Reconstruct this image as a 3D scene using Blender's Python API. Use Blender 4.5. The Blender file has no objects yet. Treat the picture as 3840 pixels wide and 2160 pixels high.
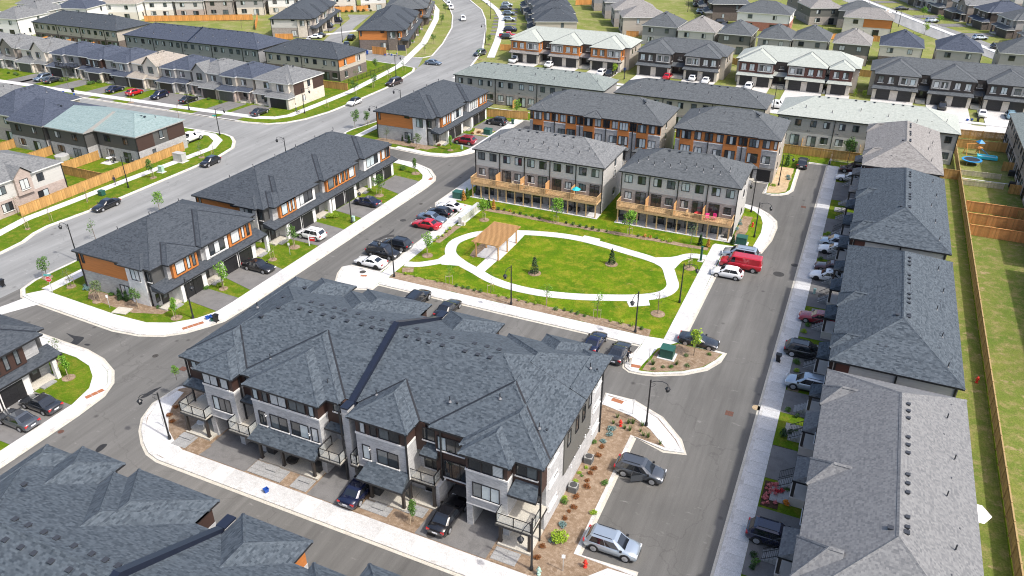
import bpy, math, random
from mathutils import Vector, Matrix

random.seed(7)
scene = bpy.context.scene
COL = scene.collection
R = math.radians

# ------------------------------------------------------------------ camera
cam_d = bpy.data.cameras.new('camera')
cam_d.sensor_width = 36.0
cam_d.lens = 27.18
cam_d.clip_end = 9000
cam = bpy.data.objects.new('camera', cam_d)
cam.location = (0, 0, 50)
cam.rotation_euler = (R(90 - 28.907), 0, R(24.40))
COL.objects.link(cam)
scene.camera = cam

# ------------------------------------------------------------------ sky, sun, exposure
SUN_TRAVEL = Vector((-0.78, 0.13, -1.0)).normalized()
world = bpy.data.worlds.new('World')
scene.world = world
world.use_nodes = True
wn = world.node_tree
sky = wn.nodes.new('ShaderNodeTexSky')
sky.sky_type = 'NISHITA'
sky.sun_disc = False
sky.sun_elevation = R(51.7)
sky.sun_rotation = R(99.5)
sky.air_density = 1.0
sky.dust_density = 4.0
sky.ozone_density = 1.0
bg = wn.nodes['Background']
bg.inputs['Strength'].default_value = 0.15
wn.links.new(sky.outputs[0], bg.inputs['Color'])
sun_d = bpy.data.lights.new('sun', 'SUN')
sun_d.energy = 2.3
sun_d.angle = R(1.6)
sun_d.color = (1.0, 0.96, 0.90)
sun = bpy.data.objects.new('sun', sun_d)
sun.rotation_euler = SUN_TRAVEL.to_track_quat('-Z', 'Y').to_euler()
sun.location = (60, -10, 90)
COL.objects.link(sun)
scene.view_settings.view_transform = 'Standard'
scene.view_settings.look = 'None'
scene.view_settings.gamma = 1.0
scene.view_settings.use_curve_mapping = False
scene.cycles.filter_width = 1.1
scene.view_settings.exposure = 0.75

# ------------------------------------------------------------------ materials
MATS = {}
def _new(name):
    m = bpy.data.materials.new(name); m.use_nodes = True
    nt = m.node_tree
    b = nt.nodes['Principled BSDF']
    MATS[name] = m
    return m, nt, b
def _link(nt, a, b): nt.links.new(a, b)
def _coord(nt, kind, scale=1.0):
    tc = nt.nodes.new('ShaderNodeTexCoord')
    mp = nt.nodes.new('ShaderNodeMapping')
    s = scale if isinstance(scale, tuple) else (scale,) * 3
    mp.inputs['Scale'].default_value = s
    _link(nt, tc.outputs[kind], mp.inputs['Vector'])
    return mp.outputs[0]
def _noise(nt, vec, scale, detail=4.0, rough=0.6):
    n = nt.nodes.new('ShaderNodeTexNoise')
    n.inputs['Scale'].default_value = scale
    n.inputs['Detail'].default_value = detail
    n.inputs['Roughness'].default_value = rough
    _link(nt, vec, n.inputs['Vector'])
    return n.outputs['Fac']
def _ramp(nt, fac, stops, mode='LINEAR'):
    r = nt.nodes.new('ShaderNodeValToRGB')
    r.color_ramp.interpolation = mode
    el = r.color_ramp.elements
    while len(el) > 2: el.remove(el[-1])
    for i, (p, c) in enumerate(stops):
        e = el[i] if i < 2 else el.new(p)
        e.position = p; e.color = (c[0], c[1], c[2], 1)
    _link(nt, fac, r.inputs['Fac'])
    return r.outputs['Color']
def _mix(nt, fac, a, b, mode='MIX'):
    m = nt.nodes.new('ShaderNodeMix'); m.data_type = 'RGBA'; m.blend_type = mode
    if isinstance(fac, (int, float)): m.inputs[0].default_value = fac
    else: _link(nt, fac, m.inputs[0])
    for v, s in ((a, m.inputs[6]), (b, m.inputs[7])):
        if isinstance(v, tuple): s.default_value = (v[0], v[1], v[2], 1)
        else: _link(nt, v, s)
    return m.outputs[2]
def _bump(nt, b, h, strength, dist=0.05):
    n = nt.nodes.new('ShaderNodeBump')
    n.inputs['Strength'].default_value = strength
    n.inputs['Distance'].default_value = dist
    _link(nt, h, n.inputs['Height'])
    _link(nt, n.outputs[0], b.inputs['Normal'])
def m_plain(name, c, rough=0.6, metal=0.0, spec=0.5, coat=0.0, vary=0.12, scale=3.0):
    m, nt, b = _new(name)
    b.inputs['Roughness'].default_value = rough
    b.inputs['Metallic'].default_value = metal
    b.inputs['Specular IOR Level'].default_value = spec
    b.inputs['Coat Weight'].default_value = coat
    b.inputs['Coat Roughness'].default_value = 0.05
    if vary > 0:
        f = _noise(nt, _coord(nt, 'Object'), scale, 5)
        lo = tuple(x * (1 - vary) for x in c); hi = tuple(min(1, x * (1 + vary)) for x in c)
        _link(nt, _ramp(nt, f, [(0.3, lo), (0.7, hi)]), b.inputs['Base Color'])
    else:
        b.inputs['Base Color'].default_value = (c[0], c[1], c[2], 1)
    return m
def m_ground(name, cols, s_big, s_mid, s_fine, rough=0.95, bump=0.3, stretch=(1, 1, 1), worn=None):
    """three-tone ground: big patches, medium blotches and fine grain"""
    m, nt, b = _new(name)
    v = _coord(nt, 'Object', stretch)
    big = _ramp(nt, _noise(nt, v, s_big, 5), [(0.33, cols[0]), (0.66, cols[1])])
    mid = _ramp(nt, _noise(nt, v, s_mid, 8, 0.72), [(0.47, (0, 0, 0)), (0.64, (1, 1, 1))])
    c = _mix(nt, mid, big, cols[2])
    if worn:
        wm = _ramp(nt, _noise(nt, _coord(nt, 'Object', (1.0, 1.3, 1)), 0.33, 9, 0.75), [(worn[1], (0, 0, 0)), (worn[1] + 0.07, (1, 1, 1))])
        c = _mix(nt, wm, c, worn[0])
    fine = _noise(nt, v, s_fine, 3, 0.7)
    g = _ramp(nt, fine, [(0.25, (0.62,) * 3), (0.75, (1.3,) * 3)])
    c = _mix(nt, 1.0, c, g, 'MULTIPLY')
    _link(nt, c, b.inputs['Base Color'])
    b.inputs['Roughness'].default_value = rough
    b.inputs['Specular IOR Level'].default_value = 0.10
    if bump: _bump(nt, b, fine, bump)
    return m
def m_brick(name, c1, c2, mortar, bw=0.30, bh=0.10, rough=0.85, stain=0.15):
    m, nt, b = _new(name)
    v = _coord(nt, 'UV')
    br = nt.nodes.new('ShaderNodeTexBrick')
    br.inputs['Scale'].default_value = 1.0
    br.inputs['Brick Width'].default_value = bw
    br.inputs['Row Height'].default_value = bh
    br.inputs['Mortar Size'].default_value = bh * 0.09
    br.inputs['Mortar Smooth'].default_value = 0.3
    br.inputs['Color1'].default_value = (*c1, 1); br.inputs['Color2'].default_value = (*c2, 1)
    br.inputs['Mortar'].default_value = (*mortar, 1)
    _link(nt, v, br.inputs['Vector'])
    f = _noise(nt, v, 0.9, 6, 0.7)
    g = _ramp(nt, f, [(0.3, (1 - stain,) * 3), (0.7, (1 + stain,) * 3)])
    _link(nt, _mix(nt, 1.0, br.outputs['Color'], g, 'MULTIPLY'), b.inputs['Base Color'])
    b.inputs['Roughness'].default_value = rough
    _bump(nt, b, br.outputs['Fac'], -0.4, 0.02)
    return m
def m_siding(name, c, pitch=0.14, rough=0.6, vary=0.07):
    m, nt, b = _new(name)
    v = _coord(nt, 'UV')
    w = nt.nodes.new('ShaderNodeTexWave'); w.wave_type = 'BANDS'; w.bands_direction = 'Y'; w.wave_profile = 'SAW'
    w.inputs['Scale'].default_value = 0.314 / pitch
    _link(nt, v, w.inputs['Vector'])
    f = _noise(nt, _coord(nt, 'UV', (0.4, 6.0, 1)), 1.0, 4)
    lo = tuple(x * (1 - vary) for x in c); hi = tuple(min(1, x * (1 + vary)) for x in c)
    _link(nt, _ramp(nt, f, [(0.3, lo), (0.7, hi)]), b.inputs['Base Color'])
    b.inputs['Roughness'].default_value = rough
    _bump(nt, b, w.outputs['Fac'], 0.5, 0.02)
    return m
def m_shingle(name, cd, cl, accent, amt=0.5, tab=0.25, row=0.145, blotch=0.10):
    """asphalt shingles: random tab tones laid in courses (UV in metres)"""
    m, nt, b = _new(name)
    v = _coord(nt, 'UV')
    def brick(bw, bh, off):
        br = nt.nodes.new('ShaderNodeTexBrick')
        br.offset = off; br.inputs['Scale'].default_value = 1.0
        br.inputs['Brick Width'].default_value = bw; br.inputs['Row Height'].default_value = bh
        br.inputs['Mortar Size'].default_value = 0.0
        br.inputs['Color1'].default_value = (0, 0, 0, 1); br.inputs['Color2'].default_value = (1, 1, 1, 1)
        _link(nt, v, br.inputs['Vector'])
        return br.outputs['Color']
    t1 = brick(tab, row, 0.37)
    t2 = brick(tab * 1.7, row, 0.41)
    c = _mix(nt, t1, cd, cl)
    c2 = _mix(nt, t2, c, accent)
    c = _mix(nt, amt, c, c2)
    f = _noise(nt, v, 1.6, 7, 0.75)
    g = _ramp(nt, f, [(0.3, (1 - blotch,) * 3), (0.7, (1 + blotch,) * 3)])
    c = _mix(nt, 1.0, c, g, 'MULTIPLY')
    _link(nt, c, b.inputs['Base Color'])
    b.inputs['Roughness'].default_value = 0.9
    b.inputs['Specular IOR Level'].default_value = 0.3
    w = nt.nodes.new('ShaderNodeTexWave'); w.wave_type = 'BANDS'; w.bands_direction = 'Y'; w.wave_profile = 'SAW'
    w.inputs['Scale'].default_value = 0.314 / row
    _link(nt, v, w.inputs['Vector'])
    _bump(nt, b, w.outputs['Fac'], 0.35, 0.02)
    return m
def m_leaf(name, c1, c2, trans=0.25):
    m, nt, b = _new(name)
    g = nt.nodes.new('ShaderNodeNewGeometry')
    _link(nt, _ramp(nt, g.outputs['Random Per Island'], [(0.0, c1), (1.0, c2)]), b.inputs['Base Color'])
    b.inputs['Roughness'].default_value = 0.6
    b.inputs['Specular IOR Level'].default_value = 0.25
    b.inputs['Transmission Weight'].default_value = 0.0
    return m
def m_wood(name, c1, c2, rough=0.75):
    m, nt, b = _new(name)
    oi = nt.nodes.new('ShaderNodeNewGeometry')
    f = _noise(nt, _coord(nt, 'Object', (5, 5, 0.6)), 1.5, 6, 0.7)
    base = _ramp(nt, f, [(0.3, c1), (0.7, c2)])
    g = _ramp(nt, oi.outputs['Random Per Island'], [(0.0, (0.8,) * 3), (1.0, (1.18,) * 3)])
    _link(nt, _mix(nt, 1.0, base, g, 'MULTIPLY'), b.inputs['Base Color'])
    b.inputs['Roughness'].default_value = rough
    b.inputs['Specular IOR Level'].default_value = 0.3
    return m
def m_blind(name, c1, c2):
    m, nt, b = _new(name)
    w = nt.nodes.new('ShaderNodeTexWave'); w.wave_type = 'BANDS'; w.bands_direction = 'Z'
    w.inputs['Scale'].default_value = 2.2
    w.inputs['Distortion'].default_value = 0.3
    _link(nt, _coord(nt, 'Object'), w.inputs['Vector'])
    _link(nt, _ramp(nt, w.outputs['Fac'], [(0.35, c1), (0.65, c2)]), b.inputs['Base Color'])
    b.inputs['Roughness'].default_value = 0.12
    b.inputs['Coat Weight'].default_value = 0.6
    b.inputs['Coat Roughness'].default_value = 0.03
    return m

# ground
m_ground('lawn_grass', [(0.058, 0.120, 0.006), (0.110, 0.170, 0.009), (0.172, 0.178, 0.022)], 0.16, 0.8, 7.0, bump=0.7, worn=((0.200, 0.165, 0.060), 0.61))
m_ground('park_grass', [(0.056, 0.128, 0.004), (0.124, 0.192, 0.006), (0.200, 0.208, 0.018)], 0.22, 0.6, 6.0, bump=0.8, worn=((0.240, 0.205, 0.050), 0.61))
m_ground('dry_grass', [(0.100, 0.150, 0.025), (0.160, 0.180, 0.040), (0.230, 0.200, 0.080)], 0.14, 0.7, 7.0, bump=0.6, worn=((0.290, 0.225, 0.120), 0.57))
m_ground('far_grass', [(0.145, 0.180, 0.040), (0.205, 0.225, 0.062), (0.270, 0.245, 0.115)], 0.03, 0.2, 3.0, bump=0.2)
def m_asphalt(name, a, b, streak):
    """worn asphalt: large tonal patches, tyre streaks, pale scuffs and oil spots"""
    m, nt, bs = _new(name)
    v = _coord(nt, 'Object')
    c = _ramp(nt, _noise(nt, v, 0.045, 6, 0.6), [(0.30, a), (0.70, b)])
    st = _noise(nt, _coord(nt, 'Object', streak), 1.0, 5, 0.65)
    c = _mix(nt, 1.0, c, _ramp(nt, st, [(0.30, (0.80,) * 3), (0.72, (1.20,) * 3)]), 'MULTIPLY')
    sc = _ramp(nt, _noise(nt, _coord(nt, 'Object', (0.55, 1.6, 1)), 1.0, 8, 0.72), [(0.60, (0, 0, 0)), (0.74, (1, 1, 1))])
    c = _mix(nt, sc, c, tuple(x * 1.5 for x in b))
    vo = nt.nodes.new('ShaderNodeTexVoronoi'); vo.inputs['Scale'].default_value = 0.33; vo.inputs['Randomness'].default_value = 1.0
    _link(nt, v, vo.inputs['Vector'])
    oil = _ramp(nt, vo.outputs['Distance'], [(0.03, (0.55,) * 3), (0.11, (1, 1, 1))])
    c = _mix(nt, 1.0, c, oil, 'MULTIPLY')
    cr = nt.nodes.new('ShaderNodeTexVoronoi'); cr.feature = 'DISTANCE_TO_EDGE'; cr.inputs['Scale'].default_value = 0.075
    wv = nt.nodes.new('ShaderNodeVectorMath'); wv.operation = 'ADD'
    nn = nt.nodes.new('ShaderNodeTexNoise'); nn.inputs['Scale'].default_value = 0.5; nn.inputs['Detail'].default_value = 6
    _link(nt, v, nn.inputs['Vector']); sv = nt.nodes.new('ShaderNodeVectorMath'); sv.operation = 'SCALE'; sv.inputs['Scale'].default_value = 3.0
    _link(nt, nn.outputs['Color'], sv.inputs[0]); _link(nt, v, wv.inputs[0]); _link(nt, sv.outputs[0], wv.inputs[1]); _link(nt, wv.outputs[0], cr.inputs['Vector'])
    crk = _ramp(nt, cr.outputs['Distance'], [(0.0, (0.80,) * 3), (0.005, (1, 1, 1))])
    c = _mix(nt, 1.0, c, crk, 'MULTIPLY')
    fine = _noise(nt, v, 16.0, 3, 0.7)
    c = _mix(nt, 1.0, c, _ramp(nt, fine, [(0.25, (0.80,) * 3), (0.75, (1.2,) * 3)]), 'MULTIPLY')
    _link(nt, c, bs.inputs['Base Color'])
    bs.inputs['Roughness'].default_value = 0.9
    bs.inputs['Specular IOR Level'].default_value = 0.25
    _bump(nt, bs, fine, 0.12)
m_asphalt('asphalt', (0.104, 0.102, 0.096), (0.158, 0.153, 0.143), (0.9, 0.05, 1))
m_asphalt('asphalt_sunlit', (0.205, 0.207, 0.203), (0.265, 0.268, 0.262), (0.5, 0.04, 1))  # stronger sun on the far roads is put into this paler tone
m_ground('asphalt_drive', [(0.165, 0.160, 0.155), (0.200, 0.195, 0.190), (0.150, 0.146, 0.142)], 0.15, 0.8, 22.0, bump=0.15, rough=0.9)
m_ground('asphalt_patch', [(0.055, 0.054, 0.053), (0.075, 0.074, 0.073), (0.050, 0.050, 0.050)], 0.5, 2.0, 22.0, bump=0.1, rough=0.8)
m_ground('wet_patch', [(0.030, 0.030, 0.031), (0.045, 0.045, 0.046), (0.026, 0.026, 0.027)], 0.5, 2.0, 22.0, bump=0.05, rough=0.45)
m_ground('concrete', [(0.560, 0.556, 0.545), (0.640, 0.636, 0.625), (0.500, 0.494, 0.480)], 0.10, 0.7, 14.0, bump=0.1, rough=0.85)
m_ground('slab_concrete', [(0.540, 0.536, 0.525), (0.640, 0.636, 0.625), (0.480, 0.474, 0.460)], 0.12, 0.8, 14.0, bump=0.1, rough=0.85)
_m = MATS['slab_concrete'].node_tree; _b = _m.nodes['Principled BSDF']; _o = _m.nodes.new('ShaderNodeObjectInfo'); _src = _b.inputs['Base Color'].links[0].from_socket
_link(_m, _mix(_m, 1.0, _src, _ramp(_m, _o.outputs['Random'], [(0.0, (0.88,) * 3), (1.0, (1.08,) * 3)]), 'MULTIPLY'), _b.inputs['Base Color'])
m_ground('overexposed_street', [(0.520, 0.505, 0.480), (0.580, 0.565, 0.545), (0.480, 0.470, 0.450)], 0.05, 0.5, 14.0, bump=0.05, rough=0.9)  # overexposed sunlight on the far street put into a near-white colour
m_ground('kerb_concrete', [(0.560, 0.550, 0.530), (0.640, 0.630, 0.610), (0.420, 0.405, 0.380)], 0.2, 0.9, 14.0, bump=0.1, rough=0.85)
m_ground('patio_concrete', [(0.500, 0.470, 0.400), (0.560, 0.530, 0.460), (0.450, 0.420, 0.360)], 0.3, 1.2, 14.0, bump=0.1, rough=0.85)
m_ground('mulch', [(0.190, 0.132, 0.085), (0.275, 0.200, 0.138), (0.340, 0.262, 0.190)], 0.4, 2.5, 16.0, bump=0.5)
m_ground('soil', [(0.060, 0.036, 0.024), (0.090, 0.055, 0.036), (0.045, 0.028, 0.020)], 0.6, 2.5, 16.0, bump=0.8)
m_ground('sand_dirt', [(0.450, 0.330, 0.200), (0.520, 0.400, 0.260), (0.360, 0.270, 0.160)], 0.4, 1.5, 16.0, bump=0.5)
m_ground('paver', [(0.300, 0.300, 0.295), (0.360, 0.358, 0.350), (0.260, 0.260, 0.255)], 0.5, 2.0, 14.0, bump=0.2)
m_ground('tactile', [(0.330, 0.130, 0.065), (0.400, 0.170, 0.090), (0.300, 0.130, 0.075)], 0.6, 2.0, 14.0, bump=0.4)
m_ground('rust_iron', [(0.120, 0.060, 0.045), (0.160, 0.080, 0.060), (0.070, 0.060, 0.055)], 0.8, 4.0, 20.0, bump=0.3)
m_ground('dark_iron', [(0.060, 0.056, 0.052), (0.080, 0.075, 0.070), (0.045, 0.043, 0.041)], 0.8, 4.0, 20.0, bump=0.3)
# roofs
m_shingle('roof_slate', (0.030, 0.040, 0.052), (0.080, 0.099, 0.118), (0.118, 0.139, 0.160), 0.32)
m_shingle('roof_slate_blue', (0.030, 0.038, 0.058), (0.062, 0.075, 0.105), (0.095, 0.110, 0.145), 0.34)
m_shingle('roof_charcoal', (0.028, 0.035, 0.044), (0.058, 0.068, 0.081), (0.088, 0.099, 0.114), 0.34)
m_shingle('roof_speckled', (0.118, 0.121, 0.128), (0.195, 0.197, 0.200), (0.290, 0.290, 0.286), 0.16, tab=0.17, row=0.15, blotch=0.04)
m_shingle('roof_warm_grey', (0.150, 0.142, 0.135), (0.245, 0.235, 0.225), (0.330, 0.315, 0.300), 0.30, blotch=0.14)
m_shingle('roof_grey', (0.095, 0.100, 0.104), (0.165, 0.170, 0.175), (0.240, 0.245, 0.245), 0.40)
m_shingle('roof_mid', (0.056, 0.063, 0.069), (0.100, 0.109, 0.117), (0.135, 0.146, 0.154), 0.36)
m_shingle('roof_sage', (0.130, 0.155, 0.148), (0.205, 0.235, 0.222), (0.275, 0.300, 0.285), 0.42)
m_shingle('roof_pale', (0.290, 0.315, 0.285), (0.370, 0.395, 0.360), (0.425, 0.445, 0.410), 0.40)
m_shingle('roof_teal', (0.150, 0.215, 0.215), (0.220, 0.290, 0.288), (0.290, 0.350, 0.348), 0.42)
m_shingle('roof_tan', (0.220, 0.195, 0.165), (0.320, 0.285, 0.245), (0.390, 0.350, 0.305), 0.40)
m_plain('fascia_black', (0.018, 0.019, 0.022), 0.45, vary=0)
m_plain('fascia_white', (0.60, 0.60, 0.59), 0.5, vary=0)
m_plain('fascia_grey', (0.30, 0.29, 0.28), 0.5, vary=0)
m_plain('flashing_navy', (0.012, 0.016, 0.030), 0.3, spec=0.6, vary=0.1)
m_plain('vent_grey', (0.035, 0.038, 0.045), 0.45, vary=0.05)
m_plain('lead_boot', (0.20, 0.20, 0.21), 0.5, vary=0.05)
# walls
m_brick('brick_pale', (0.350, 0.352, 0.355), (0.490, 0.490, 0.488), (0.450, 0.450, 0.448))
m_brick('brick_white', (0.600, 0.595, 0.585), (0.720, 0.715, 0.700), (0.680, 0.675, 0.665))
m_brick('brick_grey', (0.270, 0.270, 0.270), (0.400, 0.398, 0.392), (0.380, 0.378, 0.372))
m_brick('brick_taupe', (0.250, 0.220, 0.200), (0.360, 0.320, 0.295), (0.360, 0.340, 0.320))
m_brick('brick_brown', (0.110, 0.088, 0.078), (0.170, 0.138, 0.122), (0.150, 0.130, 0.120))
m_brick('brick_red', (0.300, 0.110, 0.075), (0.380, 0.150, 0.105), (0.360, 0.220, 0.180))
m_brick('brick_rose', (0.330, 0.260, 0.230), (0.430, 0.350, 0.310), (0.420, 0.370, 0.340))
m_brick('stone_ledge', (0.300, 0.300, 0.298), (0.430, 0.428, 0.422), (0.300, 0.298, 0.295), bw=0.42, bh=0.12)
m_brick('brick_cream', (0.520, 0.460, 0.390), (0.620, 0.560, 0.480), (0.600, 0.560, 0.500))
m_siding('siding_grey', (0.330, 0.322, 0.315))
m_siding('siding_light', (0.500, 0.490, 0.470))
m_siding('siding_slate', (0.250, 0.252, 0.260))
m_siding('siding_charcoal', (0.082, 0.082, 0.080))
m_siding('siding_olive', (0.125, 0.125, 0.115))
m_siding('siding_beige', (0.420, 0.380, 0.330))
m_siding('siding_cream', (0.620, 0.580, 0.520))
m_siding('siding_taupe', (0.230, 0.205, 0.185))
m_siding('siding_brown', (0.050, 0.026, 0.020))
m_siding('siding_espresso', (0.045, 0.036, 0.033))
m_siding('siding_redbrown', (0.095, 0.035, 0.026))
m_siding('siding_orange', (0.480, 0.170, 0.042), vary=0.12)
m_siding('siding_white', (0.700, 0.695, 0.685))
m_plain('stone_trim', (0.680, 0.670, 0.650), 0.8, vary=0.06)
m_plain('stucco_white', (0.700, 0.690, 0.670), 0.85, vary=0.05)
m_plain('stucco_cream', (0.600, 0.550, 0.480), 0.85, vary=0.05)
m_plain('black_metal', (0.016, 0.017, 0.019), 0.4, spec=0.5, vary=0.1)
m_plain('bronze_metal', (0.045, 0.038, 0.034), 0.45, vary=0.1)
m_plain('frame_black', (0.014, 0.015, 0.018), 0.4, vary=0)
m_plain('frame_white', (0.720, 0.720, 0.710), 0.45, vary=0)
m_plain('garage_black', (0.018, 0.018, 0.020), 0.45, vary=0.1)
m_plain('garage_brown', (0.050, 0.043, 0.038), 0.5, vary=0.1)
m_plain('garage_grey', (0.095, 0.093, 0.090), 0.5, vary=0.1)
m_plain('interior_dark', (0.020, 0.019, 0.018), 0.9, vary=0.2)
m_plain('pane_dark', (0.020, 0.026, 0.032), 0.05, spec=0.8, vary=0)
m_plain('pane_mid', (0.095, 0.115, 0.125), 0.06, spec=0.8, vary=0.3, scale=1.5)
m_blind('pane_blind', (0.420, 0.450, 0.460), (0.620, 0.640, 0.640))
m_plain('pane_sky', (0.450, 0.520, 0.540), 0.08, spec=0.8, vary=0.12, scale=1.2)
m_plain('rail_glass', (0.560, 0.580, 0.560), 0.06, spec=0.7, vary=0.06)
MATS['rail_glass'].node_tree.nodes['Principled BSDF'].inputs['Alpha'].default_value = 0.38
m_plain('white_paint', (0.78, 0.78, 0.77), 0.45, vary=0.03)
m_plain('ceramic_flower_pot', (0.26, 0.10, 0.06), 0.7, vary=0.1)
# wood
m_wood('deck_wood', (0.480, 0.310, 0.155), (0.600, 0.410, 0.225))
m_wood('pergola_wood', (0.430, 0.235, 0.095), (0.560, 0.330, 0.150))
m_wood('fence_cedar', (0.400, 0.215, 0.070), (0.520, 0.310, 0.115))
m_wood('fence_stain', (0.560, 0.240, 0.085), (0.680, 0.320, 0.125))
m_wood('fence_shaded', (0.340, 0.235, 0.100), (0.450, 0.325, 0.150))  # olive tone carries the shadow on the fence's west side
m_wood('fence_bright', (0.560, 0.240, 0.065), (0.660, 0.320, 0.105))
m_wood('fence_bleached', (0.440, 0.390, 0.300), (0.560, 0.500, 0.400))
m_wood('bark', (0.130, 0.100, 0.075), (0.210, 0.165, 0.125), 0.9)
m_wood('stake_wood', (0.400, 0.320, 0.220), (0.500, 0.420, 0.300))
# leaves
m_leaf('leaf_bright', (0.070, 0.190, 0.016), (0.200, 0.370, 0.040))
m_leaf('leaf_mid', (0.045, 0.115, 0.018), (0.110, 0.210, 0.040))
m_leaf('leaf_grey', (0.075, 0.125, 0.045), (0.160, 0.215, 0.085))
m_leaf('leaf_dark', (0.016, 0.045, 0.014), (0.045, 0.090, 0.026))
m_leaf('leaf_spruce', (0.030, 0.062, 0.024), (0.075, 0.115, 0.042))
m_leaf('leaf_blue', (0.110, 0.200, 0.200), (0.200, 0.310, 0.300))
m_leaf('leaf_rust', (0.150, 0.050, 0.018), (0.270, 0.110, 0.030))
m_leaf('leaf_gold', (0.420, 0.200, 0.040), (0.520, 0.290, 0.070))
m_leaf('leaf_lime', (0.180, 0.300, 0.020), (0.330, 0.450, 0.040))
m_leaf('leaf_dry', (0.300, 0.240, 0.130), (0.400, 0.340, 0.210))
m_leaf('flower_pink', (0.550, 0.120, 0.140), (0.720, 0.280, 0.270))
m_leaf('flower_red', (0.380, 0.015, 0.030), (0.520, 0.050, 0.060))
m_leaf('flower_white', (0.650, 0.640, 0.620), (0.780, 0.770, 0.750))
m_leaf('flower_orange', (0.600, 0.180, 0.020), (0.750, 0.320, 0.040))
# misc paint
for n, c in {'hydrant_red': (0.60, 0.035, 0.02), 'bin_blue': (0.015, 0.075, 0.36), 'bin_black': (0.012, 0.012, 0.013),
             'box_green': (0.018, 0.090, 0.068), 'box_pale_green': (0.36, 0.52, 0.44), 'sign_red': (0.50, 0.02, 0.025),
             'sign_teal': (0.03, 0.34, 0.32), 'toy_pink': (0.80, 0.06, 0.28), 'toy_teal': (0.02, 0.42, 0.50),
             'canvas_white': (0.80, 0.80, 0.79), 'cushion_red': (0.55, 0.05, 0.05), 'pool_blue': (0.05, 0.55, 0.72),
             'trampoline_blue': (0.02, 0.24, 0.52), 'mat_black': (0.018, 0.019, 0.022), 'pipe_yellow': (0.60, 0.42, 0.06),
             'grey_box': (0.42, 0.42, 0.41), 'stone_block': (0.62, 0.56, 0.50), 'lens_white': (0.70, 0.70, 0.66),
             'yellow_plastic': (0.75, 0.60, 0.03), 'navy_board': (0.03, 0.035, 0.06), 'dog_black': (0.012, 0.011, 0.010)}.items():
    m_plain(n, c, 0.5, vary=0.06)
m_plain('mailbox_steel', (0.62, 0.62, 0.60), 0.35, metal=0.25, vary=0.06)
m_plain('ac_grey', (0.30, 0.30, 0.29), 0.5, vary=0.1)
m_plain('ac_dark', (0.05, 0.05, 0.05), 0.6, vary=0.1)
# cars
for n, c, me in [('paint_black', (0.010, 0.010, 0.012), 0), ('paint_navy', (0.008, 0.012, 0.040), 0.2), ('paint_white', (0.78, 0.78, 0.77), 0),
                 ('paint_red', (0.45, 0.008, 0.020), 0.1), ('paint_silver', (0.42, 0.48, 0.54), 0.55), ('paint_grey', (0.085, 0.095, 0.110), 0.4),
                 ('paint_dark_grey', (0.030, 0.034, 0.042), 0.3), ('paint_maroon', (0.055, 0.008, 0.012), 0.2), ('paint_blue_grey', (0.150, 0.195, 0.260), 0.4),
                 ('paint_light_blue', (0.23, 0.38, 0.46), 0.2), ('paint_brown', (0.040, 0.024, 0.020), 0.2), ('paint_crimson', (0.28, 0.012, 0.025), 0.1)]:
    m_plain(n, c, 0.25, metal=me, coat=1.0, vary=0)
m_plain('car_glass', (0.012, 0.015, 0.020), 0.04, spec=0.9, coat=0.4, vary=0)
m_plain('car_trim', (0.012, 0.012, 0.012), 0.6, vary=0)
m_plain('tyre', (0.014, 0.014, 0.014), 0.85, vary=0)
m_plain('rim_silver', (0.55, 0.56, 0.58), 0.3, metal=0.7, vary=0)
m_plain('rim_black', (0.02, 0.02, 0.02), 0.35, metal=0.3, vary=0)
m_plain('head_lamp', (0.72, 0.74, 0.76), 0.12, coat=0.6, vary=0)
m_plain('tail_lamp', (0.42, 0.010, 0.012), 0.15, coat=0.6, vary=0)
m_plain('plate_white', (0.70, 0.71, 0.74), 0.4, vary=0)

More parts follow.
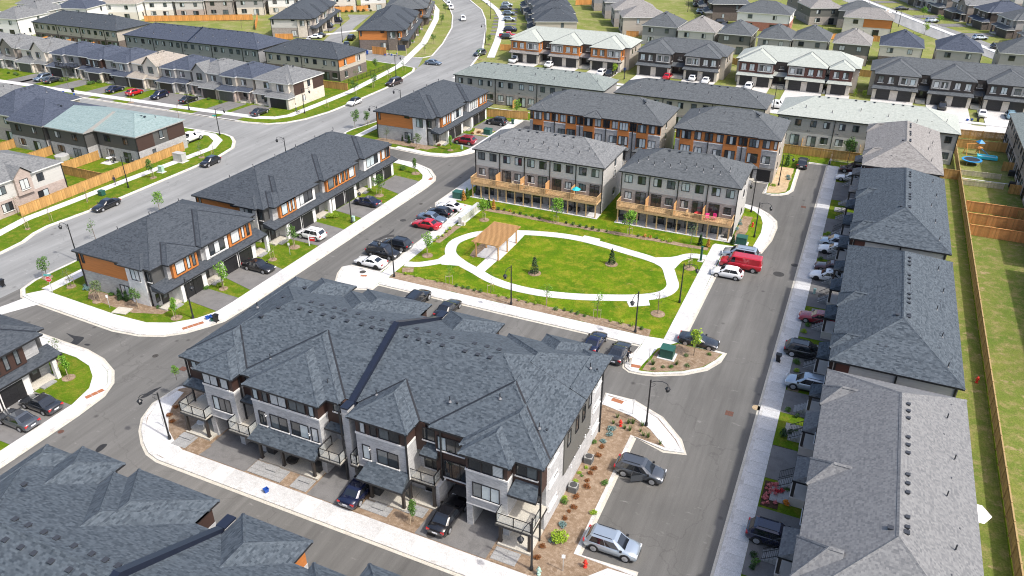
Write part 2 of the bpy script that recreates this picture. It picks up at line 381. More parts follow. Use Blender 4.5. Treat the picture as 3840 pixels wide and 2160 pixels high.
# ------------------------------------------------------------------ mesh helpers
class MB:
    def __init__(s): s.v = []; s.f = []; s.m = []
    def face(s, pts, m=0):
        i = len(s.v); s.v += [tuple(p) for p in pts]; s.f.append(tuple(range(i, i + len(pts)))); s.m.append(m)
    def box(s, x0, x1, y0, y1, z0, z1, m=0, top=None):
        i = len(s.v)
        s.v += [(x0, y0, z0), (x1, y0, z0), (x1, y1, z0), (x0, y1, z0), (x0, y0, z1), (x1, y0, z1), (x1, y1, z1), (x0, y1, z1)]
        for k, q in enumerate([(0, 3, 2, 1), (4, 5, 6, 7), (0, 1, 5, 4), (1, 2, 6, 5), (2, 3, 7, 6), (3, 0, 4, 7)]):
            s.f.append(tuple(i + a for a in q)); s.m.append(top if (k == 1 and top is not None) else m)
        return s
    def bar(s, p, q, w, h=None, m=0):
        """square bar from p to q"""
        p = Vector(p); q = Vector(q); d = (q - p)
        if d.length < 1e-6: return s
        d.normalize(); h = h or w
        u = d.cross(Vector((0, 0, 1)))
        if u.length < 1e-4: u = Vector((1, 0, 0))
        u.normalize(); n = u.cross(d)
        i = len(s.v)
        for e in (p, q):
            for a, b in ((-1, -1), (1, -1), (1, 1), (-1, 1)):
                s.v.append(tuple(e + u * a * w / 2 + n * b * h / 2))
        for q4 in [(0, 1, 2, 3), (7, 6, 5, 4), (0, 4, 5, 1), (1, 5, 6, 2), (2, 6, 7, 3), (3, 7, 4, 0)]:
            s.f.append(tuple(i + a for a in q4)); s.m.append(m)
        return s
    def prism(s, poly, z0, z1, m=0, side=None):
        a = sum(poly[i][0] * poly[(i + 1) % len(poly)][1] - poly[(i + 1) % len(poly)][0] * poly[i][1] for i in range(len(poly)))
        if a < 0: poly = poly[::-1]
        n = len(poly); i = len(s.v)
        s.v += [(p[0], p[1], z0) for p in poly] + [(p[0], p[1], z1) for p in poly]
        s.f.append(tuple(range(i + n, i + 2 * n))); s.m.append(m)
        s.f.append(tuple(range(i + n - 1, i - 1, -1))); s.m.append(m)
        for k in range(n):
            k2 = (k + 1) % n
            s.f.append((i + k, i + k2, i + n + k2, i + n + k)); s.m.append(m if side is None else side)
        return s
    def tube(s, pts, r, n=6, m=0, cap=True):
        pts = [Vector(p) for p in pts]; rs = r if isinstance(r, (list, tuple)) else [r] * len(pts)
        base = len(s.v)
        for k, p in enumerate(pts):
            d = (pts[min(k + 1, len(pts) - 1)] - pts[max(k - 1, 0)])
            if d.length < 1e-9: d = Vector((0, 0, 1))
            d.normalize()
            u = d.cross(Vector((0, 0, 1)))
            if u.length < 1e-3: u = Vector((1, 0, 0))
            u.normalize(); w = d.cross(u)
            for j in range(n):
                a = 2 * math.pi * j / n
                s.v.append(tuple(p + (u * math.cos(a) + w * math.sin(a)) * rs[k]))
        for k in range(len(pts) - 1):
            for j in range(n):
                j2 = (j + 1) % n
                s.f.append((base + k * n + j, base + k * n + j2, base + (k + 1) * n + j2, base + (k + 1) * n + j)); s.m.append(m)
        if cap:
            s.f.append(tuple(base + j for j in range(n))[::-1]); s.m.append(m)
            e = base + (len(pts) - 1) * n
            s.f.append(tuple(e + j for j in range(n))); s.m.append(m)
        return s
    def lathe(s, prof, n=10, m=0, at=(0, 0, 0)):
        base = len(s.v)
        for r, z in prof:
            for j in range(n):
                a = 2 * math.pi * j / n
                s.v.append((at[0] + r * math.cos(a), at[1] + r * math.sin(a), at[2] + z))
        for k in range(len(prof) - 1):
            for j in range(n):
                j2 = (j + 1) % n
                s.f.append((base + k * n + j, base + k * n + j2, base + (k + 1) * n + j2, base + (k + 1) * n + j)); s.m.append(m)
        e = base + (len(prof) - 1) * n
        s.f.append(tuple(e + j for j in range(n))); s.m.append(m)
        s.f.append(tuple(base + j for j in range(n))[::-1]); s.m.append(m)
        return s
    def mesh(s, name, mats, uv=False, smooth=False):
        me = bpy.data.meshes.new(name)
        me.from_pydata(s.v, [], s.f)
        for mm in (mats if isinstance(mats, (list, tuple)) else [mats]): me.materials.append(MATS[mm])
        me.polygons.foreach_set('material_index', s.m)
        if smooth: me.polygons.foreach_set('use_smooth', [True] * len(s.f))
        if uv:
            lay = me.uv_layers.new(name='UVMap')
            co = me.vertices; buf = [0.0] * (2 * len(me.loops))
            for p in me.polygons:
                n = p.normal
                if abs(n.z) > 0.95: t = Vector((1, 0, 0)); b = Vector((0, 1, 0))
                else:
                    t = Vector((0, 0, 1)).cross(n).normalized(); b = n.cross(t)
                for li in p.loop_indices:
                    c = co[me.loops[li].vertex_index].co
                    buf[2 * li] = c.dot(t); buf[2 * li + 1] = c.dot(b)
            lay.data.foreach_set('uv', buf)
        me.update()
        return me
    def build(s, name, mats, parent=None, loc=(0, 0, 0), rot=0.0, uv=False, smooth=False):
        return link(name, s.mesh(name, mats, uv, smooth), parent, loc, rot)
def split_build(mb, name, mats, parent=None, uv=False):
    """build every separate piece of mb as an object of its own (touching pieces stay together)"""
    comp = []
    for fi, f in enumerate(mb.f):
        pts = [mb.v[i] for i in f]
        lo = [min(p[a] for p in pts) - .02 for a in range(3)]; hi = [max(p[a] for p in pts) + .02 for a in range(3)]
        hit = [c for c in comp if all(c[1][a] <= hi[a] and c[2][a] >= lo[a] for a in range(3))]
        new = [[fi], lo, hi]
        for c in hit:
            new[0] += c[0]; new[1] = [min(x, y) for x, y in zip(new[1], c[1])]; new[2] = [max(x, y) for x, y in zip(new[2], c[2])]; comp.remove(c)
        comp.append(new)
    for fs, lo, hi in comp:
        q = MB()
        for fi in sorted(fs): q.face([mb.v[i] for i in mb.f[fi]], mb.m[fi])
        q.build(name, mats, parent, uv=uv)
def link(name, data, parent=None, loc=(0, 0, 0), rot=0.0):
    o = bpy.data.objects.new(name, data)
    o.location = loc
    if rot: o.rotation_euler = (0, 0, rot)
    if parent is not None: o.parent = parent
    COL.objects.link(o)
    return o
def tag(o, label=None, cat=None, group=None, kind=None):
    if label: o['label'] = label
    if cat: o['category'] = cat
    if group: o['group'] = group
    if kind: o['kind'] = kind
    return o
def thing(name, label, cat, loc=(0, 0, 0), rot=0.0, group=None):
    return tag(link(name, None, None, loc, rot), label, cat, group)
def copy_tree(o, parent=None):
    c = o.copy(); c.parent = parent; COL.objects.link(c)
    for ch in o.children: copy_tree(ch, c)
    return c
def struct(name, mb, mats, uv=False, label=None):
    o = mb.build(name, mats, uv=uv); o['kind'] = 'structure'
    if label: o['label'] = label
    return o
def smooth_line(pts, closed=False, sub=6):
    n = len(pts); out = []
    rng = n if closed else n - 1
    for i in range(rng):
        if closed: p = [pts[(i + k - 1) % n] for k in range(4)]
        else: p = [pts[max(i - 1, 0)], pts[i], pts[i + 1], pts[min(i + 2, n - 1)]]
        for k in range(sub):
            t = k / sub; t2 = t * t; t3 = t2 * t
            out.append(tuple(0.5 * (2 * p[1][a] + (p[2][a] - p[0][a]) * t + (2 * p[0][a] - 5 * p[1][a] + 4 * p[2][a] - p[3][a]) * t2
                                    + (3 * p[1][a] - p[0][a] - 3 * p[2][a] + p[3][a]) * t3) for a in (0, 1)))
    if not closed: out.append(tuple(pts[-1]))
    return out
def ribbon(mb, pts, w, z0, z1, m=0, closed=False, off=0.0):
    """solid strip of width w along a polyline; off shifts it to the left of travel"""
    n = len(pts); L = []; Rr = []
    for i in range(n):
        a = pts[(i - 1) % n] if (closed or i > 0) else pts[i]
        b = pts[(i + 1) % n] if (closed or i < n - 1) else pts[i]
        d = Vector((b[0] - a[0], b[1] - a[1])); d = d.normalized() if d.length > 1e-9 else Vector((1, 0))
        nrm = Vector((-d.y, d.x)); p = Vector(pts[i][:2])
        L.append(p + nrm * (off + w / 2)); Rr.append(p + nrm * (off - w / 2))
    base = len(mb.v)
    for l, r in zip(L, Rr): mb.v += [(l.x, l.y, z1), (r.x, r.y, z1), (l.x, l.y, z0), (r.x, r.y, z0)]
    for i in range(n if closed else n - 1):
        a = base + 4 * i; b = base + 4 * ((i + 1) % n)
        for q in ((a, a + 1, b + 1, b), (a + 2, a, b, b + 2), (a + 1, a + 3, b + 3, b + 1)):
            mb.f.append(q); mb.m.append(m)
    if not closed:
        e = base + 4 * (n - 1)
        mb.f.append((base, base + 2, base + 3, base + 1)); mb.m.append(m)
        mb.f.append((e, e + 1, e + 3, e + 2)); mb.m.append(m)

# ================================================================== GROUND, ROADS, PAVEMENTS
g = MB(); g.face([(-2500, -600, -0.06), (2500, -600, -0.06), (2500, 4000, -0.06), (-2500, 4000, -0.06)])
struct('ground', g, 'far_grass')

# main road with the side street and the road that bends away to the north-west
main_poly = [(-97.2, -20), (-97.2, 54), (-97.3, 57), (-97.2, 132), (-94.8, 140), (-94.5, 165), (-96.8, 182), (-101.5, 197), (-106.4, 213), (-110.8, 222.7),
             (-120.2, 243.4), (-128.5, 260.2), (-139.2, 278.6), (-154.4, 298.3), (-200, 350), (-300, 450), (-320, 440), (-215, 345), (-164.5, 293.8), (-155.1, 281.6),
             (-143.1, 262.5), (-132.3, 241.8), (-122.4, 217.4), (-116.7, 200), (-114.5, 192), (-112.1, 182), (-109.3, 164.8), (-109.2, 147), (-109.4, 141),
             (-110.9, 133.9), (-113, 130.2), (-116, 127.6), (-121, 126.6), (-260, 125.4), (-420, 122), (-420, 114), (-260, 118), (-126.6, 118.1), (-119.6, 118.2),
             (-116.9, 117.3), (-114.4, 115.2), (-111.9, 112), (-110.6, 106.3), (-110.8, 83.5), (-110.9, 77.5), (-111.7, 70.6), (-111.2, 67.8), (-110, 65.1), (-109.5, 61.1), (-109.5, -20)]
g = MB(); g.prism(main_poly, -0.055, 0.0); struct('road', g, 'asphalt_sunlit', label='pale grey main road with the side street')
# inner streets of the townhouse estate (everything not raised on an island)
g = MB(); g.prism([(-97.19, 10), (-2.9, 10), (-2.9, 153), (-97.19, 153)], -0.055, 0.004); struct('road', g, 'asphalt', label='dark asphalt inner estate street')
# far streets
g = MB()
g.prism([(-99, 180), (-92, 181.5), (90, 181.5), (90, 190), (-94, 190), (-101, 197)], -0.055, 0.008)
struct('road', g, 'overexposed_street', label='near white street in front of the garages')
g = MB()
g.prism([(-113, 186), (-119, 187.2), (-148, 190), (-156, 199), (-161, 210), (-174, 241.7), (-180, 248.8), (-172, 252), (-163.5, 229.7), (-153, 207), (-147, 201), (-122, 196.3), (-118, 197.5)], -0.055, 0.012)
struct('road', g, 'asphalt_sunlit', label='short cul-de-sac between the dark roofed rows')
g = MB()
g.prism([(46, 240), (54, 243), (27, 303), (5, 345), (-30, 420), (-40, 416), (-5, 340), (12.5, 300)], -0.055, 0.008)
g.prism([(-48, 300), (-40, 300), (-58, 380), (-66, 380)], -0.055, 0.009)
struct('road', g, 'asphalt_sunlit', label='far residential street at the upper right')

def kerb_line(mb, pts, w=0.32, z1=0.13, off=0.0, closed=False):
    ribbon(mb, pts, w, -0.05, z1, 0, closed, off)

# ---- raised islands (lawn) with kerbs
def island(poly, grass='lawn_grass', kerb=True, name='lawn'):
    g = MB(); g.prism(poly, -0.05, 0.10); struct(name, g, grass)
    if kerb:
        k = MB(); kerb_line(k, poly, .36, closed=True); struct('kerb', k, 'kerb_concrete')
        k = MB(); kerb_line(k, poly, .95, .014, closed=True); struct('gutter', k, 'patio_concrete')
isl_L12 = [(-97.3, 57.5), (-96.6, 55.3), (-94.8, 54.0), (-92.4, 53.6), (-77.1, 52.9), (-73.4, 53.4), (-70.7, 54.5), (-68.9, 56.1), (-67.6, 58.2), (-66.7, 60.0), (-66.45, 64),
           (-66.35, 105), (-66.3, 109.2), (-66.6, 112.7), (-67.5, 114.5), (-70.1, 117.3), (-74.2, 119.1), (-80, 119.5), (-93.5, 119.5), (-96, 118.6), (-97.1, 116.5)]
isl_L3 = [(-97.1, 129.5), (-95.8, 127.2), (-93, 125.8), (-82.3, 125.1), (-74.9, 124.3), (-70.9, 124.9), (-68.6, 126.7), (-67.3, 129), (-66.9, 131.5), (-66.9, 153), (-60.9, 153), (-60.9, 158.6), (-94.6, 158.6), (-94.9, 141), (-97.0, 132)]
isl_park = [(-60.7, 117.5), (-60.85, 104.0), (-60.3, 102.9), (-55.9, 102.6), (-55.75, 99), (-55.8, 82.5), (-55.9, 78.8), (-60.8, 78.8), (-61.3, 78.2), (-60.8, 76.5), (-59.7, 74.3), (-56.5, 73.8),
            (-54.4, 74.5), (-54.1, 76.1), (-34.8, 76.05), (-17.8, 76.1), (-18.15, 71.5), (-18.0, 70.9), (-17.4, 70.5), (-16.1, 70.6), (-14.8, 70.95), (-12.0, 72.4), (-9.9, 74.3), (-8.9, 76.4), (-8.5, 78.1),
            (-11.0, 78.25), (-13.7, 78.3), (-13.75, 81), (-13.6, 96.7), (-13.45, 106.9), (-8.9, 107.2), (-8.3, 112), (-8.2, 117), (-8.6, 119.6), (-10.0, 121.9), (-12.0, 123.8), (-14.3, 124.6), (-16, 123), (-17, 121.6), (-58.5, 121.6)]
isl_N1 = [(-60.9, 47.0), (-61.1, 44.0), (-60.2, 41.8), (-58.9, 40.3), (-57.2, 39.0), (-55.6, 38.1), (-54.1, 37.75), (-18, 37.7), (-13.5, 37.9), (-10.6, 39.4), (-9.0, 41.6), (-8.8, 43.2), (-13.85, 43.25),
          (-13.95, 59.6), (-10.5, 59.0), (-8.8, 59.3), (-9.7, 60.9), (-12.2, 63.5), (-15.5, 65.0), (-18.3, 65.1), (-18.3, 62.0), (-56.5, 62.0), (-57.5, 58), (-58, 50)]
isl_O = [(-60.8, 136.2), (-11.9, 136.2), (-11.7, 131), (-10.6, 130.9), (-9.4, 131.4), (-8.4, 132.4), (-7.8, 134.2), (-8.0, 146.0), (-7.6, 148.6), (-6.4, 150.3), (-2.9, 150.2), (-2.9, 158.6), (-60.8, 158.6)]
isl_L0 = [(-97.2, 48.4), (-84.4, 48.2), (-80, 48.05), (-76.5, 48), (-73.2, 47.4), (-70.3, 46.2), (-68.5, 44.6), (-67.5, 42.6), (-67.2, 39), (-66.9, 20), (-97.2, 20)]
isl_R = [(-2.9, 10), (-2.9, 153), (18.6, 153), (70, 153), (70, 10)]
isl_W = [(-110.9, 83.5), (-110.7, 106.3), (-112, 112), (-114.5, 115.2), (-117, 117.2), (-119.7, 118.1), (-126.6, 118.0), (-210, 118.1), (-210, 60), (-109.6, 60), (-109.6, 61.1), (-110.1, 65.1), (-111.3, 67.8), (-111.8, 70.6), (-111, 77.5)]
isl_N = [(-113, 130.2), (-111, 133.9), (-109.5, 141), (-109.3, 147), (-109.4, 164.8), (-112.2, 182), (-114, 185.7), (-119, 187), (-148, 189.8), (-250, 189.8), (-250, 125.5), (-121, 126.7), (-116, 127.7)]
island(isl_L12); island(isl_L3); island(isl_park, 'park_grass'); island(isl_N1, 'mulch', name='planting_ground'); island(isl_O); island(isl_L0); island(isl_R); island(isl_W); island(isl_N)
# yards beyond the right-hand fence are dry and patchy
g = MB(); g.prism([(18.9, 10), (18.9, 152.9), (60, 152.9), (60, 10)], 0.0, 0.106); struct('lawn', g, 'dry_grass')
g = MB(); g.prism([(14.6, 10), (14.6, 152.9), (18.6, 152.9), (18.6, 10)], 0.0, 0.105); struct('lawn', g, 'dry_grass')
# kerbs along the far roads
k = MB()
kerb_line(k, [(-122.4, 217.4), (-116.9, 201), (-118, 197.7), (-122, 196.5), (-147, 201.2)], 0.4)
kerb_line(k, [(-164.5, 293.8), (-155.1, 281.6), (-143.1, 262.5), (-132.3, 241.8), (-122.4, 217.4)], 0.4)
kerb_line(k, [(-97, 183), (-101.5, 197), (-106.4, 213), (-110.8, 222.7), (-120.2, 243.4), (-128.5, 260.2), (-139.2, 278.6), (-154.4, 298.3)], 0.5)
struct('kerb', k, 'kerb_concrete')

# ---- sidewalks
Z_SW = 0.135
def slab_walk(x0, x1, y0, y1, along, step, gap=0.035, edge=0.0):
    """a straight sidewalk: bedding strip with one slab after the other"""
    g = MB(); g.box(x0 + .01, x1 - .01, y0 + .01, y1 - .01, -0.05, 0.112)
    base = struct('sidewalk', g, 'kerb_concrete')
    L = (x1 - x0) if along == 'x' else (y1 - y0)
    n = max(1, round(L / step)); st = L / n
    s = MB()
    if along == 'x': s.box(gap / 2, st - gap / 2, 0, y1 - y0, 0, Z_SW - 0.113)
    else: s.box(0, x1 - x0, gap / 2, st - gap / 2, 0, Z_SW - 0.113)
    me = s.mesh('slab', 'slab_concrete')
    for i in range(n):
        link('slab', me, base, (x0 + i * st, y0, 0.113) if along == 'x' else (x0, y0 + i * st, 0.113))
    return base
sw_park_S = slab_walk(-53.9, -17.7, 76.22, 78.0, 'x', 1.65)
sw_R = slab_walk(-2.74, -1.1, 38, 150, 'y', 1.75)
sw_front = slab_walk(-53.0, -16.6, 37.87, 39.6, 'x', 1.65)
sw_LE = slab_walk(-68.7, -66.54, 64.0, 105.0, 'y', 1.75)
sw_parkW = slab_walk(-55.6, -54.0, 78.9, 99.0, 'y', 1.65)
sw_parkE = slab_walk(-15.65, -13.84, 78.3, 106.6, 'y', 1.75)
g = MB()
# around the white house corner and its west strip
g.prism([(-95.0, 54.3), (-94.6, 54.2), (-92.4, 53.8), (-77.1, 53.1), (-73.4, 53.6), (-70.8, 54.7), (-69.1, 56.2), (-67.8, 58.3), (-66.9, 60.1), (-66.65, 63.98), (-68.7, 63.98), (-68.8, 61.3), (-69.9, 58.9), (-72, 56.8), (-74.8, 55.6), (-79.9, 55.4), (-91.9, 56.0), (-93.6, 56.2)], -0.05, Z_SW)
g.prism([(-94.4, 56.25), (-92.5, 56.1), (-92.5, 119.3), (-94.4, 119.3)], -0.05, Z_SW - 0.004)
g.prism([(-66.65, 105.02), (-66.5, 109.2), (-66.8, 112.6), (-67.7, 114.3), (-70.2, 117.0), (-74.2, 118.9), (-80, 119.25), (-80, 117.8), (-76.6, 117.6), (-72, 116.4), (-69.6, 114.2), (-68.7, 112.5), (-68.5, 110), (-68.7, 105.02)], -0.05, Z_SW)
g.prism([(-95.2, 49.9), (-93.2, 49.4), (-91, 53.6), (-94.2, 54.1)], -0.05, 0.03)
struct('sidewalk', g, 'concrete', label='white sidewalk round the left hand townhouses')
g = MB()
g.prism([(-97.0, 48.0), (-84.4, 47.95), (-80, 47.85), (-76.5, 47.8), (-73.2, 47.2), (-70.4, 46.0), (-68.7, 44.5), (-67.7, 42.6), (-67.4, 39), (-67.1, 20), (-68.9, 20), (-68.9, 40.2), (-69.7, 43), (-71.2, 44.7), (-73.3, 46.0), (-76.1, 46.6), (-81.6, 46.7), (-97, 46.7)], -0.05, Z_SW)
struct('sidewalk', g, 'concrete', label='curved white sidewalk at the far left corner')
g = MB()
g.prism([(-82.3, 125.3), (-74.9, 124.5), (-71, 125.1), (-68.8, 126.9), (-67.5, 129.1), (-67.1, 131.5), (-67.1, 152.8), (-68.6, 152.8), (-68.6, 131), (-69.2, 128.4), (-71, 126.3), (-74.5, 125.5), (-82.3, 126.3)], -0.05, Z_SW)
g.prism([(-94.2, 127.0), (-92.6, 126.9), (-92.3, 158), (-93.9, 158)], -0.05, Z_SW)
struct('sidewalk', g, 'concrete', label='thin sidewalk round the orange sided end house')
g = MB()
g.prism([(-60.7, 78.6), (-61.1, 78.1), (-60.6, 76.6), (-59.6, 74.5), (-56.5, 74.0), (-54.5, 74.7), (-54.25, 76.33), (-53.92, 76.35), (-53.92, 78.0), (-54.0, 78.88), (-55.55, 78.88), (-55.9, 78.6)], -0.05, Z_SW)
g.prism([(-60.6, 104.1), (-60.1, 103.1), (-58.4, 102.9), (-58.6, 117.2), (-60.5, 117.2)], -0.05, Z_SW)
g.prism([(-58.4, 102.9), (-55.5, 102.3), (-55.55, 99.02), (-54.0, 99.02), (-53.6, 105.0), (-57.6, 105.4)], -0.05, Z_SW - 0.003)
g.prism([(-17.68, 76.2), (-18.0, 71.5), (-17.8, 71.0), (-17.3, 70.7), (-16.6, 70.7), (-16.5, 71.8), (-15.8, 76.0), (-13.9, 78.28), (-15.65, 78.28), (-17.68, 78.0)], -0.05, Z_SW)
g.prism([(-14.2, 124.4), (-12.1, 123.6), (-10.2, 121.7), (-8.8, 119.5), (-8.4, 117), (-8.5, 112), (-9.0, 107.4), (-10.2, 107.4), (-9.8, 114), (-10.1, 117.8), (-10.8, 120.4), (-12.1, 122.1), (-14.2, 123.3)], -0.05, Z_SW)
g.prism([(-15.65, 106.62), (-13.85, 106.62), (-13.6, 106.75), (-9.1, 107.38), (-9.3, 107.7), (-15.4, 107.2)], -0.05, Z_SW - 0.004)
struct('sidewalk', g, 'concrete', label='white sidewalk corners round the little park')
g = MB()
g.prism([(-60.7, 46.6), (-60.9, 44.0), (-60.0, 42.0), (-58.8, 40.42), (-57.1, 39.12), (-55.5, 38.2), (-53.02, 37.87), (-53.02, 39.6), (-54.4, 40.1), (-56.4, 41.2), (-57.9, 42.6), (-59.2, 44.4), (-59.8, 46.6)], -0.05, Z_SW)
g.prism([(-16.58, 37.95), (-13.6, 38.15), (-10.9, 39.6), (-9.2, 41.7), (-9.0, 43.0), (-11, 42.9), (-12.2, 41.5), (-14, 40.2), (-16.58, 39.6)], -0.05, Z_SW)
g.prism([(-18.2, 64.8), (-15.5, 64.8), (-12.4, 63.3), (-9.9, 60.7), (-9.0, 59.4), (-10.5, 59.2), (-12.6, 61.3), (-14.7, 62.5), (-17.6, 63.1), (-18.2, 63.2)], -0.05, Z_SW)
struct('sidewalk', g, 'concrete', label='curved white sidewalk ends round the nearest block')
g = MB()
ribbon(g, [(-115.6, 64), (-117.2, 71), (-116.8, 80), (-116.5, 90), (-115.8, 101), (-115.4, 110), (-117.6, 114.2), (-121.5, 116.6), (-127, 116.9)], 1.75, -0.05, Z_SW)
ribbon(g, [(-240, 128.6), (-205, 128.6), (-175, 129.0), (-145, 129.4), (-121.5, 130.3), (-117.6, 131.6), (-115.6, 134.5), (-115.3, 145), (-115.3, 157.5), (-117.0, 172), (-118.9, 186.5), (-128.6, 216.5), (-145.3, 254), (-154.5, 271), (-168.3, 289.5), (-210, 336)], 2.0, -0.05, Z_SW)
ribbon(g, [(-100.2, 206), (-108.5, 228), (-117.5, 250), (-124.5, 265.5), (-133.5, 280.5), (-147, 298.5), (-190, 345)], 2.2, -0.05, Z_SW)
ribbon(g, [(-60, 191.6), (60, 191.6)], 1.6, -0.05, Z_SW)
ribbon(g, [(57, 228), (40, 262), (23, 300), (4, 341), (-10, 372), (-40, 430)], 2.0, -0.05, Z_SW)
ribbon(g, [(-155, 231), (-167, 210), (-163, 201)], 1.6, -0.05, Z_SW)
struct('sidewalk', g, 'concrete', label='white sidewalks along the main road')

# ---- park footpath
g = MB()
loop = [(-46.3, 85.7), (-44, 84.7), (-41, 83.3), (-37.5, 82.55), (-33.3, 82.6), (-28.8, 83.6), (-24.3, 85.3), (-21, 86.9), (-18.6, 88.9), (-17.9, 91.4), (-18.8, 94.1), (-20.2, 97), (-22.6, 98.3),
        (-27, 99.3), (-31.4, 100.2), (-35.2, 100.55), (-39, 100.1), (-43, 99), (-46.4, 97.5), (-49.2, 95.7), (-50.7, 93), (-50.9, 90.9), (-50, 88.5), (-48.5, 87)]
ribbon(g, smooth_line(loop, True, 5), 1.65, 0.05, 0.130, closed=True)
ribbon(g, smooth_line([(-54.02, 82.5), (-52.2, 83.1), (-50.4, 84.7), (-48.8, 86.6)]), 1.5, 0.05, 0.126)
g.prism([(-50.3, 87.4), (-50.5, 85.8), (-49.2, 84.4), (-46.8, 85.1), (-46.3, 86.6), (-48.1, 87.7)], 0.05, 0.134)
ribbon(g, smooth_line([(-20.4, 97.6), (-19.3, 99.8), (-17.8, 101.7), (-15.66, 102.1)]), 1.5, 0.05, 0.126)
g.prism([(-22.2, 99.1), (-20.4, 100), (-18.9, 101.4), (-18.5, 99.8), (-18.9, 96.8), (-20.4, 96.2), (-22.3, 97.4)], 0.05, 0.134)
g.prism([(-44.35, 84.9), (-42.75, 84.5), (-42.6, 88.7), (-44.35, 88.7)], 0.05, 0.138)
g.prism([(-46.0, 88.72), (-42.35, 88.72), (-42.35, 95.2), (-42.5, 98.9), (-44.6, 98.2), (-44.6, 95.3), (-46.0, 95.3)], 0.05, 0.138)
g.prism([(-22.3, 85.1), (-21.6, 83.9), (-19.3, 85.4), (-19.9, 86.8)], 0.05, 0.136)
g.prism([(-34.2, 101.2), (-31.4, 101.0), (-31.5, 101.7), (-34.1, 101.9)], 0.05, 0.136)
struct('footpath', g, 'concrete', label='white looped footpath through the park lawn')

# ---- mulch beds
def wobble(poly, amp=0.18, sub=3):
    out = []
    for i in range(len(poly)):
        a = poly[i]; b = poly[(i + 1) % len(poly)]
        n = max(1, int(math.hypot(b[0] - a[0], b[1] - a[1]) / 1.2))
        for k in range(n):
            t = k / n; out.append((a[0] + (b[0] - a[0]) * t + random.uniform(-amp, amp) * (k > 0), a[1] + (b[1] - a[1]) * t + random.uniform(-amp, amp) * (k > 0)))
    return out
def bed(poly, mat='mulch', z=0.128, label=None, amp=0.12):
    g = MB(); g.prism(wobble(poly, amp), 0.04, z); struct('mulch_bed' if mat == 'mulch' else 'planting_bed', g, mat, label=label)
bed([(-53.8, 78.05), (-17.4, 78.05), (-17.6, 79.7), (-53.9, 79.8), (-54.0, 79.5)], label='long mulch bed beside the parking bay')
bed([(-52.5, 104.3), (-44.8, 104.2), (-39.6, 103.95), (-28.3, 104.1), (-16.0, 104.4), (-16.0, 105.4), (-28.6, 105.2), (-39.8, 104.9), (-45.1, 105.2), (-52.6, 105.7)], label='thin mulch bed behind the park')
bed([(-53.85, 90.5), (-52.9, 90.5), (-52.7, 97), (-53.8, 97)], label='short mulch bed beside the parked cars')
bed([(-46.9, 88.6), (-46.05, 88.2), (-46.05, 95.4), (-46.9, 95.0), (-47.3, 91.5)], label='mulch bed under the pergola edge')
bed([(-16.2, 71.0), (-14.8, 71.25), (-12.1, 72.7), (-10.15, 74.5), (-9.15, 76.4), (-8.8, 77.9), (-13.8, 78.0), (-15.5, 76.1)], label='planted corner bed with the green box')
bed([(-17.15, 43.4), (-14.15, 43.4), (-14.15, 59.8), (-12.0, 59.7), (-11.3, 59.8), (-12.8, 61.1), (-14.8, 62.3), (-17.3, 62.9)], label='dry mulch strip along the east wall')
bed([(-17.1, 39.7), (-14.0, 40.3), (-12.3, 41.7), (-11.2, 42.9), (-14.2, 43.1), (-17.1, 43.1)], label='mulch corner with the red hydrant')
bed([(-59.1, 45.8), (-57.8, 42.9), (-56.3, 41.5), (-54.8, 40.6), (-54.6, 43.2), (-55, 47), (-57.8, 48)], label='mulch corner by the first patio')
bed([(-20.3, 39.7), (-17.15, 39.7), (-17.15, 41.1), (-20.3, 41.1)], label='small mulch patch at the last patio')
bed([(-33.4, 39.7), (-27.2, 39.7), (-27.4, 41.3), (-33.6, 41.3)], label='mulch patch with the narrow tree')
bed([(-41.3, 39.7), (-40.4, 39.7), (-40.5, 41.2), (-41.4, 41.2)], amp=0.04)
bed([(-52.8, 39.75), (-51.0, 39.75), (-50.8, 41.2), (-52.6, 41.2)], amp=0.05)
bed([(-87, 57.4), (-86.5, 56.9), (-78.2, 56.6), (-74.6, 57.9), (-74.2, 60.6), (-75.4, 60.8), (-77.6, 58.9), (-88.7, 58.9)], label='mulch bed below the white corner house')
bed([(-89.0, 127.4), (-76, 126.8), (-74.6, 128.9), (-88, 129.9)], label='mulch bed below the orange corner house')
bed([(-72.2, 139.2), (-69, 139.4), (-69, 143.2), (-73.6, 143.2)], 'sand_dirt', label='bare dirt bed with the green box')
bed([(-11.6, 131.3), (-9.7, 131.8), (-8.5, 133.2), (-8.6, 145.5), (-11.2, 145.5)], 'sand_dirt', label='sandy strip beside the end townhouse')
bed([(-13.4, 108.6), (-11.9, 108.6), (-11.9, 119.5), (-13.4, 119.5)], label='planted strip beside the deck house')

# ---- driveways
def drive(poly, mat='asphalt_drive', z=0.131):
    g = MB(); g.prism(poly, -0.04, z); struct('driveway', g, mat)
for poly in [[(-74.6, 61.9), (-68.72, 61.3), (-68.72, 65.1), (-74.5, 65.4)], [(-74.9, 68.9), (-68.72, 67.4), (-68.72, 74.0), (-74.9, 75.0)],
             [(-74.6, 82.4), (-68.72, 82.2), (-68.72, 88.6), (-74.6, 89.2)], [(-74.4, 94.2), (-68.72, 93.4), (-68.72, 99.9), (-74.3, 100.2)],
             [(-74.1, 106.4), (-68.72, 104.6), (-68.5, 111.2), (-74.1, 112)], [(-74.5, 132.9), (-68.62, 131.2), (-68.62, 138.9), (-74.3, 139.1)],
             [(-74.3, 143.3), (-68.62, 143.3), (-68.62, 150.6), (-74, 150.6)], [(-75, 33.2), (-68.92, 33.2), (-68.92, 40.1), (-74.6, 40.1)], [(-75, 23), (-68.92, 23), (-68.92, 30), (-74.6, 30)]]:
    drive(poly)
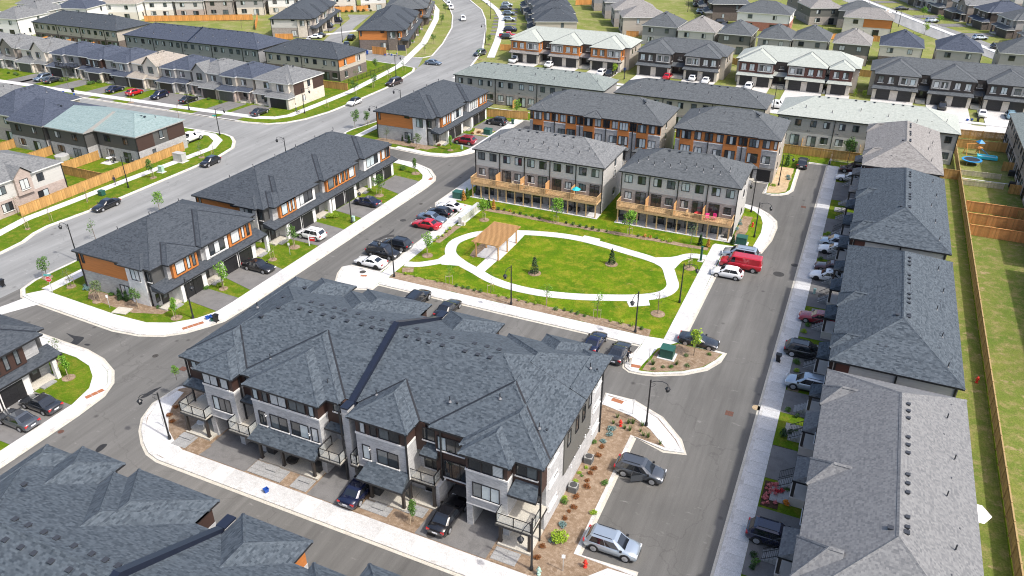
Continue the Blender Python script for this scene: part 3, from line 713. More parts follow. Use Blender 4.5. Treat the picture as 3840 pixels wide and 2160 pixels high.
for poly in [[(-51.0, 39.7), (-45.4, 39.7), (-45.4, 47.5), (-51.2, 47.5)], [(-38.3, 39.7), (-33.6, 39.7), (-33.0, 47.5), (-38.3, 47.5)], [(-27.1, 39.7), (-20.4, 39.7), (-20.4, 47.5), (-26.7, 47.5)]]:
    drive(poly, 'asphalt_drive', 0.127)
R_DRV = [(46.8, 50.7), (50.8, 54.9), (59.0, 63.9), (69.6, 73.8), (76.8, 81.6), (85.6, 89.8), (93.6, 101.6), (108.5, 114.8), (118, 124.0), (132.6, 141.6), (145.4, 149)]
for a, b in R_DRV: drive([(-1.08, a), (4.4, a), (4.4, b), (-1.08, b)])
# side street driveways on the far side of the main road
for a, b in [(-203.5, -197.5), (-199, -193.6), (-186.8, -181), (-175, -169.8), (-166.8, -162.0), (-157, -150), (-150, -144.0), (-137, -131.5), (-129.8, -124.2)]:
    drive([(a, 126.3), (b, 126.3), (b + 0.6, 138), (a + 0.6, 138)], 'asphalt_drive', 0.125)
# wide concrete aprons before the far garages
for a, b in [(-92.5, -84.4), (-80.6, -72.5), (-69.0, -61.0), (-55.8, -47.0), (-43.4, -35.0), (-29.4, -21.4), (-17.6, -9.0), (-8.0, -2.6), (2.2, 11.4), (14.2, 23.0), (25.8, 34.0)]:
    drive([(a, 190), (b, 190), (b, 204.6), (a, 204.6)], 'overexposed_street', 0.02)
for i in range(9): drive([(-115 - i * 5.3 * .45, 236 + i * 5.6), (-107.5 - i * 5.3 * .45, 239.5 + i * 5.6), (-108.6 - i * 5.3 * .45, 242.2 + i * 5.6), (-116.1 - i * 5.3 * .45, 238.7 + i * 5.6)], 'asphalt_drive', 0.06)
for i in range(7): drive([(43 - i * 7.4, 268 + i * 15.2), (51 - i * 7.4, 271.5 + i * 15.2), (49 - i * 7.4, 276.5 + i * 15.2), (41 - i * 7.4, 273 + i * 15.2)], 'asphalt_drive', 0.06)
for poly in [[(-162.5, 209.5), (-168.5, 207), (-170.8, 213), (-165, 215.3)], [(-166.5, 220), (-173, 217.5), (-175.4, 224), (-169, 226.4)], [(-171.3, 232), (-177.5, 229.6), (-179.6, 235.2), (-173.6, 237.6)]]:
    drive(poly, 'asphalt_drive', 0.06)

# ---- patios, steps, pavers near the nearest block (each slab its own piece)
def patio(x0, x1, y0, y1, z, mat='patio_concrete'):
    g = MB(); g.box(x0, x1, y0, y1, 0.03, z); struct('patio', g, mat)
for a, b, c, d in [(-54.6, -51.5, 41.7, 45.2), (-45.2, -38.45, 41.5, 44.4), (-32.8, -29.1, 41.45, 44.4), (-29.05, -26.7, 42.7, 46.0), (-20.15, -17.2, 41.45, 44.6)]:
    patio(a, b, c, d, 0.30)
PV = {}
def paver(parent, x, y, z, w, d, h=0.05):
    key = (round(w, 2), round(d, 2), round(h, 2))
    if key not in PV:
        s = MB(); s.box(-w / 2 + .01, w / 2 - .01, -d / 2 + .01, d / 2 - .01, 0, h); PV[key] = s.mesh('paver', 'paver')
    link('paver', PV[key], parent, (x, y, z))
def paved(x0, x1, y0, y1, nx, ny, step=None):
    g = MB(); g.box(x0, x1, y0, y1, 0.05, 0.126); base = struct('paving', g, 'mulch')
    w = (x1 - x0) / nx; d = (y1 - y0) / ny
    for i in range(nx):
        for j in range(ny): paver(base, x0 + (i + .5) * w, y0 + (j + .5) * d, 0.127, w, d)
    if step:
        for k, (sx, sy, sw, sd) in enumerate(step): paver(base, sx, sy, 0.18, sw, sd, 0.13)
    return base
paved(-54.7, -52.9, 39.8, 41.6, 2, 2, [(-53.9, 41.2, 1.5, 0.7)])
paved(-45.3, -41.45, 39.8, 41.4, 4, 3, [(-43.2, 41.0, 1.2, 0.7)])
paved(-40.35, -38.5, 39.8, 41.4, 2, 2, [(-39.4, 41.0, 1.2, 0.6)])
paved(-33.0, -30.2, 40.2, 41.35, 3, 2, [(-31.4, 41.0, 1.2, 0.7)])
paved(-29.4, -27.3, 41.4, 42.6, 2, 2)
paved(-20.1, -17.9, 39.9, 41.3, 2, 3)
for y in (44.6, 54.9 + 1.2, 66.1, 82.4, 91.2, 104.6, 116.2, 127.4):
    b = paved(-0.3, 1.6, y, y + 1.9, 3, 3, [(1.2, y + .95, 0.8, 1.6)])
# decorative: manholes, catch basins, wet and repaired patches
def disc(x, y, r, mat, z=0.006, name='manhole_cover', sq=None):
    g = MB()
    if sq: g.box(x - sq[0] / 2, x + sq[0] / 2, y - sq[1] / 2, y + sq[1] / 2, 0, z + 0.006)
    else: g.prism([(x + r * math.cos(a * math.pi / 9), y + r * math.sin(a * math.pi / 9)) for a in range(18)], 0, z + 0.006)
    struct(name, g, mat)
disc(*(-5.46, 101.30), 0.75, 'asphalt_patch'); disc(*(-3.79, 105.05), 0.5, 'asphalt_patch'); disc(*(-3.45, 69.43), 0.45, 'sand_dirt', 0.008)
disc(*(-5.86, 67.31), 0, 'rust_iron', 0.008, 'storm_drain', (0.8, 0.8)); disc(*(-5.01, 127.55), 0, 'rust_iron', 0.008, 'storm_drain', (0.8, 0.8))
disc(*(-68.20, 50.69), 0.35, 'dark_iron', 0.008); disc(*(-63.28, 50.06), 0, 'rust_iron', 0.008, 'storm_drain', (0.9, 0.7)); disc(*(-25.70, 40.13), 0.42, 'dark_iron', 0.13)
disc(*(-62.37, 95.58), 0.5, 'asphalt_patch'); disc(*(-66.23, 36.71), 0.3, 'rust_iron'); disc(*(-58.07, 77.91), 0.45, 'dark_iron', 0.134); disc(*(-63.19, 102.58), 0.3, 'dark_iron')
def patch(pts, mat, z=0.010, name='road_patch'):
    g = MB(); g.prism(pts, 0.0, z); struct(name, g, mat)
patch(smooth_line([(-81.86, 49.90), (-80.47, 49.87), (-79.76, 50.03), (-79.00, 50.05), (-78.61, 49.27), (-78.47, 48.70), (-78.74, 48.11), (-79.40, 48.28), (-79.78, 49.22), (-80.77, 49.57)], True, 4), 'wet_patch')
patch(smooth_line([(-77.76, 49.02), (-77.52, 49.28), (-76.93, 49.24), (-77.23, 48.95)], True, 4), 'wet_patch')
patch(smooth_line([(-63.41, 44.10), (-63.44, 45.38), (-62.92, 46.54), (-62.88, 45.76), (-62.95, 44.56)], True, 4), 'wet_patch')
patch(smooth_line([(-60.74, 36.15), (-60.93, 36.92), (-60.42, 37.25), (-60.20, 36.60), (-60.27, 36.04)], True, 4), 'wet_patch')
patch([(-62.07, 83.46), (-62.56, 87.34), (-61.76, 90.23), (-61.93, 92.36), (-61.48, 91.35), (-61.47, 89.77), (-60.76, 90.48), (-60.42, 89.66), (-61.53, 88.76), (-62.13, 86.96)], 'asphalt_patch')
# tactile plates on the ramps
def tactile(cx, cy, w, d, rot, n, parent_label):
    base = None
    for i in range(n):
        s = MB(); s.box(-w / 2 + .02, w / 2 - .02, -d / 2 + .02, d / 2 - .02, 0, 0.012)
        for a in range(5):
            for b in range(4): s.box(-w / 2 + w * (a + .4) / 5, -w / 2 + w * (a + .65) / 5, -d / 2 + d * (b + .35) / 4, -d / 2 + d * (b + .65) / 4, 0.012, 0.02)
        o = s.build('tactile_plate', 'tactile', sw_front, (cx + math.cos(rot) * w * (i - (n - 1) / 2), cy + math.sin(rot) * w * (i - (n - 1) / 2), Z_SW + 0.002), rot)
tactile(-17.05, 71.4, 1.1, 0.6, 0.1, 1, ''); tactile(-17.0, 64.4, 1.3, 0.6, -0.1, 1, '')
tactile(-69.0, 57.4, 0.65, 0.6, R(62), 4, ''); tactile(-67.3, 113.1, 0.6, 0.6, R(98), 2, ''); tactile(-68.3, 42.5, 0.65, 0.6, R(75), 3, ''); tactile(-57.3, 77.0, 0.9, 0.5, R(20), 1, '')

# ================================================================== BUILDING PARTS
ROT = {'S': 0.0, 'E': math.pi / 2, 'N': math.pi, 'W': -math.pi / 2}
def cap(mb, p, q, w=0.3, m=0, up=0.05):
    """ridge / hip cap: shallow inverted V along an edge"""
    p = Vector(p); q = Vector(q); d = (q - p).normalized()
    u = d.cross(Vector((0, 0, 1)))
    if u.length < 1e-4: return
    u.normalize(); dn = Vector((0, 0, -0.10)); z = Vector((0, 0, up))
    mb.face([p + z, q + z, q + u * w / 2 + dn + z, p + u * w / 2 + dn + z][::-1], m)
    mb.face([p + z, q + z, q - u * w / 2 + dn + z, p - u * w / 2 + dn + z], m)
def hip(mb, x0, x1, y0, y1, ze, p, ends='hh', axis=None, th=0.2, mr=0, mf=1, caps=True, soffit=True):
    """hip (h) or gable (g) roof over a rectangle; ends = (low, high) end of the ridge axis"""
    if axis is None: axis = 'x' if (x1 - x0) >= (y1 - y0) else 'y'
    if axis == 'x':
        half = (y1 - y0) / 2; ym = (y0 + y1) / 2
        ra = x0 + (half if ends[0] == 'h' else 0); rb = x1 - (half if ends[1] == 'h' else 0)
        if ra > rb: ra = rb = (ra + rb) / 2
        zr = ze + half * p; R0 = (ra, ym, zr); R1 = (rb, ym, zr)
    else:
        half = (x1 - x0) / 2; xm = (x0 + x1) / 2
        ra = y0 + (half if ends[0] == 'h' else 0); rb = y1 - (half if ends[1] == 'h' else 0)
        if ra > rb: ra = rb = (ra + rb) / 2
        zr = ze + half * p; R0 = (xm, ra, zr); R1 = (xm, rb, zr)
    A, B, C, D = (x0, y0, ze), (x1, y0, ze), (x1, y1, ze), (x0, y1, ze)
    if axis == 'x':
        mb.face([A, B, R1, R0], mr); mb.face([C, D, R0, R1], mr); e0 = (D, A); e1 = (B, C)
    else:
        mb.face([D, A, R0, R1], mr); mb.face([B, C, R1, R0], mr); e0 = (A, B); e1 = (C, D)
    for e, Rp, k in ((e0, R0, ends[0]), (e1, R1, ends[1])):
        mb.face([e[0], e[1], Rp], mr if k == 'h' else mf)
        if caps and k == 'h': cap(mb, e[0], Rp, 0.3, mr); cap(mb, e[1], Rp, 0.3, mr)
    if caps and (Vector(R0) - Vector(R1)).length > 0.2: cap(mb, R0, R1, 0.34, mr)
    lo = [(q[0], q[1], ze - th) for q in (A, B, C, D)]; hi = [A, B, C, D]
    for i in range(4):
        j = (i + 1) % 4
        mb.face([lo[i], lo[j], hi[j], hi[i]], mf)
    if soffit: mb.face(lo[::-1], mf)
    return R0, R1
def valley(mb, a, b, w=0.16, m=1):
    a = Vector(a); b = Vector(b); d = (b - a).normalized(); u = d.cross(Vector((0, 0, 1))).normalized() * w / 2; z = Vector((0, 0, 0.05))
    mb.face([a - u + z, a + u + z, b + u + z, b - u + z], m)
def wing(mb, x0, x1, yf, yb, ze, p, ymain=None, mr=0, mf=1, val=True, dz=0.0, caps=True):
    """front wing roof running back (+y) into the main roof, hipped at its front"""
    R0, R1 = hip(mb, x0, x1, yf, yb, ze + dz, p, 'hg', 'y', mr=mr, mf=mf, caps=caps)
    if val and ymain is not None:
        h = (x1 - x0) / 2; zt = ze + h * p
        valley(mb, (x0, ymain, ze + dz), ((x0 + x1) / 2, ymain + h, zt + dz), m=mf)
        valley(mb, (x1, ymain, ze + dz), ((x0 + x1) / 2, ymain + h, zt + dz), m=mf)
_W = {}
def window(par, x, y, z, w, h, face='S', lights=2, kind='pane_mid', frame='frame_black', sill=True, transom=False):
    """window sitting on a wall plane; (x, y, z) is the middle of its bottom edge"""
    key = (round(w, 2), round(h, 2), lights, sill, frame, transom)
    if key not in _W:
        s = MB(); t = 0.07; d = 0.07
        s.box(-w / 2, -w / 2 + t, -d, 0.02, 0, h); s.box(w / 2 - t, w / 2, -d, 0.02, 0, h)
        s.box(-w / 2 + t, w / 2 - t, -d, 0.02, 0, t); s.box(-w / 2 + t, w / 2 - t, -d, 0.02, h - t, h)
        for k in range(1, lights):
            xx = -w / 2 + w * k / lights; s.box(xx - 0.03, xx + 0.03, -d + .01, 0.02, t, h - t)
        if transom: s.box(-w / 2 + t, w / 2 - t, -d + .012, 0.02, h * 0.76, h * 0.76 + 0.05)
        if sill: s.box(-w / 2 - 0.08, w / 2 + 0.08, -d - 0.06, 0.02, -0.11, -0.003, 1)
        fm = s.mesh('window', [frame, 'stone_trim'])
        gw = (w - 2 * t) / lights - 0.05
        q = MB(); q.box(-gw / 2, gw / 2, -0.022, 0.0, t + .005, h - t - .005)
        _W[key] = (fm, q, {}, [-w / 2 + t + (w - 2 * t) * (k + .5) / lights for k in range(lights)])
    fm, q, pm, xs = _W[key]
    o = link('window', fm, par, (x, y, z), ROT[face])
    for xx in xs:
        kk = random.choice(kind) if isinstance(kind, (list, tuple)) else kind
        if kk not in pm: pm[kk] = q.mesh('pane', kk)
        link('pane', pm[kk], o, (xx, 0, 0))
    return o
GLASS = ['pane_dark', 'pane_dark', 'pane_mid', 'pane_mid', 'pane_blind', 'pane_sky']
GLASS_L = ['pane_sky', 'pane_blind', 'pane_blind', 'pane_mid']
GLASS_D = ['pane_dark', 'pane_dark', 'pane_mid']
_G = {}
def garage(par, x, y, z, w, h, face='S', mat='garage_black'):
    key = (round(w, 2), round(h, 2), mat)
    if key not in _G:
        s = MB(); n = 4; hh = h / n
        s.box(-w / 2, w / 2, -0.03, 0.02, 0, h)
        for i in range(n):
            m_ = max(2, int(w / 0.8)); ww = w / m_
            for k in range(m_):
                s.box(-w / 2 + ww * k + 0.06, -w / 2 + ww * (k + 1) - 0.06, -0.05, -0.03, hh * i + 0.05, hh * (i + 1) - 0.05)
        _G[key] = s.mesh('garage_door', mat)
    return link('garage_door', _G[key], par, (x, y, z), ROT[face])
_D = {}
def door(par, x, y, z, face='S', w=0.95, h=2.1, mat='black_metal', glass=True):
    key = (w, h, mat, glass)
    if key not in _D:
        s = MB(); s.box(-w / 2 - .08, w / 2 + .08, -0.06, 0.02, 0, h + .08, 1); s.box(-w / 2, w / 2, -0.09, -0.05, 0.02, h)
        q = MB(); q.box(-w * .28, w * .28, -0.105, -0.09, h * .35, h * .88)
        _D[key] = (s.mesh('door', [mat, 'frame_black']), q.mesh('door_pane', 'pane_mid'))
    o = link('door', _D[key][0], par, (x, y, z), ROT[face])
    if glass: link('door_pane', _D[key][1], o, (0, 0, 0))
    return o
_S = {}
def shared(name, key, fn):
    if key not in _S: _S[key] = fn()
    return _S[key]
def vent(roof, x, y, z, slope=0.0, rot=0.0):
    def mk():
        s = MB(); s.box(-.14, .14, -.14, .14, -.12, .05); s.box(-.19, .19, -.19, .19, .05, .11); return s.mesh('roof_vent', 'vent_grey')
    return link('roof_vent', shared('v', 'vent', mk), roof, (x, y, z), rot)
def stack(roof, x, y, z):
    def mk():
        s = MB(); s.tube([(0, 0, -.1), (0, 0, .55)], 0.055, 6, 0); s.lathe([(0.16, -0.08), (0.07, 0.1)], 8, 1); return s.mesh('plumbing_stack', ['vent_grey', 'lead_boot'])
    return link('plumbing_stack', shared('v', 'stack', mk), roof, (x, y, z))
def downpipe(par, x, y, z0, z1, mat='black_metal', r=0.065):
    s = MB(); s.box(-r, r, -r, r, 0, z1 - z0); s.bar((0, 0, z1 - z0), (0, 0.28, z1 - z0 + .15), r * 2)
    return s.build('downpipe', mat, par, (x, y, z0))
_RP = {}
def railing(par, pts, z, h=1.0, mat='black_metal', glass=True, name='railing', posts=1.3):
    s = MB(); gl = MB()
    for i in range(len(pts) - 1):
        a = Vector((*pts[i], z)); b = Vector((*pts[i + 1], z)); L = (b - a).length; n = max(1, round(L / posts))
        for k in range(n + 1):
            p = a.lerp(b, k / n); s.box(p.x - .035, p.x + .035, p.y - .035, p.y + .035, z, z + h)
        s.bar(a + Vector((0, 0, h)), b + Vector((0, 0, h)), .06, .05); s.bar(a + Vector((0, 0, .1)), b + Vector((0, 0, .1)), .05, .04)
        if glass:
            d = (b - a).normalized(); 
            for k in range(n):
                p = a.lerp(b, k / n) + d * .05; q = a.lerp(b, (k + 1) / n) - d * .05
                gl.bar(p + Vector((0, 0, .54)), q + Vector((0, 0, .54)), .012, .80)
        else:
            nb = int(L / 0.14)
            for k in range(nb):
                p = a.lerp(b, (k + .5) / nb); s.box(p.x - .012, p.x + .012, p.y - .012, p.y + .012, z + .1, z + h)
    o = s.build(name, mat, par)
    if glass: gl.build('glass_panel', 'rail_glass', o)
    return o
def ac_unit(par, x, y, z, mat='ac_grey'):
    def mk():
        s = MB(); s.box(-.38, .38, -.38, .38, 0, .72); s.lathe([(.34, .72), (.34, .76), (.10, .77)], 12, 1)
        for i in range(6): s.box(-.395, .395, -.395, .395, .1 + i * .1, .13 + i * .1, 1)
        return s.mesh('air_conditioner', [mat, 'ac_dark'])
    return link('air_conditioner', shared('ac', ('ac', mat), mk), par, (x, y, z))

# ================================================================== NEAREST BLOCKS (stacked townhouses)
def stacked_block(oy, label, trim, brick='brick_pale', full=True):
    """three storey block with nested hip roofs; plan measured about (-35.9, 52)"""
    OX, OY = -35.9, 52.0
    root = thing('townhouse_block', label, 'townhouse', (OX, OY + oy, 0))
    X = lambda x: x - OX
    Y = lambda y: y - OY
    ze, p = 8.2, 0.455
    rf = MB()
    ym0, ym1 = Y(44.35), Y(59.55)
    R0, R1 = hip(rf, X(-55.0), X(-16.8), ym0, ym1, ze, p)
    fronts = [(-55.02, -47.5, 43.3, 1), (-52.2, -47.52, 42.2, 2), (-47.48, -36.4, 43.4, 1), (-46.3, -37.8, 42.2, 2), (-34.7, -28.8, 43.4, 1), (-34.9, -28.78, 42.2, 2),
              (-27.7, -16.78, 43.95, 1), (-24.3, -16.76, 43.0, 2), (-23.9, -19.2, 42.0, 3)]
    backs = [(-55.02, -52.1, 61.1, 1), (-52.1, -47.3, 62.1, 2), (-47.3, -37.6, 61.0, 1), (-45.8, -37.6, 62.05, 2), (-35.1, -28.8, 61.7, 2), (-27.6, -16.78, 60.15, 1), (-24.1, -19.3, 61.65, 2), (-20, -16.76, 60.55, 3)]
    for a, b, y, k in fronts: wing(rf, X(a), X(b), Y(y), Y(51), ze, p, ym0, dz=0.014 * k, val=k != 2 or a in (-34.9,))
    # rear wings mirrored: build hips running back
    for a, b, y, k in backs: hip(rf, X(a), X(b), Y(53), Y(y), ze + 0.014 * k, p, 'gh', 'y')
    roof = rf.build('roof', ['roof_slate', 'fascia_black'], root, uv=True)
    for x in [-46.2, -44.9, -43.4, -42.2, -40.6, -39.0, -37.8, -36.7, -34.0, -32.7, -31.6, -30.2, -27.9, -26.6, -25.4]:
        zr = ze + 7.6 * p
        vent(roof, X(x), -0.75, zr - 0.33); vent(roof, X(x) + .2, 0.75, zr - 0.33)
    for x, y in [(-48.5, 50.8), (-49.6, 49.4), (-50.6, 54), (-49, 55.5)]: vent(roof, X(x), Y(y), ze + (x + 55) * p)
    for x, y in [(-45.6, 45.6), (-38.6, 44.9), (-33.6, 45.2), (-26.9, 46.4), (-22.8, 47.8), (-18.6, 46.4), (-17.8, 56.8), (-52.5, 52)]:
        zz = ze + min(y - 44.35, -16.8 - x, x + 55) * p + 0.3
        stack(roof, X(x), Y(y), zz); vent(roof, X(x) + .6, Y(y) + .2, zz - .12).scale = (.5, .5, .7)
    # party wall parapet with its dark cap
    pr = MB()
    x0, x1 = X(-35.78), X(-35.22)
    prof = [(Y(43.2), ze - .1), (Y(44.3), ze + .35), (0, ze + 7.6 * p + .5), (Y(59.6), ze + .35), (Y(60.6), ze - .1)]
    for (ya, za), (yb, zb) in zip(prof[:-1], prof[1:]):
        pr.face([(x0, ya, za), (x1, ya, za), (x1, yb, zb), (x0, yb, zb)])
        pr.face([(x0, ya, 6.0), (x0, ya, za), (x0, yb, zb), (x0, yb, 6.0)]); pr.face([(x1, ya, 6.0), (x1, yb, 6.0), (x1, yb, zb), (x1, ya, za)])
    pr.build('parapet', 'flashing_navy', root)
    pw = MB()
    for y0, y1 in ((42.9, 43.9), (59.9, 61.0)): pw.box(X(-35.85), X(-35.15), Y(y0), Y(y1), 0.1, ze + .1); pw.box(X(-35.9), X(-35.1), Y(y0) - .05, Y(y1) + .05, ze + .1, ze + .25, 1)
    split_build(pw, 'party_wall', [brick, 'flashing_navy'], root, True)
    # walls: main body above the ground floor, ground floor set back behind the carports
    w = MB(); w.box(X(-54.5), X(-17.2), Y(44.75), Y(59.2), 2.65, ze - .12)
    w.box(X(-54.5), X(-17.2), Y(47.6), Y(59.2), 0.0, 2.65)
    for a, b in [(-54.5, -51.3), (-45.5, -38.3), (-33.0, -26.7), (-20.5, -17.2)]: w.box(X(a), X(b), Y(44.4), Y(47.6), 0.0, 2.66)
    w.build('wall', [brick], root, uv=True)
    # east end: grey panel proud of the brick
    e = MB(); e.box(X(-17.2), X(-17.08), Y(48.6), Y(55.6), 2.9, ze - .12); e.box(X(-54.62), X(-54.5), Y(47.2), Y(55.2), 2.9, ze - .12); split_build(e, 'end_panel', 'siding_olive', root, True)
    bands = MB()
    def wingbody(a, b, yf, z0, zs):
        m = MB(); m.box(X(a), X(b), Y(yf), Y(44.76), z0, zs); m.build('bay', [brick], root, uv=True)
        u = MB(); u.box(X(a) + .03, X(b) - .03, Y(yf) + .03, Y(44.77), zs, ze - .1); u.build('upper_bay', trim, root, uv=True)
        bands.box(X(a) - .05, X(b) + .05, Y(yf) - .05, Y(44.2), zs - .09, zs + .09)
        bands.box(X(a) - .03, X(b) + .03, Y(yf) - .03, Y(44.2), z0 - .02, z0 + .10)
    Z0, ZS = 2.62, 6.35
    wingbody(-51.7, -48.0, 42.65, Z0, ZS); wingbody(-45.85, -38.25, 42.65, Z0 + .0, ZS); wingbody(-34.35, -29.25, 42.65, Z0, ZS); wingbody(-23.45, -19.65, 42.45, Z0, ZS)
    split_build(bands, 'stone_band', 'stone_trim', root)
    t = MB()  # siding between the bays, top floor
    for a, b, yf in [(-48.0, -45.85, 43.9), (-38.25, -35.85, 43.9), (-29.25, -28.3, 44.3), (-27.2, -23.45, 44.1), (-19.65, -17.18, 43.45), (-54.52, -51.7, 43.75)]:
        t.box(X(a), X(b), Y(yf), Y(44.8), 5.0 if a not in (-27.2,) else 2.62, ze - .1)
    split_build(t, 'infill_wall', trim, root, True)
    # carport piers
    pi = MB()
    for x, y in [(-51.55, 42.7), (-48.15, 42.7), (-38.45, 42.7), (-33.05, 42.9), (-26.75, 43.1), (-23.25, 42.55), (-19.85, 42.55), (-45.6, 42.7)]:
        pi.box(X(x) - .28, X(x) + .28, Y(y), Y(44.5), 0, Z0 - .02)
    for x in (-48.15, -23.25, -20.35): pi.box(X(x) - .15, X(x) + .15, Y(44.5), Y(47.6), 0, Z0)
    split_build(pi, 'pier', [brick], root, True)
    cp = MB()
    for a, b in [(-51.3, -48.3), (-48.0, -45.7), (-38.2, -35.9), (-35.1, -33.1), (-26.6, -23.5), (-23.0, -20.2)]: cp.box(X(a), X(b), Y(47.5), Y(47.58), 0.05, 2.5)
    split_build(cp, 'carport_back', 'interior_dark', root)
    # windows: top floor, first floor
    def wn(x, yf, z, wd, h, n, k=GLASS): window(root, X(x), Y(yf), z, wd, h, 'S', n, k)
    for x, wd, n in [(-50.7, 1.9, 2), (-49.0, 1.0, 1)]: wn(x, 42.68, 6.5, wd, 1.3, n, GLASS_L)
    for x, wd, n in [(-45.3, .65, 1), (-44.2, .65, 1), (-42.7, 1.9, 2), (-40.6, 1.9, 2), (-39.0, .65, 1), (-38.6 + .0, .3, 1)][:5]: wn(x, 42.68, 6.5, wd, 1.3, n, GLASS_L)
    for x, wd, n in [(-33.6, .6, 1), (-32.5, .7, 1), (-30.9, 2.1, 2)]: wn(x, 42.68, 6.5, wd, 1.3, n)
    for x, wd, n in [(-22.6, 1.2, 1), (-21.0, 2.0, 2)]: wn(x, 42.48, 6.5, wd, 1.3, n)
    wn(-18.4, 43.45, 6.5, 1.9, 1.35, 2); wn(-27.9, 44.3, 6.4, 1.2, 1.3, 1); wn(-25.7, 44.1, 5.95, 2.6, 1.5, 3); wn(-47.0, 43.9, 6.8, 1.0, 1.0, 1); wn(-37.1, 43.9, 6.8, .8, 1.0, 1); wn(-53.4, 43.75, 6.9, 1.3, 1.0, 2)
    for x, yf, wd, n in [(-49.8, 42.65, 2.2, 3), (-44.9, 42.65, .8, 1), (-43.0, 42.65, 2.0, 2), (-40.6, 42.65, 2.0, 2), (-38.95, 42.65, .8, 1), (-33.4, 42.65, .8, 1), (-31.2, 42.65, 2.2, 2), (-21.6, 42.45, 2.5, 3)]:
        wn(x, yf, 3.65, wd, 1.6, n)
    wn(-25.3, 44.1, 3.1, 2.4, 1.9, 3, GLASS_D)
    for x, yf, wd in [(-53.0, 44.75, 1.7), (-47.0, 44.75, 1.5), (-28.0, 44.75, 1.6), (-34.9 + 6.4, 44.76, .3), (-18.5, 44.75, 1.8)]:
        if wd > 1: wn(x, yf, 2.82, wd, 2.1, 2, GLASS_D)
    for x, wd in [(-43.8, 1.5), (-39.9, 1.5), (-31.4, 1.6), (-28.2, .9), (-53.4, .9), (-18.8, .9)]: wn(x, 44.4, 0.4 if wd < 1 else 1.0, wd, 2.0 if wd < 1 else 1.1, 1 if wd < 1 else 2, GLASS_D)
    for y, z in [(46.3, 4.2), (46.3, 1.6), (57.4, 4.2), (57.4, 1.6), (57.4, 6.6), (46.2, 6.6)]:
        o = window(root, X(-17.2), Y(y), z, 2.0, .55, 'E', 2, GLASS_L, 'frame_white'); 
    for y, z in [(49.6, 5.6), (51.6, 5.6), (53.3, 5.6), (55.0, 6.0)]: window(root, X(-17.08), Y(y), z, .8, 1.6, 'E', 1, GLASS_D, sill=False)
    for y in (47.6, 50, 53, 56): window(root, X(-54.62), Y(y), 5.8, .9, 1.4, 'W', 1, GLASS_D, sill=False)
    for x in (-51, -49, -43.5, -40, -32, -30, -22, -20.5):
        window(root, X(x), Y(59.2), 3.6, 1.6, 1.5, 'N', 2, GLASS); window(root, X(x), Y(59.2), 6.2, 1.4, 1.1, 'N', 2, GLASS)
    bk = MB()
    for a, b, y in [(-51.7, -47.8, 61.6), (-45.4, -38.0, 61.55), (-34.7, -29.2, 61.2), (-23.7, -19.7, 61.15)]: bk.box(X(a), X(b), Y(59.1), Y(y), 2.6, 6.3)
    split_build(bk, 'rear_bay', brick, root, True)
    for a, b, y in [(-51.7, -47.8, 61.6), (-45.4, -38.0, 61.55), (-34.7, -29.2, 61.2), (-23.7, -19.7, 61.15)]:
        bk = MB(); bk.box(X(a) + .03, X(b) - .03, Y(59.1), Y(y) - .03, 6.3, ze - .1); bk.build('rear_upper_bay', trim if a == -34.7 else 'siding_brown', root, uv=True)
    # small shingled roofs: over the patios and the balcony doors
    lo = MB()
    def lean(a, b, yf, yb, z0, z1):
        lo.face([(X(a), Y(yf), z0), (X(b), Y(yf), z0), (X(b) - .3, Y(yb), z1), (X(a) + .3, Y(yb), z1)], 0)
        lo.face([(X(a), Y(yf), z0), (X(a) + .3, Y(yb), z1), (X(a) + .3, Y(yb), z0 - .02)], 0); lo.face([(X(b), Y(yf), z0), (X(b) - .3, Y(yb), z0 - .02), (X(b) - .3, Y(yb), z1)], 0)
        lo.box(X(a), X(b), Y(yf) - .02, Y(yb), z0 - .2, z0 - .01, 1)
    lean(-45.9, -38.2, 41.2, 42.66, 2.75, 3.5); lean(-33.6, -28.9, 40.95, 42.66, 2.75, 3.55); lean(-27.3 - 1.3, -26.9, 43.6, 44.76, 5.2, 6.1); lean(-19.65, -17.1, 42.3, 43.6, 5.2, 6.1)
    lean(-48.0, -45.85, 43.2, 44.2, 5.1, 5.6); lean(-54.9, -51.7, 42.9, 44.2, 5.1, 5.9); lean(-38.25, -35.9, 43.2, 44.2, 5.1, 5.6)
    split_build(lo, 'lower_roof', ['roof_slate', 'fascia_black'], root, True)
    # porch posts
    for x, y in [(-45.0, 41.75), (-42.4, 41.75), (-38.9, 41.75), (-32.6, 41.7), (-29.3, 41.7), (-54.4, 42.0), (-51.8, 42.0), (-29.4, 43.0), (-26.95, 43.0), (-20.0, 41.8), (-17.4, 41.8)]:
        s = MB(); s.box(-.12, .12, -.12, .12, 0, 2.32); s.box(-.15, .15, -.15, .15, 0, .12); s.box(-.15, .15, -.15, .15, 2.2, 2.34); s.build('post', 'bronze_metal', root, (X(x), Y(y), .3))
    # balconies
    for a, b, yf, yb in [(-54.75, -51.55, 41.8, 44.74), (-48.45, -45.9, 41.6, 44.74), (-38.2, -35.9, 41.9, 44.74), (-35.1, -34.4, 42.4, 44.74), (-29.55, -26.85, 43.0, 44.74), (-20.25, -17.1, 41.4, 44.74)]:
        s = MB(); s.box(X(a), X(b), Y(yf), Y(yb), 2.55, 2.70, 0); s.box(X(a) - .06, X(b) + .06, Y(yf) - .06, Y(yb) - .02, 2.38, 2.56, 1)
        bal = s.build('balcony', ['patio_concrete', 'black_metal'], root)
        railing(bal, [(X(a) + .04, Y(min(yf + 2.2, 43.8)) if yf < 42.9 else Y(44.6)), (X(a) + .04, Y(yf) + .04), (X(b) - .04, Y(yf) + .04), (X(b) - .04, Y(min(yf + 2.2, 43.4)) if yf < 42.9 else Y(44.6))], 2.70, 1.05)
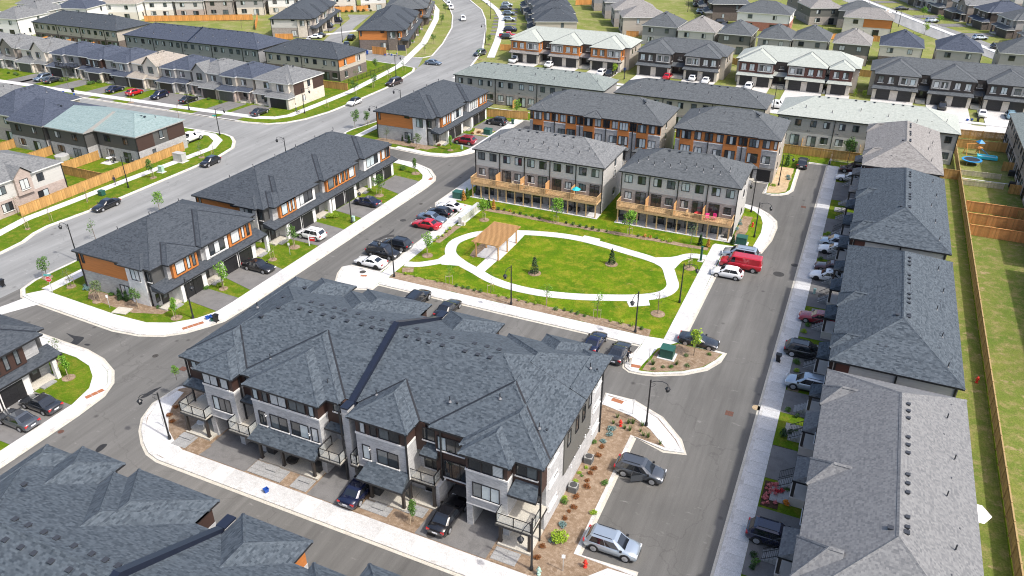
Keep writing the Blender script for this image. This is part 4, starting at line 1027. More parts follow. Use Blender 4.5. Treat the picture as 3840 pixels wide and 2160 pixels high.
    for x, y in [(-47.9, 43.5), (-35.95, 42.75), (-29.2, 42.6), (-17.1, 43.3), (-17.1, 58.8), (-54.55, 43.6), (-26.6, 44.0)]: downpipe(root, X(x), Y(y), .1, 8.0)
    for x, y in [(-44.6, 42.9), (-38.9 - .2, 42.6), (-32.4, 42.4)]: ac_unit(root, X(x), Y(y), .31, 'ac_dark')
    hv = MB()
    for y, z in [(50.2, 2.6), (51.0, 2.9), (52.4, 3.1), (53.8, 3.3), (55, 3.4)]: hv.tube([(X(-17.2), Y(y), z), (X(-16.95), Y(y), z), (X(-16.95), Y(y), z + .3)], .06, 6)
    for x, y, z in [(-44.4, 42.6, 4.9), (-39.5, 42.6, 4.3), (-33.0, 42.6, 4.9), (-26.3, 43.95, 2.9), (-24.2, 43.95, 2.9)]: hv.tube([(X(x), Y(y) + .1, z), (X(x), Y(y) - .12, z), (X(x), Y(y) - .12, z + .28)], .055, 6)
    split_build(hv, 'wall_flue', 'white_paint', root)
    return root
near = stacked_block(0, 'nearest three storey pale brick townhouse block with glass balconies and slate roof', 'siding_brown')
near2 = stacked_block(-32.0, 'slate roof of the block cut off at the bottom left corner', 'siding_orange')

# ================================================================== TOWNHOUSES WITH GARAGES (left of the inner street, facing east)
def garage_block(y0, y1, label, wings, boxes, garages, doors, roofmat='roof_charcoal', south=True, cx=-82.3, rot='E', name='townhouse_block', accent='siding_orange', cy=None, xrot=None, brick='brick_white', lower='stone_ledge', sidecol='siding_charcoal', trimroof='fascia_black'):
    """long two storey row; along-street positions are given in world y"""
    yc = (y0 + y1) / 2
    root = thing(name, label, 'townhouse', (cx, yc, 0) if cy is None else (cx, cy, 0), ROT[rot] if xrot is None else xrot)
    U = lambda y: y - yc
    L = (y1 - y0) / 2
    ze, p = 5.75, 0.45
    rf = MB()
    hip(rf, -L - .5, L + .5, -6.7, 7.1, ze, p, mf=1)
    for k, (a, b) in enumerate(wings): wing(rf, U(a), U(b), -7.7, 0.1, ze, p, -6.7, dz=.012 * (k % 2 + 1))
    if south: hip(rf, -L - .95, -L + 4, -5.6, -1.6, ze + .02, p, 'hg', 'x')
    roof = rf.build('roof', [roofmat, trimroof], root, uv=True)
    n = int((y1 - y0) / 1.5)
    for i in range(n):
        x = -L + 7.4 + i * 1.5
        if x < L - 7: vent(roof, x, 0.9, ze + 6.2 * p)
    for x in [-L + 4 + k * 5.3 for k in range(int((y1 - y0) / 5.3))]:
        stack(roof, x, 3.2, ze + 3.9 * p); vent(roof, x + 1, 4.2, ze + 2.8 * p).scale = (.5, .5, .6)
    w = MB(); w.box(-L, L, -6.2, 6.6, 2.9, ze - .15); w.build('upper_wall', sidecol, root, uv=True)
    w = MB(); w.box(-L, L, -6.25, 6.65, 0, 2.9); w.build('lower_wall', lower, root, uv=True)
    # the end elevation that faces the camera: coloured siding over stone with a white brick tower
    if south:
        s = MB(); s.box(-L - .06, -L, -1.9, 6.6, 2.95, ze - .16); s.build('end_siding', accent, root, uv=True)
        s = MB(); s.box(-L - .3, -L, -5.0, -2.0, 0, ze - .16); s.build('brick_tower', brick, root, uv=True)
        window(root, -L - .3, -3.6, 3.6, 1.5, 1.7, 'W', 2, GLASS_L); window(root, -L, -0.6, .6, 1.6, 1.5, 'W', 2, GLASS_L)
        window(root, -L - .06, 5.9, 4.0, .5, 1.6, 'W', 1, GLASS, sill=False); window(root, -L - .06, -.6, 5.0, 1.2, .4, 'W', 1, GLASS_D, sill=False)
        window(root, -L, -5.6, 3.7, .7, 1.3, 'W', 2, GLASS)
        downpipe(root, -L - .1, 6.6, 0, 5.5); downpipe(root, -L - .12, -5.2, 0, 5.3)
    for a, b in wings:
        s = MB(); s.box(U(a) + .45, U(b) - .45, -6.75, -6.2, 3.0, ze - .15); s.build('bay', lower, root, uv=True)
    for c, a, b in boxes:
        s = MB(); s.box(U(a), U(b), -7.2, -6.2, 3.35, ze - .16); s.build('box_window', accent if c == 'o' else brick, root, uv=True)
        wd = b - a
        if c == 'o':
            if wd > 5.5:
                for f in (.13, .62): pass
                window(root, U(a) + 1.1, -7.2, 3.65, 1.5, 1.75, 'S', 1, GLASS_L, sill=False); window(root, U(a) + 2.5, -7.2, 3.65, .55, 1.75, 'S', 1, GLASS, sill=False); window(root, U(a) + 3.5, -7.2, 3.65, .55, 1.75, 'S', 1, GLASS_L, sill=False)
                window(root, U(b) - 1.1, -7.2, 3.65, 1.5, 1.75, 'S', 1, GLASS_L, sill=False); window(root, U(b) - 2.5, -7.2, 3.65, .55, 1.75, 'S', 1, GLASS, sill=False); window(root, U(b) - 3.5, -7.2, 3.65, .55, 1.75, 'S', 1, GLASS_L, sill=False)
            else:
                window(root, U(a) + wd * .28, -7.2, 3.65, wd * .36, 1.75, 'S', 1, GLASS_L, sill=False)
                window(root, U(a) + wd * .62, -7.2, 3.65, .55, 1.75, 'S', 1, GLASS_L, sill=False); window(root, U(a) + wd * .84, -7.2, 3.65, .55, 1.75, 'S', 1, GLASS, sill=False)
        else:
            window(root, U(a) + wd * .5, -7.2, 3.65, wd * .7, 1.7, 'S', 3, ['pane_sky', 'pane_dark', 'pane_blind'])
    c = MB()  # canopy roof along the whole front
    a, b = -L - .5, L + .6
    c.face([(a, -8.25, 2.85), (b, -8.25, 2.85), (b, -6.15, 3.55), (a, -6.15, 3.55)]); c.face([(a, -8.25, 2.85), (a, -6.15, 3.55), (a, -6.15, 2.83)]); c.face([(b, -8.25, 2.85), (b, -6.15, 2.83), (b, -6.15, 3.55)])
    c.box(a, b, -8.28, -6.16, 2.66, 2.84, 1)
    c.build('canopy_roof', [roofmat, trimroof], root, uv=True)
    for ga, gb in garages:
        s = MB(); s.box(U(ga) - .5, U(gb) + .5, -7.75, -6.2, 0, 2.68); s.build('garage_wall', brick, root, uv=True)
        n = max(1, round((gb - ga) / 3.0)); ww = (gb - ga) / n
        for k in range(n): garage(root, U(ga) + ww * (k + .5), -7.75, .12, ww - .5, 2.15)
        downpipe(root, U((ga + gb) / 2), -7.8, .1, 2.6)
    for d in doors:
        door(root, U(d), -6.26, .35)
        s = MB(); s.box(U(d) - 1.4, U(d) + 1.4, -7.7, -6.2, 0, .34); st = s.build('porch', 'patio_concrete', root)
        s = MB(); s.box(U(d) - .8, U(d) + .8, -8.4, -7.7, 0, .24); s.build('step', 'paver', st)
        s = MB(); s.box(U(d) + 1.15, U(d) + 1.6, -8.1, -7.65, 0, 2.66); s.build('porch_pier', brick, root, uv=True)
        window(root, U(d) - 1.1, -6.26, 1.0, .6, 1.2, 'S', 1, GLASS, sill=False)
    for x in [k * 5.2 for k in range(int(L / 2.6))]:
        window(root, -L + 2.2 + x, 6.6, 3.9, 1.4, 1.3, 'N', 2, GLASS); window(root, -L + 2.2 + x, 6.65, .9, 1.5, 1.6, 'N', 2, GLASS)
    return root
garage_block(59.0, 77.2, 'charcoal roofed townhouse row with orange end siding beside the STOP sign', [(60.4, 66.0), (66.2, 76.4)], [('o', 61.4, 65.6), ('w', 67.1, 71.2), ('o', 71.4, 75.9)],
             [(61.8, 65.4), (69.0, 75.0)], [59.9 + .2, 67.2, 76.4])
garage_block(79.9, 112.6, 'longest charcoal roofed townhouse row beside the pergola street', [(80.6, 85.6), (82.0, 91.2), (92.6, 102.0), (103.8, 112.5)], [('o', 82.2, 85.9), ('w', 86.1, 90.6), ('o', 93.7, 101.6), ('w', 104.2, 109.2), ('o', 109.4, 112.4)],
             [(83.0, 89.0), (94.4, 100.2), (106.4, 111.8)], [81.0, 91.6, 103.0])
garage_block(129.4, 152.6, 'orange ended townhouse row with two red and grey cars, behind the curved junction', [(130.6, 141.3), (143.0, 152.4)], [('o', 131.6, 135.4), ('w', 136.0, 140.6), ('w', 143.6, 147.6), ('o', 148.0, 152.0)],
             [(133.2, 139.0), (144.0, 150.2)], [131.2, 141.6])
garage_block(20.0, 43.4, 'dark brown fronted townhouse row at the far left edge', [(22, 30), (33.5, 43.0)], [('o', 23, 27), ('o', 35.4, 40.8), ('w', 29, 32)],
             [(24, 30), (33.6, 39.6)], [32, 41.6], accent='siding_brown', south=True)

# ================================================================== DECK HOUSES BEHIND THE PARK (rear elevation)
def deck_block(x0, x1, label, roofmat, units, gap=0):
    cx = (x0 + x1) / 2; root = thing('townhouse_block', label, 'townhouse', (cx, 115.8, 0)); L = (x1 - x0) / 2
    ze, p = 8.05, .48
    rf = MB(); hip(rf, -L - .45, L + .45, -5.55, 5.55, ze, p)
    roof = rf.build('roof', [roofmat, 'fascia_black'], root, uv=True)
    k = 0
    for i in range(int(2 * L / 1.6)):
        x = -L + 6 + i * 1.6
        if x < L - 5.4 and i % 4 != 3: vent(roof, x, -.35, ze + 5.2 * p)
    for i in range(units * 3): stack(roof, -L + 2 + i * (2 * L - 4) / (units * 3 - 1), -3.5 + (i % 2) * .9, ze + (2.1 + (i % 2) * .9) * p)
    w = MB(); w.box(-L, L, -5.1, 5.1, 5.15, ze - .15); w.build('upper_wall', 'siding_light', root, uv=True)
    w = MB(); w.box(-L, L, -5.12, 5.12, 0, 5.15); w.build('lower_wall', 'brick_taupe', root, uv=True)
    w = MB(); w.box(L, L + .05, -5.08, 5.08, 0.2, ze - .2); w.box(-L - .05, -L, -5.08, 5.08, .2, ze - .2); split_build(w, 'end_siding', 'siding_light', root, True)
    uw = 2 * L / units
    for u in range(units):
        a = -L + uw * u; fl = u % 2
        f = (lambda t: a + uw * (1 - t)) if fl else (lambda t: a + uw * t)
        window(root, f(.25), -5.1, 6.2, 1.25, 1.3, 'S', 2, GLASS, sill=False); window(root, f(.72), -5.1, 6.2, 1.25, 1.3, 'S', 2, GLASS, sill=False)
        window(root, f(.27), -5.12, 3.55, 1.1, 1.15, 'S', 2, GLASS); window(root, f(.72), -5.12, 2.82, 1.6, 2.1, 'S', 2, GLASS_D, sill=False)
        window(root, f(.55), -5.12, .2, 1.7, 2.05, 'S', 2, GLASS_D, sill=False)
        ac_unit(root, f(.15), -5.8, .12, 'ac_dark')
        if u: downpipe(root, a, -5.2, .1, 7.9)
        vb = MB()
        for t in (-.3, .0, .3): vb.box(a + .8 + t, a + 1.0 + t, -5.16, -5.1, 4.6, 4.8)
        if u: vb.build('wall_vent', 'black_metal', root)
    downpipe(root, L, -5.2, .1, 7.9); downpipe(root, -L, -5.2, .1, 7.9)
    # slab and timber deck
    s = MB(); s.box(-L - .1, L + .1, -7.4, -5.1, 0, .16); s.build('patio_slab', 'concrete', root)
    d = MB(); d.box(-L + .1, L - .1, -7.3, -5.12, 2.62, 2.72); d.box(-L + .1, L - .1, -7.34, -7.26, 2.42, 2.72); d.box(-L + .06, -L + .14, -7.34, -5.12, 2.42, 2.72); d.box(L - .14, L - .06, -7.34, -5.12, 2.42, 2.72)
    nb = int((2 * L - .2) / .145)
    for i in range(nb): d.box(-L + .1 + i * .145 + .006, -L + .1 + (i + 1) * .145 - .006, -7.28, -5.13, 2.72, 2.75)
    deck = d.build('deck', 'deck_wood', root)
    np_ = units * 3
    for i in range(np_):
        s = MB(); s.box(-.085, .085, -.085, .085, 0, 2.3); s.build('deck_post', 'deck_wood', deck, (-L + .3 + i * (2 * L - .6) / (np_ - 1), -7.1, .15))
    for u in range(units):   # one railing run per unit
        a = -L + .1 + (2 * L - .2) * u / units; b = -L + .1 + (2 * L - .2) * (u + 1) / units
        r = MB(); r.box(a, b, -7.3, -7.2, 3.7, 3.78); r.box(a, b, -7.28, -7.22, 2.85, 2.91)
        n = int((b - a) / .13)
        for i in range(n): r.box(a + (i + .5) * (b - a) / n - .022, a + (i + .5) * (b - a) / n + .022, -7.29, -7.21, 2.75, 3.7)
        r.box(a - .05, a + .05, -7.31, -7.19, 2.7, 3.82)
        r.build('railing', 'deck_wood', deck)
        if u:
            q = MB(); q.box(a - .04, a + .04, -6.9, -5.14, 2.75, 4.55)
            q.build('privacy_screen', 'pergola_wood', deck)
    for sx in (-1, 1):
        r = MB(); x = sx * (L - .1); r.box(x - .04, x + .04, -7.2, -5.12, 3.7, 3.78)
        for i in range(15): r.box(x - .03, x + .03, -7.1 + i * .135, -7.06 + i * .135, 2.75, 3.7)
        r.build('railing', 'deck_wood', deck)
    for z in (1.4, 4.4, 6.3): window(root, L + .05, 1.0, z, .8, 1.1, 'E', 1, GLASS)
    for u in range(units):
        a = -L + uw * (u + .5); garage(root, a, 5.12, .1, 2.6, 2.2, 'N'); window(root, a, 5.12, 3.4, 2.2, 1.5, 'N', 3, GLASS); window(root, a, 5.1, 6.2, 2.0, 1.3, 'N', 2, GLASS)
    return root
deck_block(-56.9, -34.5, 'grey roofed townhouse block with a long timber deck, next to the pergola', 'roof_grey', 5)
deck_block(-31.4, -13.6, 'dark roofed townhouse block with a shorter timber deck and pink chairs', 'roof_mid', 4)

# ================================================================== ORANGE FRONTED BLOCKS
def orange_block(x0, x1, label, units):
    cx = (x0 + x1) / 2; root = thing('townhouse_block', label, 'townhouse', (cx, 142.2, 0)); L = (x1 - x0) / 2
    ze, p = 8.05, .46
    rf = MB(); hip(rf, -L - .45, L + .45, -6.4, 6.4, ze, p)
    wing(rf, -L - .3, -L + 3.6, -6.75, 0, ze, p, None, dz=.02, val=False)
    if units > 3: wing(rf, -1.7, 1.7, -7.0, 0, ze, p, -6.4, dz=.02)
    wing(rf, L - 3.4, L + .44, -6.75, 0, ze, p, None, dz=.02, val=False)
    roof = rf.build('roof', ['roof_mid', 'fascia_black'], root, uv=True)
    for i in range(5): vent(roof, L - 5.6 + .3 * i, .4 - i * .5, ze + 5.6 * p - .25 * 0)
    for i in range(units): stack(roof, -L + 3 + i * 4.5, -2 + i * .4, ze + 4.4 * p)
    w = MB(); w.box(-L, L, -5.9, 5.9, 0, ze - .15); w.build('wall', 'siding_beige', root, uv=True)
    uw = 2 * L / units
    for u in range(units):
        a = -L + uw * u; fl = u % 2
        f = (lambda t: a + uw * (1 - t)) if fl else (lambda t: a + uw * t)
        def seg(t0, t1, z0, z1, mat, nm, yy):
            s = MB(); q = sorted((f(t0), f(t1))); s.box(q[0], q[1], yy, -5.9, z0, z1); s.build(nm, mat, root, uv=True)
        seg(0.0, .14, 0, 5.9, 'brick_grey', 'brick_pier', -6.1); seg(0, .14, 5.9, ze - .15, 'siding_orange', 'siding_panel', -6.0)
        seg(.14, .56, 2.6, ze - .15, 'siding_orange', 'siding_panel', -6.25); seg(.14, .52, 0, 2.6, 'brick_grey', 'brick_base', -6.0)
        seg(.52, 1.0, 5.9, ze - .15, 'siding_orange', 'siding_panel', -5.98); seg(.52, 1.0, 2.7, 5.85, 'brick_grey', 'brick_panel', -6.1)
        s = MB(); q = sorted((f(.5), f(1.0))); s.box(q[0], q[1], -6.16, -5.9, 5.82, 5.96); q = sorted((f(0), f(.15))); s.box(q[0], q[1], -6.16, -5.9, 5.82, 5.96); s.build('stone_band', 'stone_trim', root)
        window(root, f(.33), -6.25, 6.2, 1.7, 1.5, 'S', 3, GLASS, sill=False); window(root, f(.33), -6.25, 3.4, 1.8, 1.7, 'S', 3, GLASS, sill=False)
        window(root, f(.66), -5.98, 6.2, 1.35, 1.45, 'S', 2, GLASS_L, sill=False); window(root, f(.93), -5.98, 6.2, .6, 1.45, 'S', 1, GLASS, sill=False); window(root, f(.07), -6.0, 6.2, .6, 1.45, 'S', 1, GLASS_D, sill=False)
        window(root, f(.72), -6.1, 3.5, 1.4, 1.4, 'S', 2, GLASS_L)
        garage(root, f(.70), -5.92, .1, 2.5, 2.2, 'S'); door(root, f(.32), -6.0, .5)
        s = MB(); s.box(f(.32) - .9, f(.32) + .9, -7.2, -6.0, 0, .5); pc = s.build('porch', 'patio_concrete', root)
        for k in range(3):
            s = MB(); s.box(f(.32) - .7, f(.32) + .7, -7.5 - .3 * k, -7.2 - .3 * k, 0, .36 - .12 * k); s.build('step', 'paver', pc)
        s = MB(); s.face([(f(.32) - 1.3, -7.3, 2.75), (f(.32) + 1.3, -7.3, 2.75), (f(.32), -6.2, 3.5)]); s.face([(f(.32) - 1.3, -7.3, 2.75), (f(.32), -6.2, 3.5), (f(.32) - 1.3, -6.1, 2.75)]); s.face([(f(.32) + 1.3, -7.3, 2.75), (f(.32) + 1.3, -6.1, 2.75), (f(.32), -6.2, 3.5)])
        s.box(f(.32) - 1.3, f(.32) + 1.3, -7.32, -6.1, 2.6, 2.74, 1); s.build('porch_roof', ['roof_mid', 'fascia_black'], root, uv=True)
        if u: downpipe(root, a, -6.2, .1, 7.9)
        window(root, f(.5), 5.9, 6.1, 1.4, 1.3, 'N', 2, GLASS); window(root, f(.5), 5.9, 3.4, 1.7, 1.6, 'N', 2, GLASS)
    for z in (1.5, 4.2, 6.4): window(root, L, -2.0, z, .7, 1.2, 'E', 1, GLASS); 
    return root
orange_block(-57.9, -32.0, 'wider dark roofed block with orange siding and grey brick front', 5)
orange_block(-29.2, -11.3, 'narrower orange and grey brick block beside the sandy strip', 3)

# ================================================================== ROW ALONG THE RIGHT (facing west to the street)
def row_block(y0, y1, label, roofmat, bumps, porches, fas='fascia_black', z_e=8.0):
    """local x runs to world -y when facing west"""
    cy = (y0 + y1) / 2; root = thing('townhouse_block', label, 'townhouse', (8.1, cy, 0), ROT['W']); L = (y1 - y0) / 2
    U = lambda y: cy - y
    p = .5
    rf = MB(); hip(rf, -L, L, -5.85, 5.85, z_e, p)
    for a, b in bumps: hip(rf, U(b), U(a), -6.0, -3.05, z_e + .03, .84, 'hg', 'y')
    roof = rf.build('roof', [roofmat, fas], root, uv=True)
    for i in range(int(2 * L / 5.2)):
        for k in range(3):
            x = -L + 7.0 + i * 4.6 + k * 1.0
            if x < L - 6.4: vent(roof, x, .55, z_e + 5.5 * p).scale = (.8, .8, .8)
    for x in (-.5, .5): vent(roof, L - 6.7, x, z_e + 5.4 * p)
    for i in range(int(2 * L / 2.6)):
        x = -L + 2.5 + i * 2.6; y = 4.3 - (i % 3) * .4
        if x < L - 1.6:
            if i % 2: stack(roof, x, y, z_e + (5.8 - y) * p)
            else: vent(roof, x, y, z_e + (5.8 - y) * p - .05).scale = (.45, .45, .7)
    for x in (-.35, .35): vent(roof, L - 2.6, x - 1.5, z_e + 2.6 * p - .05).scale = (.5, .5, .6)
    w = MB(); w.box(-L + .4, L - .4, -5.3, 5.4, 2.6, z_e - .15); w.build('upper_wall', 'siding_taupe', root, uv=True)
    w = MB(); w.box(-L + .38, L - .38, -5.32, 5.42, 0, 2.6); w.build('lower_wall', 'brick_taupe', root, uv=True)
    w = MB(); w.box(L - .42, L - .34, -5.0, 5.2, .2, z_e - .2); w.build('end_siding', 'siding_light', root, uv=True)
    w = MB(); w.box(L - .36, L - .30, -5.3, -3.9, 2.7, z_e - .2); w.build('corner_panel', 'siding_redbrown', root, uv=True)
    for x in (-5.2, 0.2, 5.2): downpipe(root, L - .3, x, .1, 7.8).scale = (1.6, 1.2, 1)
    for a, b in bumps:
        s = MB(); s.box(U(b) + .4, U(a) - .4, -5.6, -5.3, 2.6, z_e - .16); s.build('bay', 'siding_brown', root, uv=True)
        window(root, U((a + b) / 2), -5.6, 5.6, 1.8, 1.6, 'S', 3, GLASS); window(root, U((a + b) / 2), -5.6, 3.2, 1.8, 1.5, 'S', 3, GLASS)
    n = round((y1 - y0) / 6.0)
    for i in range(n):
        x = -L + .4 + (2 * L - .8) * (i + .5) / n
        window(root, x - 1.4, -5.3, 5.6, 1.2, 1.5, 'S', 2, GLASS); window(root, x + 1.4, -5.3, 3.2, 1.2, 1.5, 'S', 2, GLASS)
        garage(root, x + .9, -5.33, .12, 2.5, 2.2, 'S', 'garage_brown'); door(root, x - 1.6, -5.33, 1.0)
        window(root, x - 1.2, 5.4, 5.6, 1.3, 1.3, 'N', 2, GLASS); window(root, x + 1.2, 5.42, .8, 1.7, 2.0, 'N', 2, GLASS_D, sill=False)
    for a, b in porches:   # raised porch, steps with black railing, lean-to roof
        c = U((a + b) / 2); h = (b - a) / 2
        r = MB(); r.face([(c - h, -6.85, 3.05), (c + h, -6.85, 3.05), (c + h - .5, -5.35, 3.75), (c - h + .5, -5.35, 3.75)]); r.face([(c - h, -6.85, 3.05), (c - h + .5, -5.35, 3.75), (c - h, -5.3, 3.05)]); r.face([(c + h, -6.85, 3.05), (c + h, -5.3, 3.05), (c + h - .5, -5.35, 3.75)])
        r.box(c - h, c + h, -6.88, -5.3, 2.86, 3.04, 1); r.build('porch_roof', [roofmat, 'fascia_black'], root, uv=True)
        for sx in (-1, 1):
            s = MB(); s.box(-.13, .13, -.13, .13, 0, 1.9); s.build('porch_post', 'bronze_metal', root, (c + sx * (h - .3), -6.65, 1.0))
        s = MB(); s.box(c - h + .1, c + h - .1, -6.8, -5.3, 0, 1.0); s.box(c - h + .05, c + h - .05, -6.85, -5.3, 1.0, 1.08); pc = s.build('porch', 'stone_block', root)
        for k in range(4):
            s = MB(); s.box(c - h + .3, c - h + 1.5, -7.1 - .3 * k, -6.82 - .3 * k, 0, .8 - .2 * k); s.build('step', 'paver', pc)
        if b - a > 2.5:
            q = MB()
            for xx in (c - h + .3, c - h + 1.5):
                q.bar((xx, -6.8, 2.0), (xx, -8.0, 1.1), .05); q.bar((xx, -6.8, 1.2), (xx, -8.0, .3), .04)
                for k in range(9): yy = -6.85 - k * .14; q.box(xx - .012, xx + .012, yy - .012, yy + .012, 1.2 + (yy + 6.8) * .75, 2.0 + (yy + 6.8) * .75)
            split_build(q, 'stair_rail', 'black_metal', root)
    return root
row_block(38.2, 67.2, 'light speckled roof row house block, nearest on the right edge', 'roof_speckled', [(40.5, 44.5), (50.2, 53.5), (61.2, 64.3)], [(46.9, 50.3), (56.1, 59.5), (63.4, 66.8), (40.2, 43.4)])
row_block(68.9, 96.8, 'dark roofed row house block, second from the front on the right', 'roof_slate', [(80.2, 83.3), (71.2, 74)], [(69.4, 71.6), (76.9, 80.3), (86.1, 89.3), (93.6, 96.6)])
row_block(99.1, 127.0, 'dark roofed row house block, third from the front on the right', 'roof_slate', [(113.6, 116.6), (101, 104)], [(99.5, 102.2), (107.0, 110.3), (115.5, 119.0), (122.4, 125.6)])
row_block(128.8, 152.5, 'warm grey roofed row house block at the far end of the right street', 'roof_warm_grey', [(147.5, 150.5), (133, 136)], [(129.5, 132), (138.2, 141.4), (145.4, 148.6)])

# ================================================================== ROWS SEEN FROM BEHIND
def rear_block(cx, cy, L, dep, label, roofmat, wall, brick, units, rot=0.0, ze=6.0, screens=True, fas='fascia_black', end_accent=None, split=False, lower_h=2.7, win=GLASS, p=.42):
    root = thing('townhouse_block', label, 'townhouse', (cx, cy, 0), rot)
    h = dep / 2; L = L / 2
    rf = MB()
    R0, R1 = hip(rf, -L - .4, L + .4, -h - .4, h + .4, ze, p)
    roof = rf.build('roof', [roofmat, fas], root, uv=True)
    zr = ze + (h + .4) * p
    for i in range(int(2 * L / 1.7)):
        x = -L + h + .6 + i * 1.7
        if x < L - h and i % 4 != 3: vent(roof, x, -.3, zr - .1)
    for i in range(units * 2):
        x = -L + 2.2 + i * (2 * L - 4.4) / (units * 2 - 1); y = -h + 1.6 + (i * 7 % 3) * .7
        zz = ze + min(y + h + .4, x + L + .4, L + .4 - x) * p
        if i % 2: stack(roof, x, y, zz)
        else: vent(roof, x, y, zz - .06).scale = (.5, .5, .7)
    if split:
        s = MB(); s.box(-.15, .15, -h - .2, 0, ze - .1, ze); 
        s.face([(-.16, -h - .35, ze + .12), (.16, -h - .35, ze + .12), (.16, 0, zr + .25), (-.16, 0, zr + .25)]); s.face([(.16, 0, zr + .25), (-.16, 0, zr + .25), (-.16, h + .35, ze + .12), (.16, h + .35, ze + .12)][::-1]); s.face([(.16, -h - .35, ze + .12), (.16, -h - .35, ze - .1), (.16, 0, zr - .1), (.16, 0, zr + .25)]); s.face([(-.16, -h - .35, ze + .12), (-.16, 0, zr + .25), (-.16, 0, zr - .1), (-.16, -h - .35, ze - .1)])
        s.build('parapet', 'flashing_navy', root)
    w = MB(); w.box(-L, L, -h, h, lower_h, ze - .12); w.build('upper_wall', wall, root, uv=True)
    w = MB(); w.box(-L - .02, L + .02, -h - .02, h + .02, 0, lower_h); w.build('lower_wall', brick, root, uv=True)
    if end_accent:
        for sx in ((-1, 1) if not isinstance(end_accent, tuple) else (end_accent[1],)):
            s = MB(); x = sx * L; s.box(min(x, x + .06 * sx), max(x, x + .06 * sx), -h, h * .2, lower_h + 1.0, ze - .13); s.build('end_panel', end_accent if isinstance(end_accent, str) else end_accent[0], root, uv=True)
            for k in (-.55, .45):
                window(root, x + .06 * sx, h * k, lower_h + 1.1, 1.1, 1.4, 'E' if sx > 0 else 'W', 2, win, 'frame_black'); window(root, x + .02 * sx, h * k, .8, 1.2, 1.5, 'E' if sx > 0 else 'W', 2, win)
    uw = 2 * L / units
    for u in range(units):
        a = -L + uw * u; f = (lambda t: a + uw * (1 - t)) if u % 2 else (lambda t: a + uw * t)
        window(root, f(.27), -h, ze - 1.95, 1.15, 1.25, 'S', 2, win, sill=False); window(root, f(.73), -h, ze - 1.95, 1.15, 1.25, 'S', 2, win, sill=False)
        window(root, f(.26), -h - .02, .9, 1.4, 1.35, 'S', 2, win); window(root, f(.70), -h - .02, .15, 1.7, 2.1, 'S', 2, win, sill=False)
        if u:
            if u % 2 == 0: downpipe(root, a, -h - .08, .1, ze - .2)
            if screens and u % 2:
                s = MB()
                for k in range(9): s.box(a - .03, a + .03, -h - .12 - k * .2, -h - .30 - k * .2 + .01, .05, 1.8)
                s.build('privacy_screen', 'fence_bright' if screens == 2 else 'fence_cedar', root)
        vb = MB(); vb.box(a + .5, a + .65, -h - .05, -h, lower_h + .4, lower_h + .55); vb.box(a + .8, a + .95, -h - .05, -h, lower_h + .4, lower_h + .55); vb.build('wall_vent', 'black_metal', root)
        garage(root, f(.7), h + .02, .1, 2.6, 2.2, 'N'); window(root, f(.4), h, ze - 2.0, 1.8, 1.4, 'N', 3, win)
    for x in (-L, L): downpipe(root, x, -h - .08, .1, ze - .2)
    return root
rear_block(-70.0, 167.3, 36.6, 10.0, 'sage green roofed townhouse row behind the orange ended house', 'roof_sage', 'siding_grey', 'brick_taupe', 7)
rear_block(-33.0, 167.6, 31.6, 10.6, 'brownish grey roofed row half hidden behind the orange fronted blocks', 'roof_mid', 'siding_beige', 'brick_taupe', 6)
rear_block(1.8, 166.2, 32.0, 12.2, 'pale mint roofed townhouse row above the cedar fence', 'roof_pale', 'siding_grey', 'siding_light', 6)
rear_block(33.6, 148, 62.0, 11.0, 'pale roofed row cut off by the right edge', 'roof_sage', 'siding_taupe', 'brick_taupe', 10, rot=ROT['W'], ze=6.0)
rear_block(33.6, 99.0, 31.0, 11.0, 'pale roofed row just beyond the right edge', 'roof_sage', 'siding_taupe', 'brick_taupe', 5, rot=ROT['W'], ze=6.0)
rear_block(-224.0, 175.0, 36.0, 13.0, 'dark hipped row with beige rear wall at the upper left', 'roof_charcoal', 'siding_beige', 'brick_brown', 7, ze=5.8, screens=2)
rear_block(-174.4, 171.6, 49.0, 12.6, 'long grey walled row with a dark parapet across its roof', 'roof_slate_blue', 'siding_slate', 'siding_slate', 9, ze=5.8, screens=0, split=True)
rear_block(-135.0, 170.6, 23.4, 12.2, 'dark roofed row with brown brick and orange end panel by the main road', 'roof_charcoal', 'siding_beige', 'brick_brown', 4, ze=5.8, screens=0, end_accent=('siding_orange', 1))

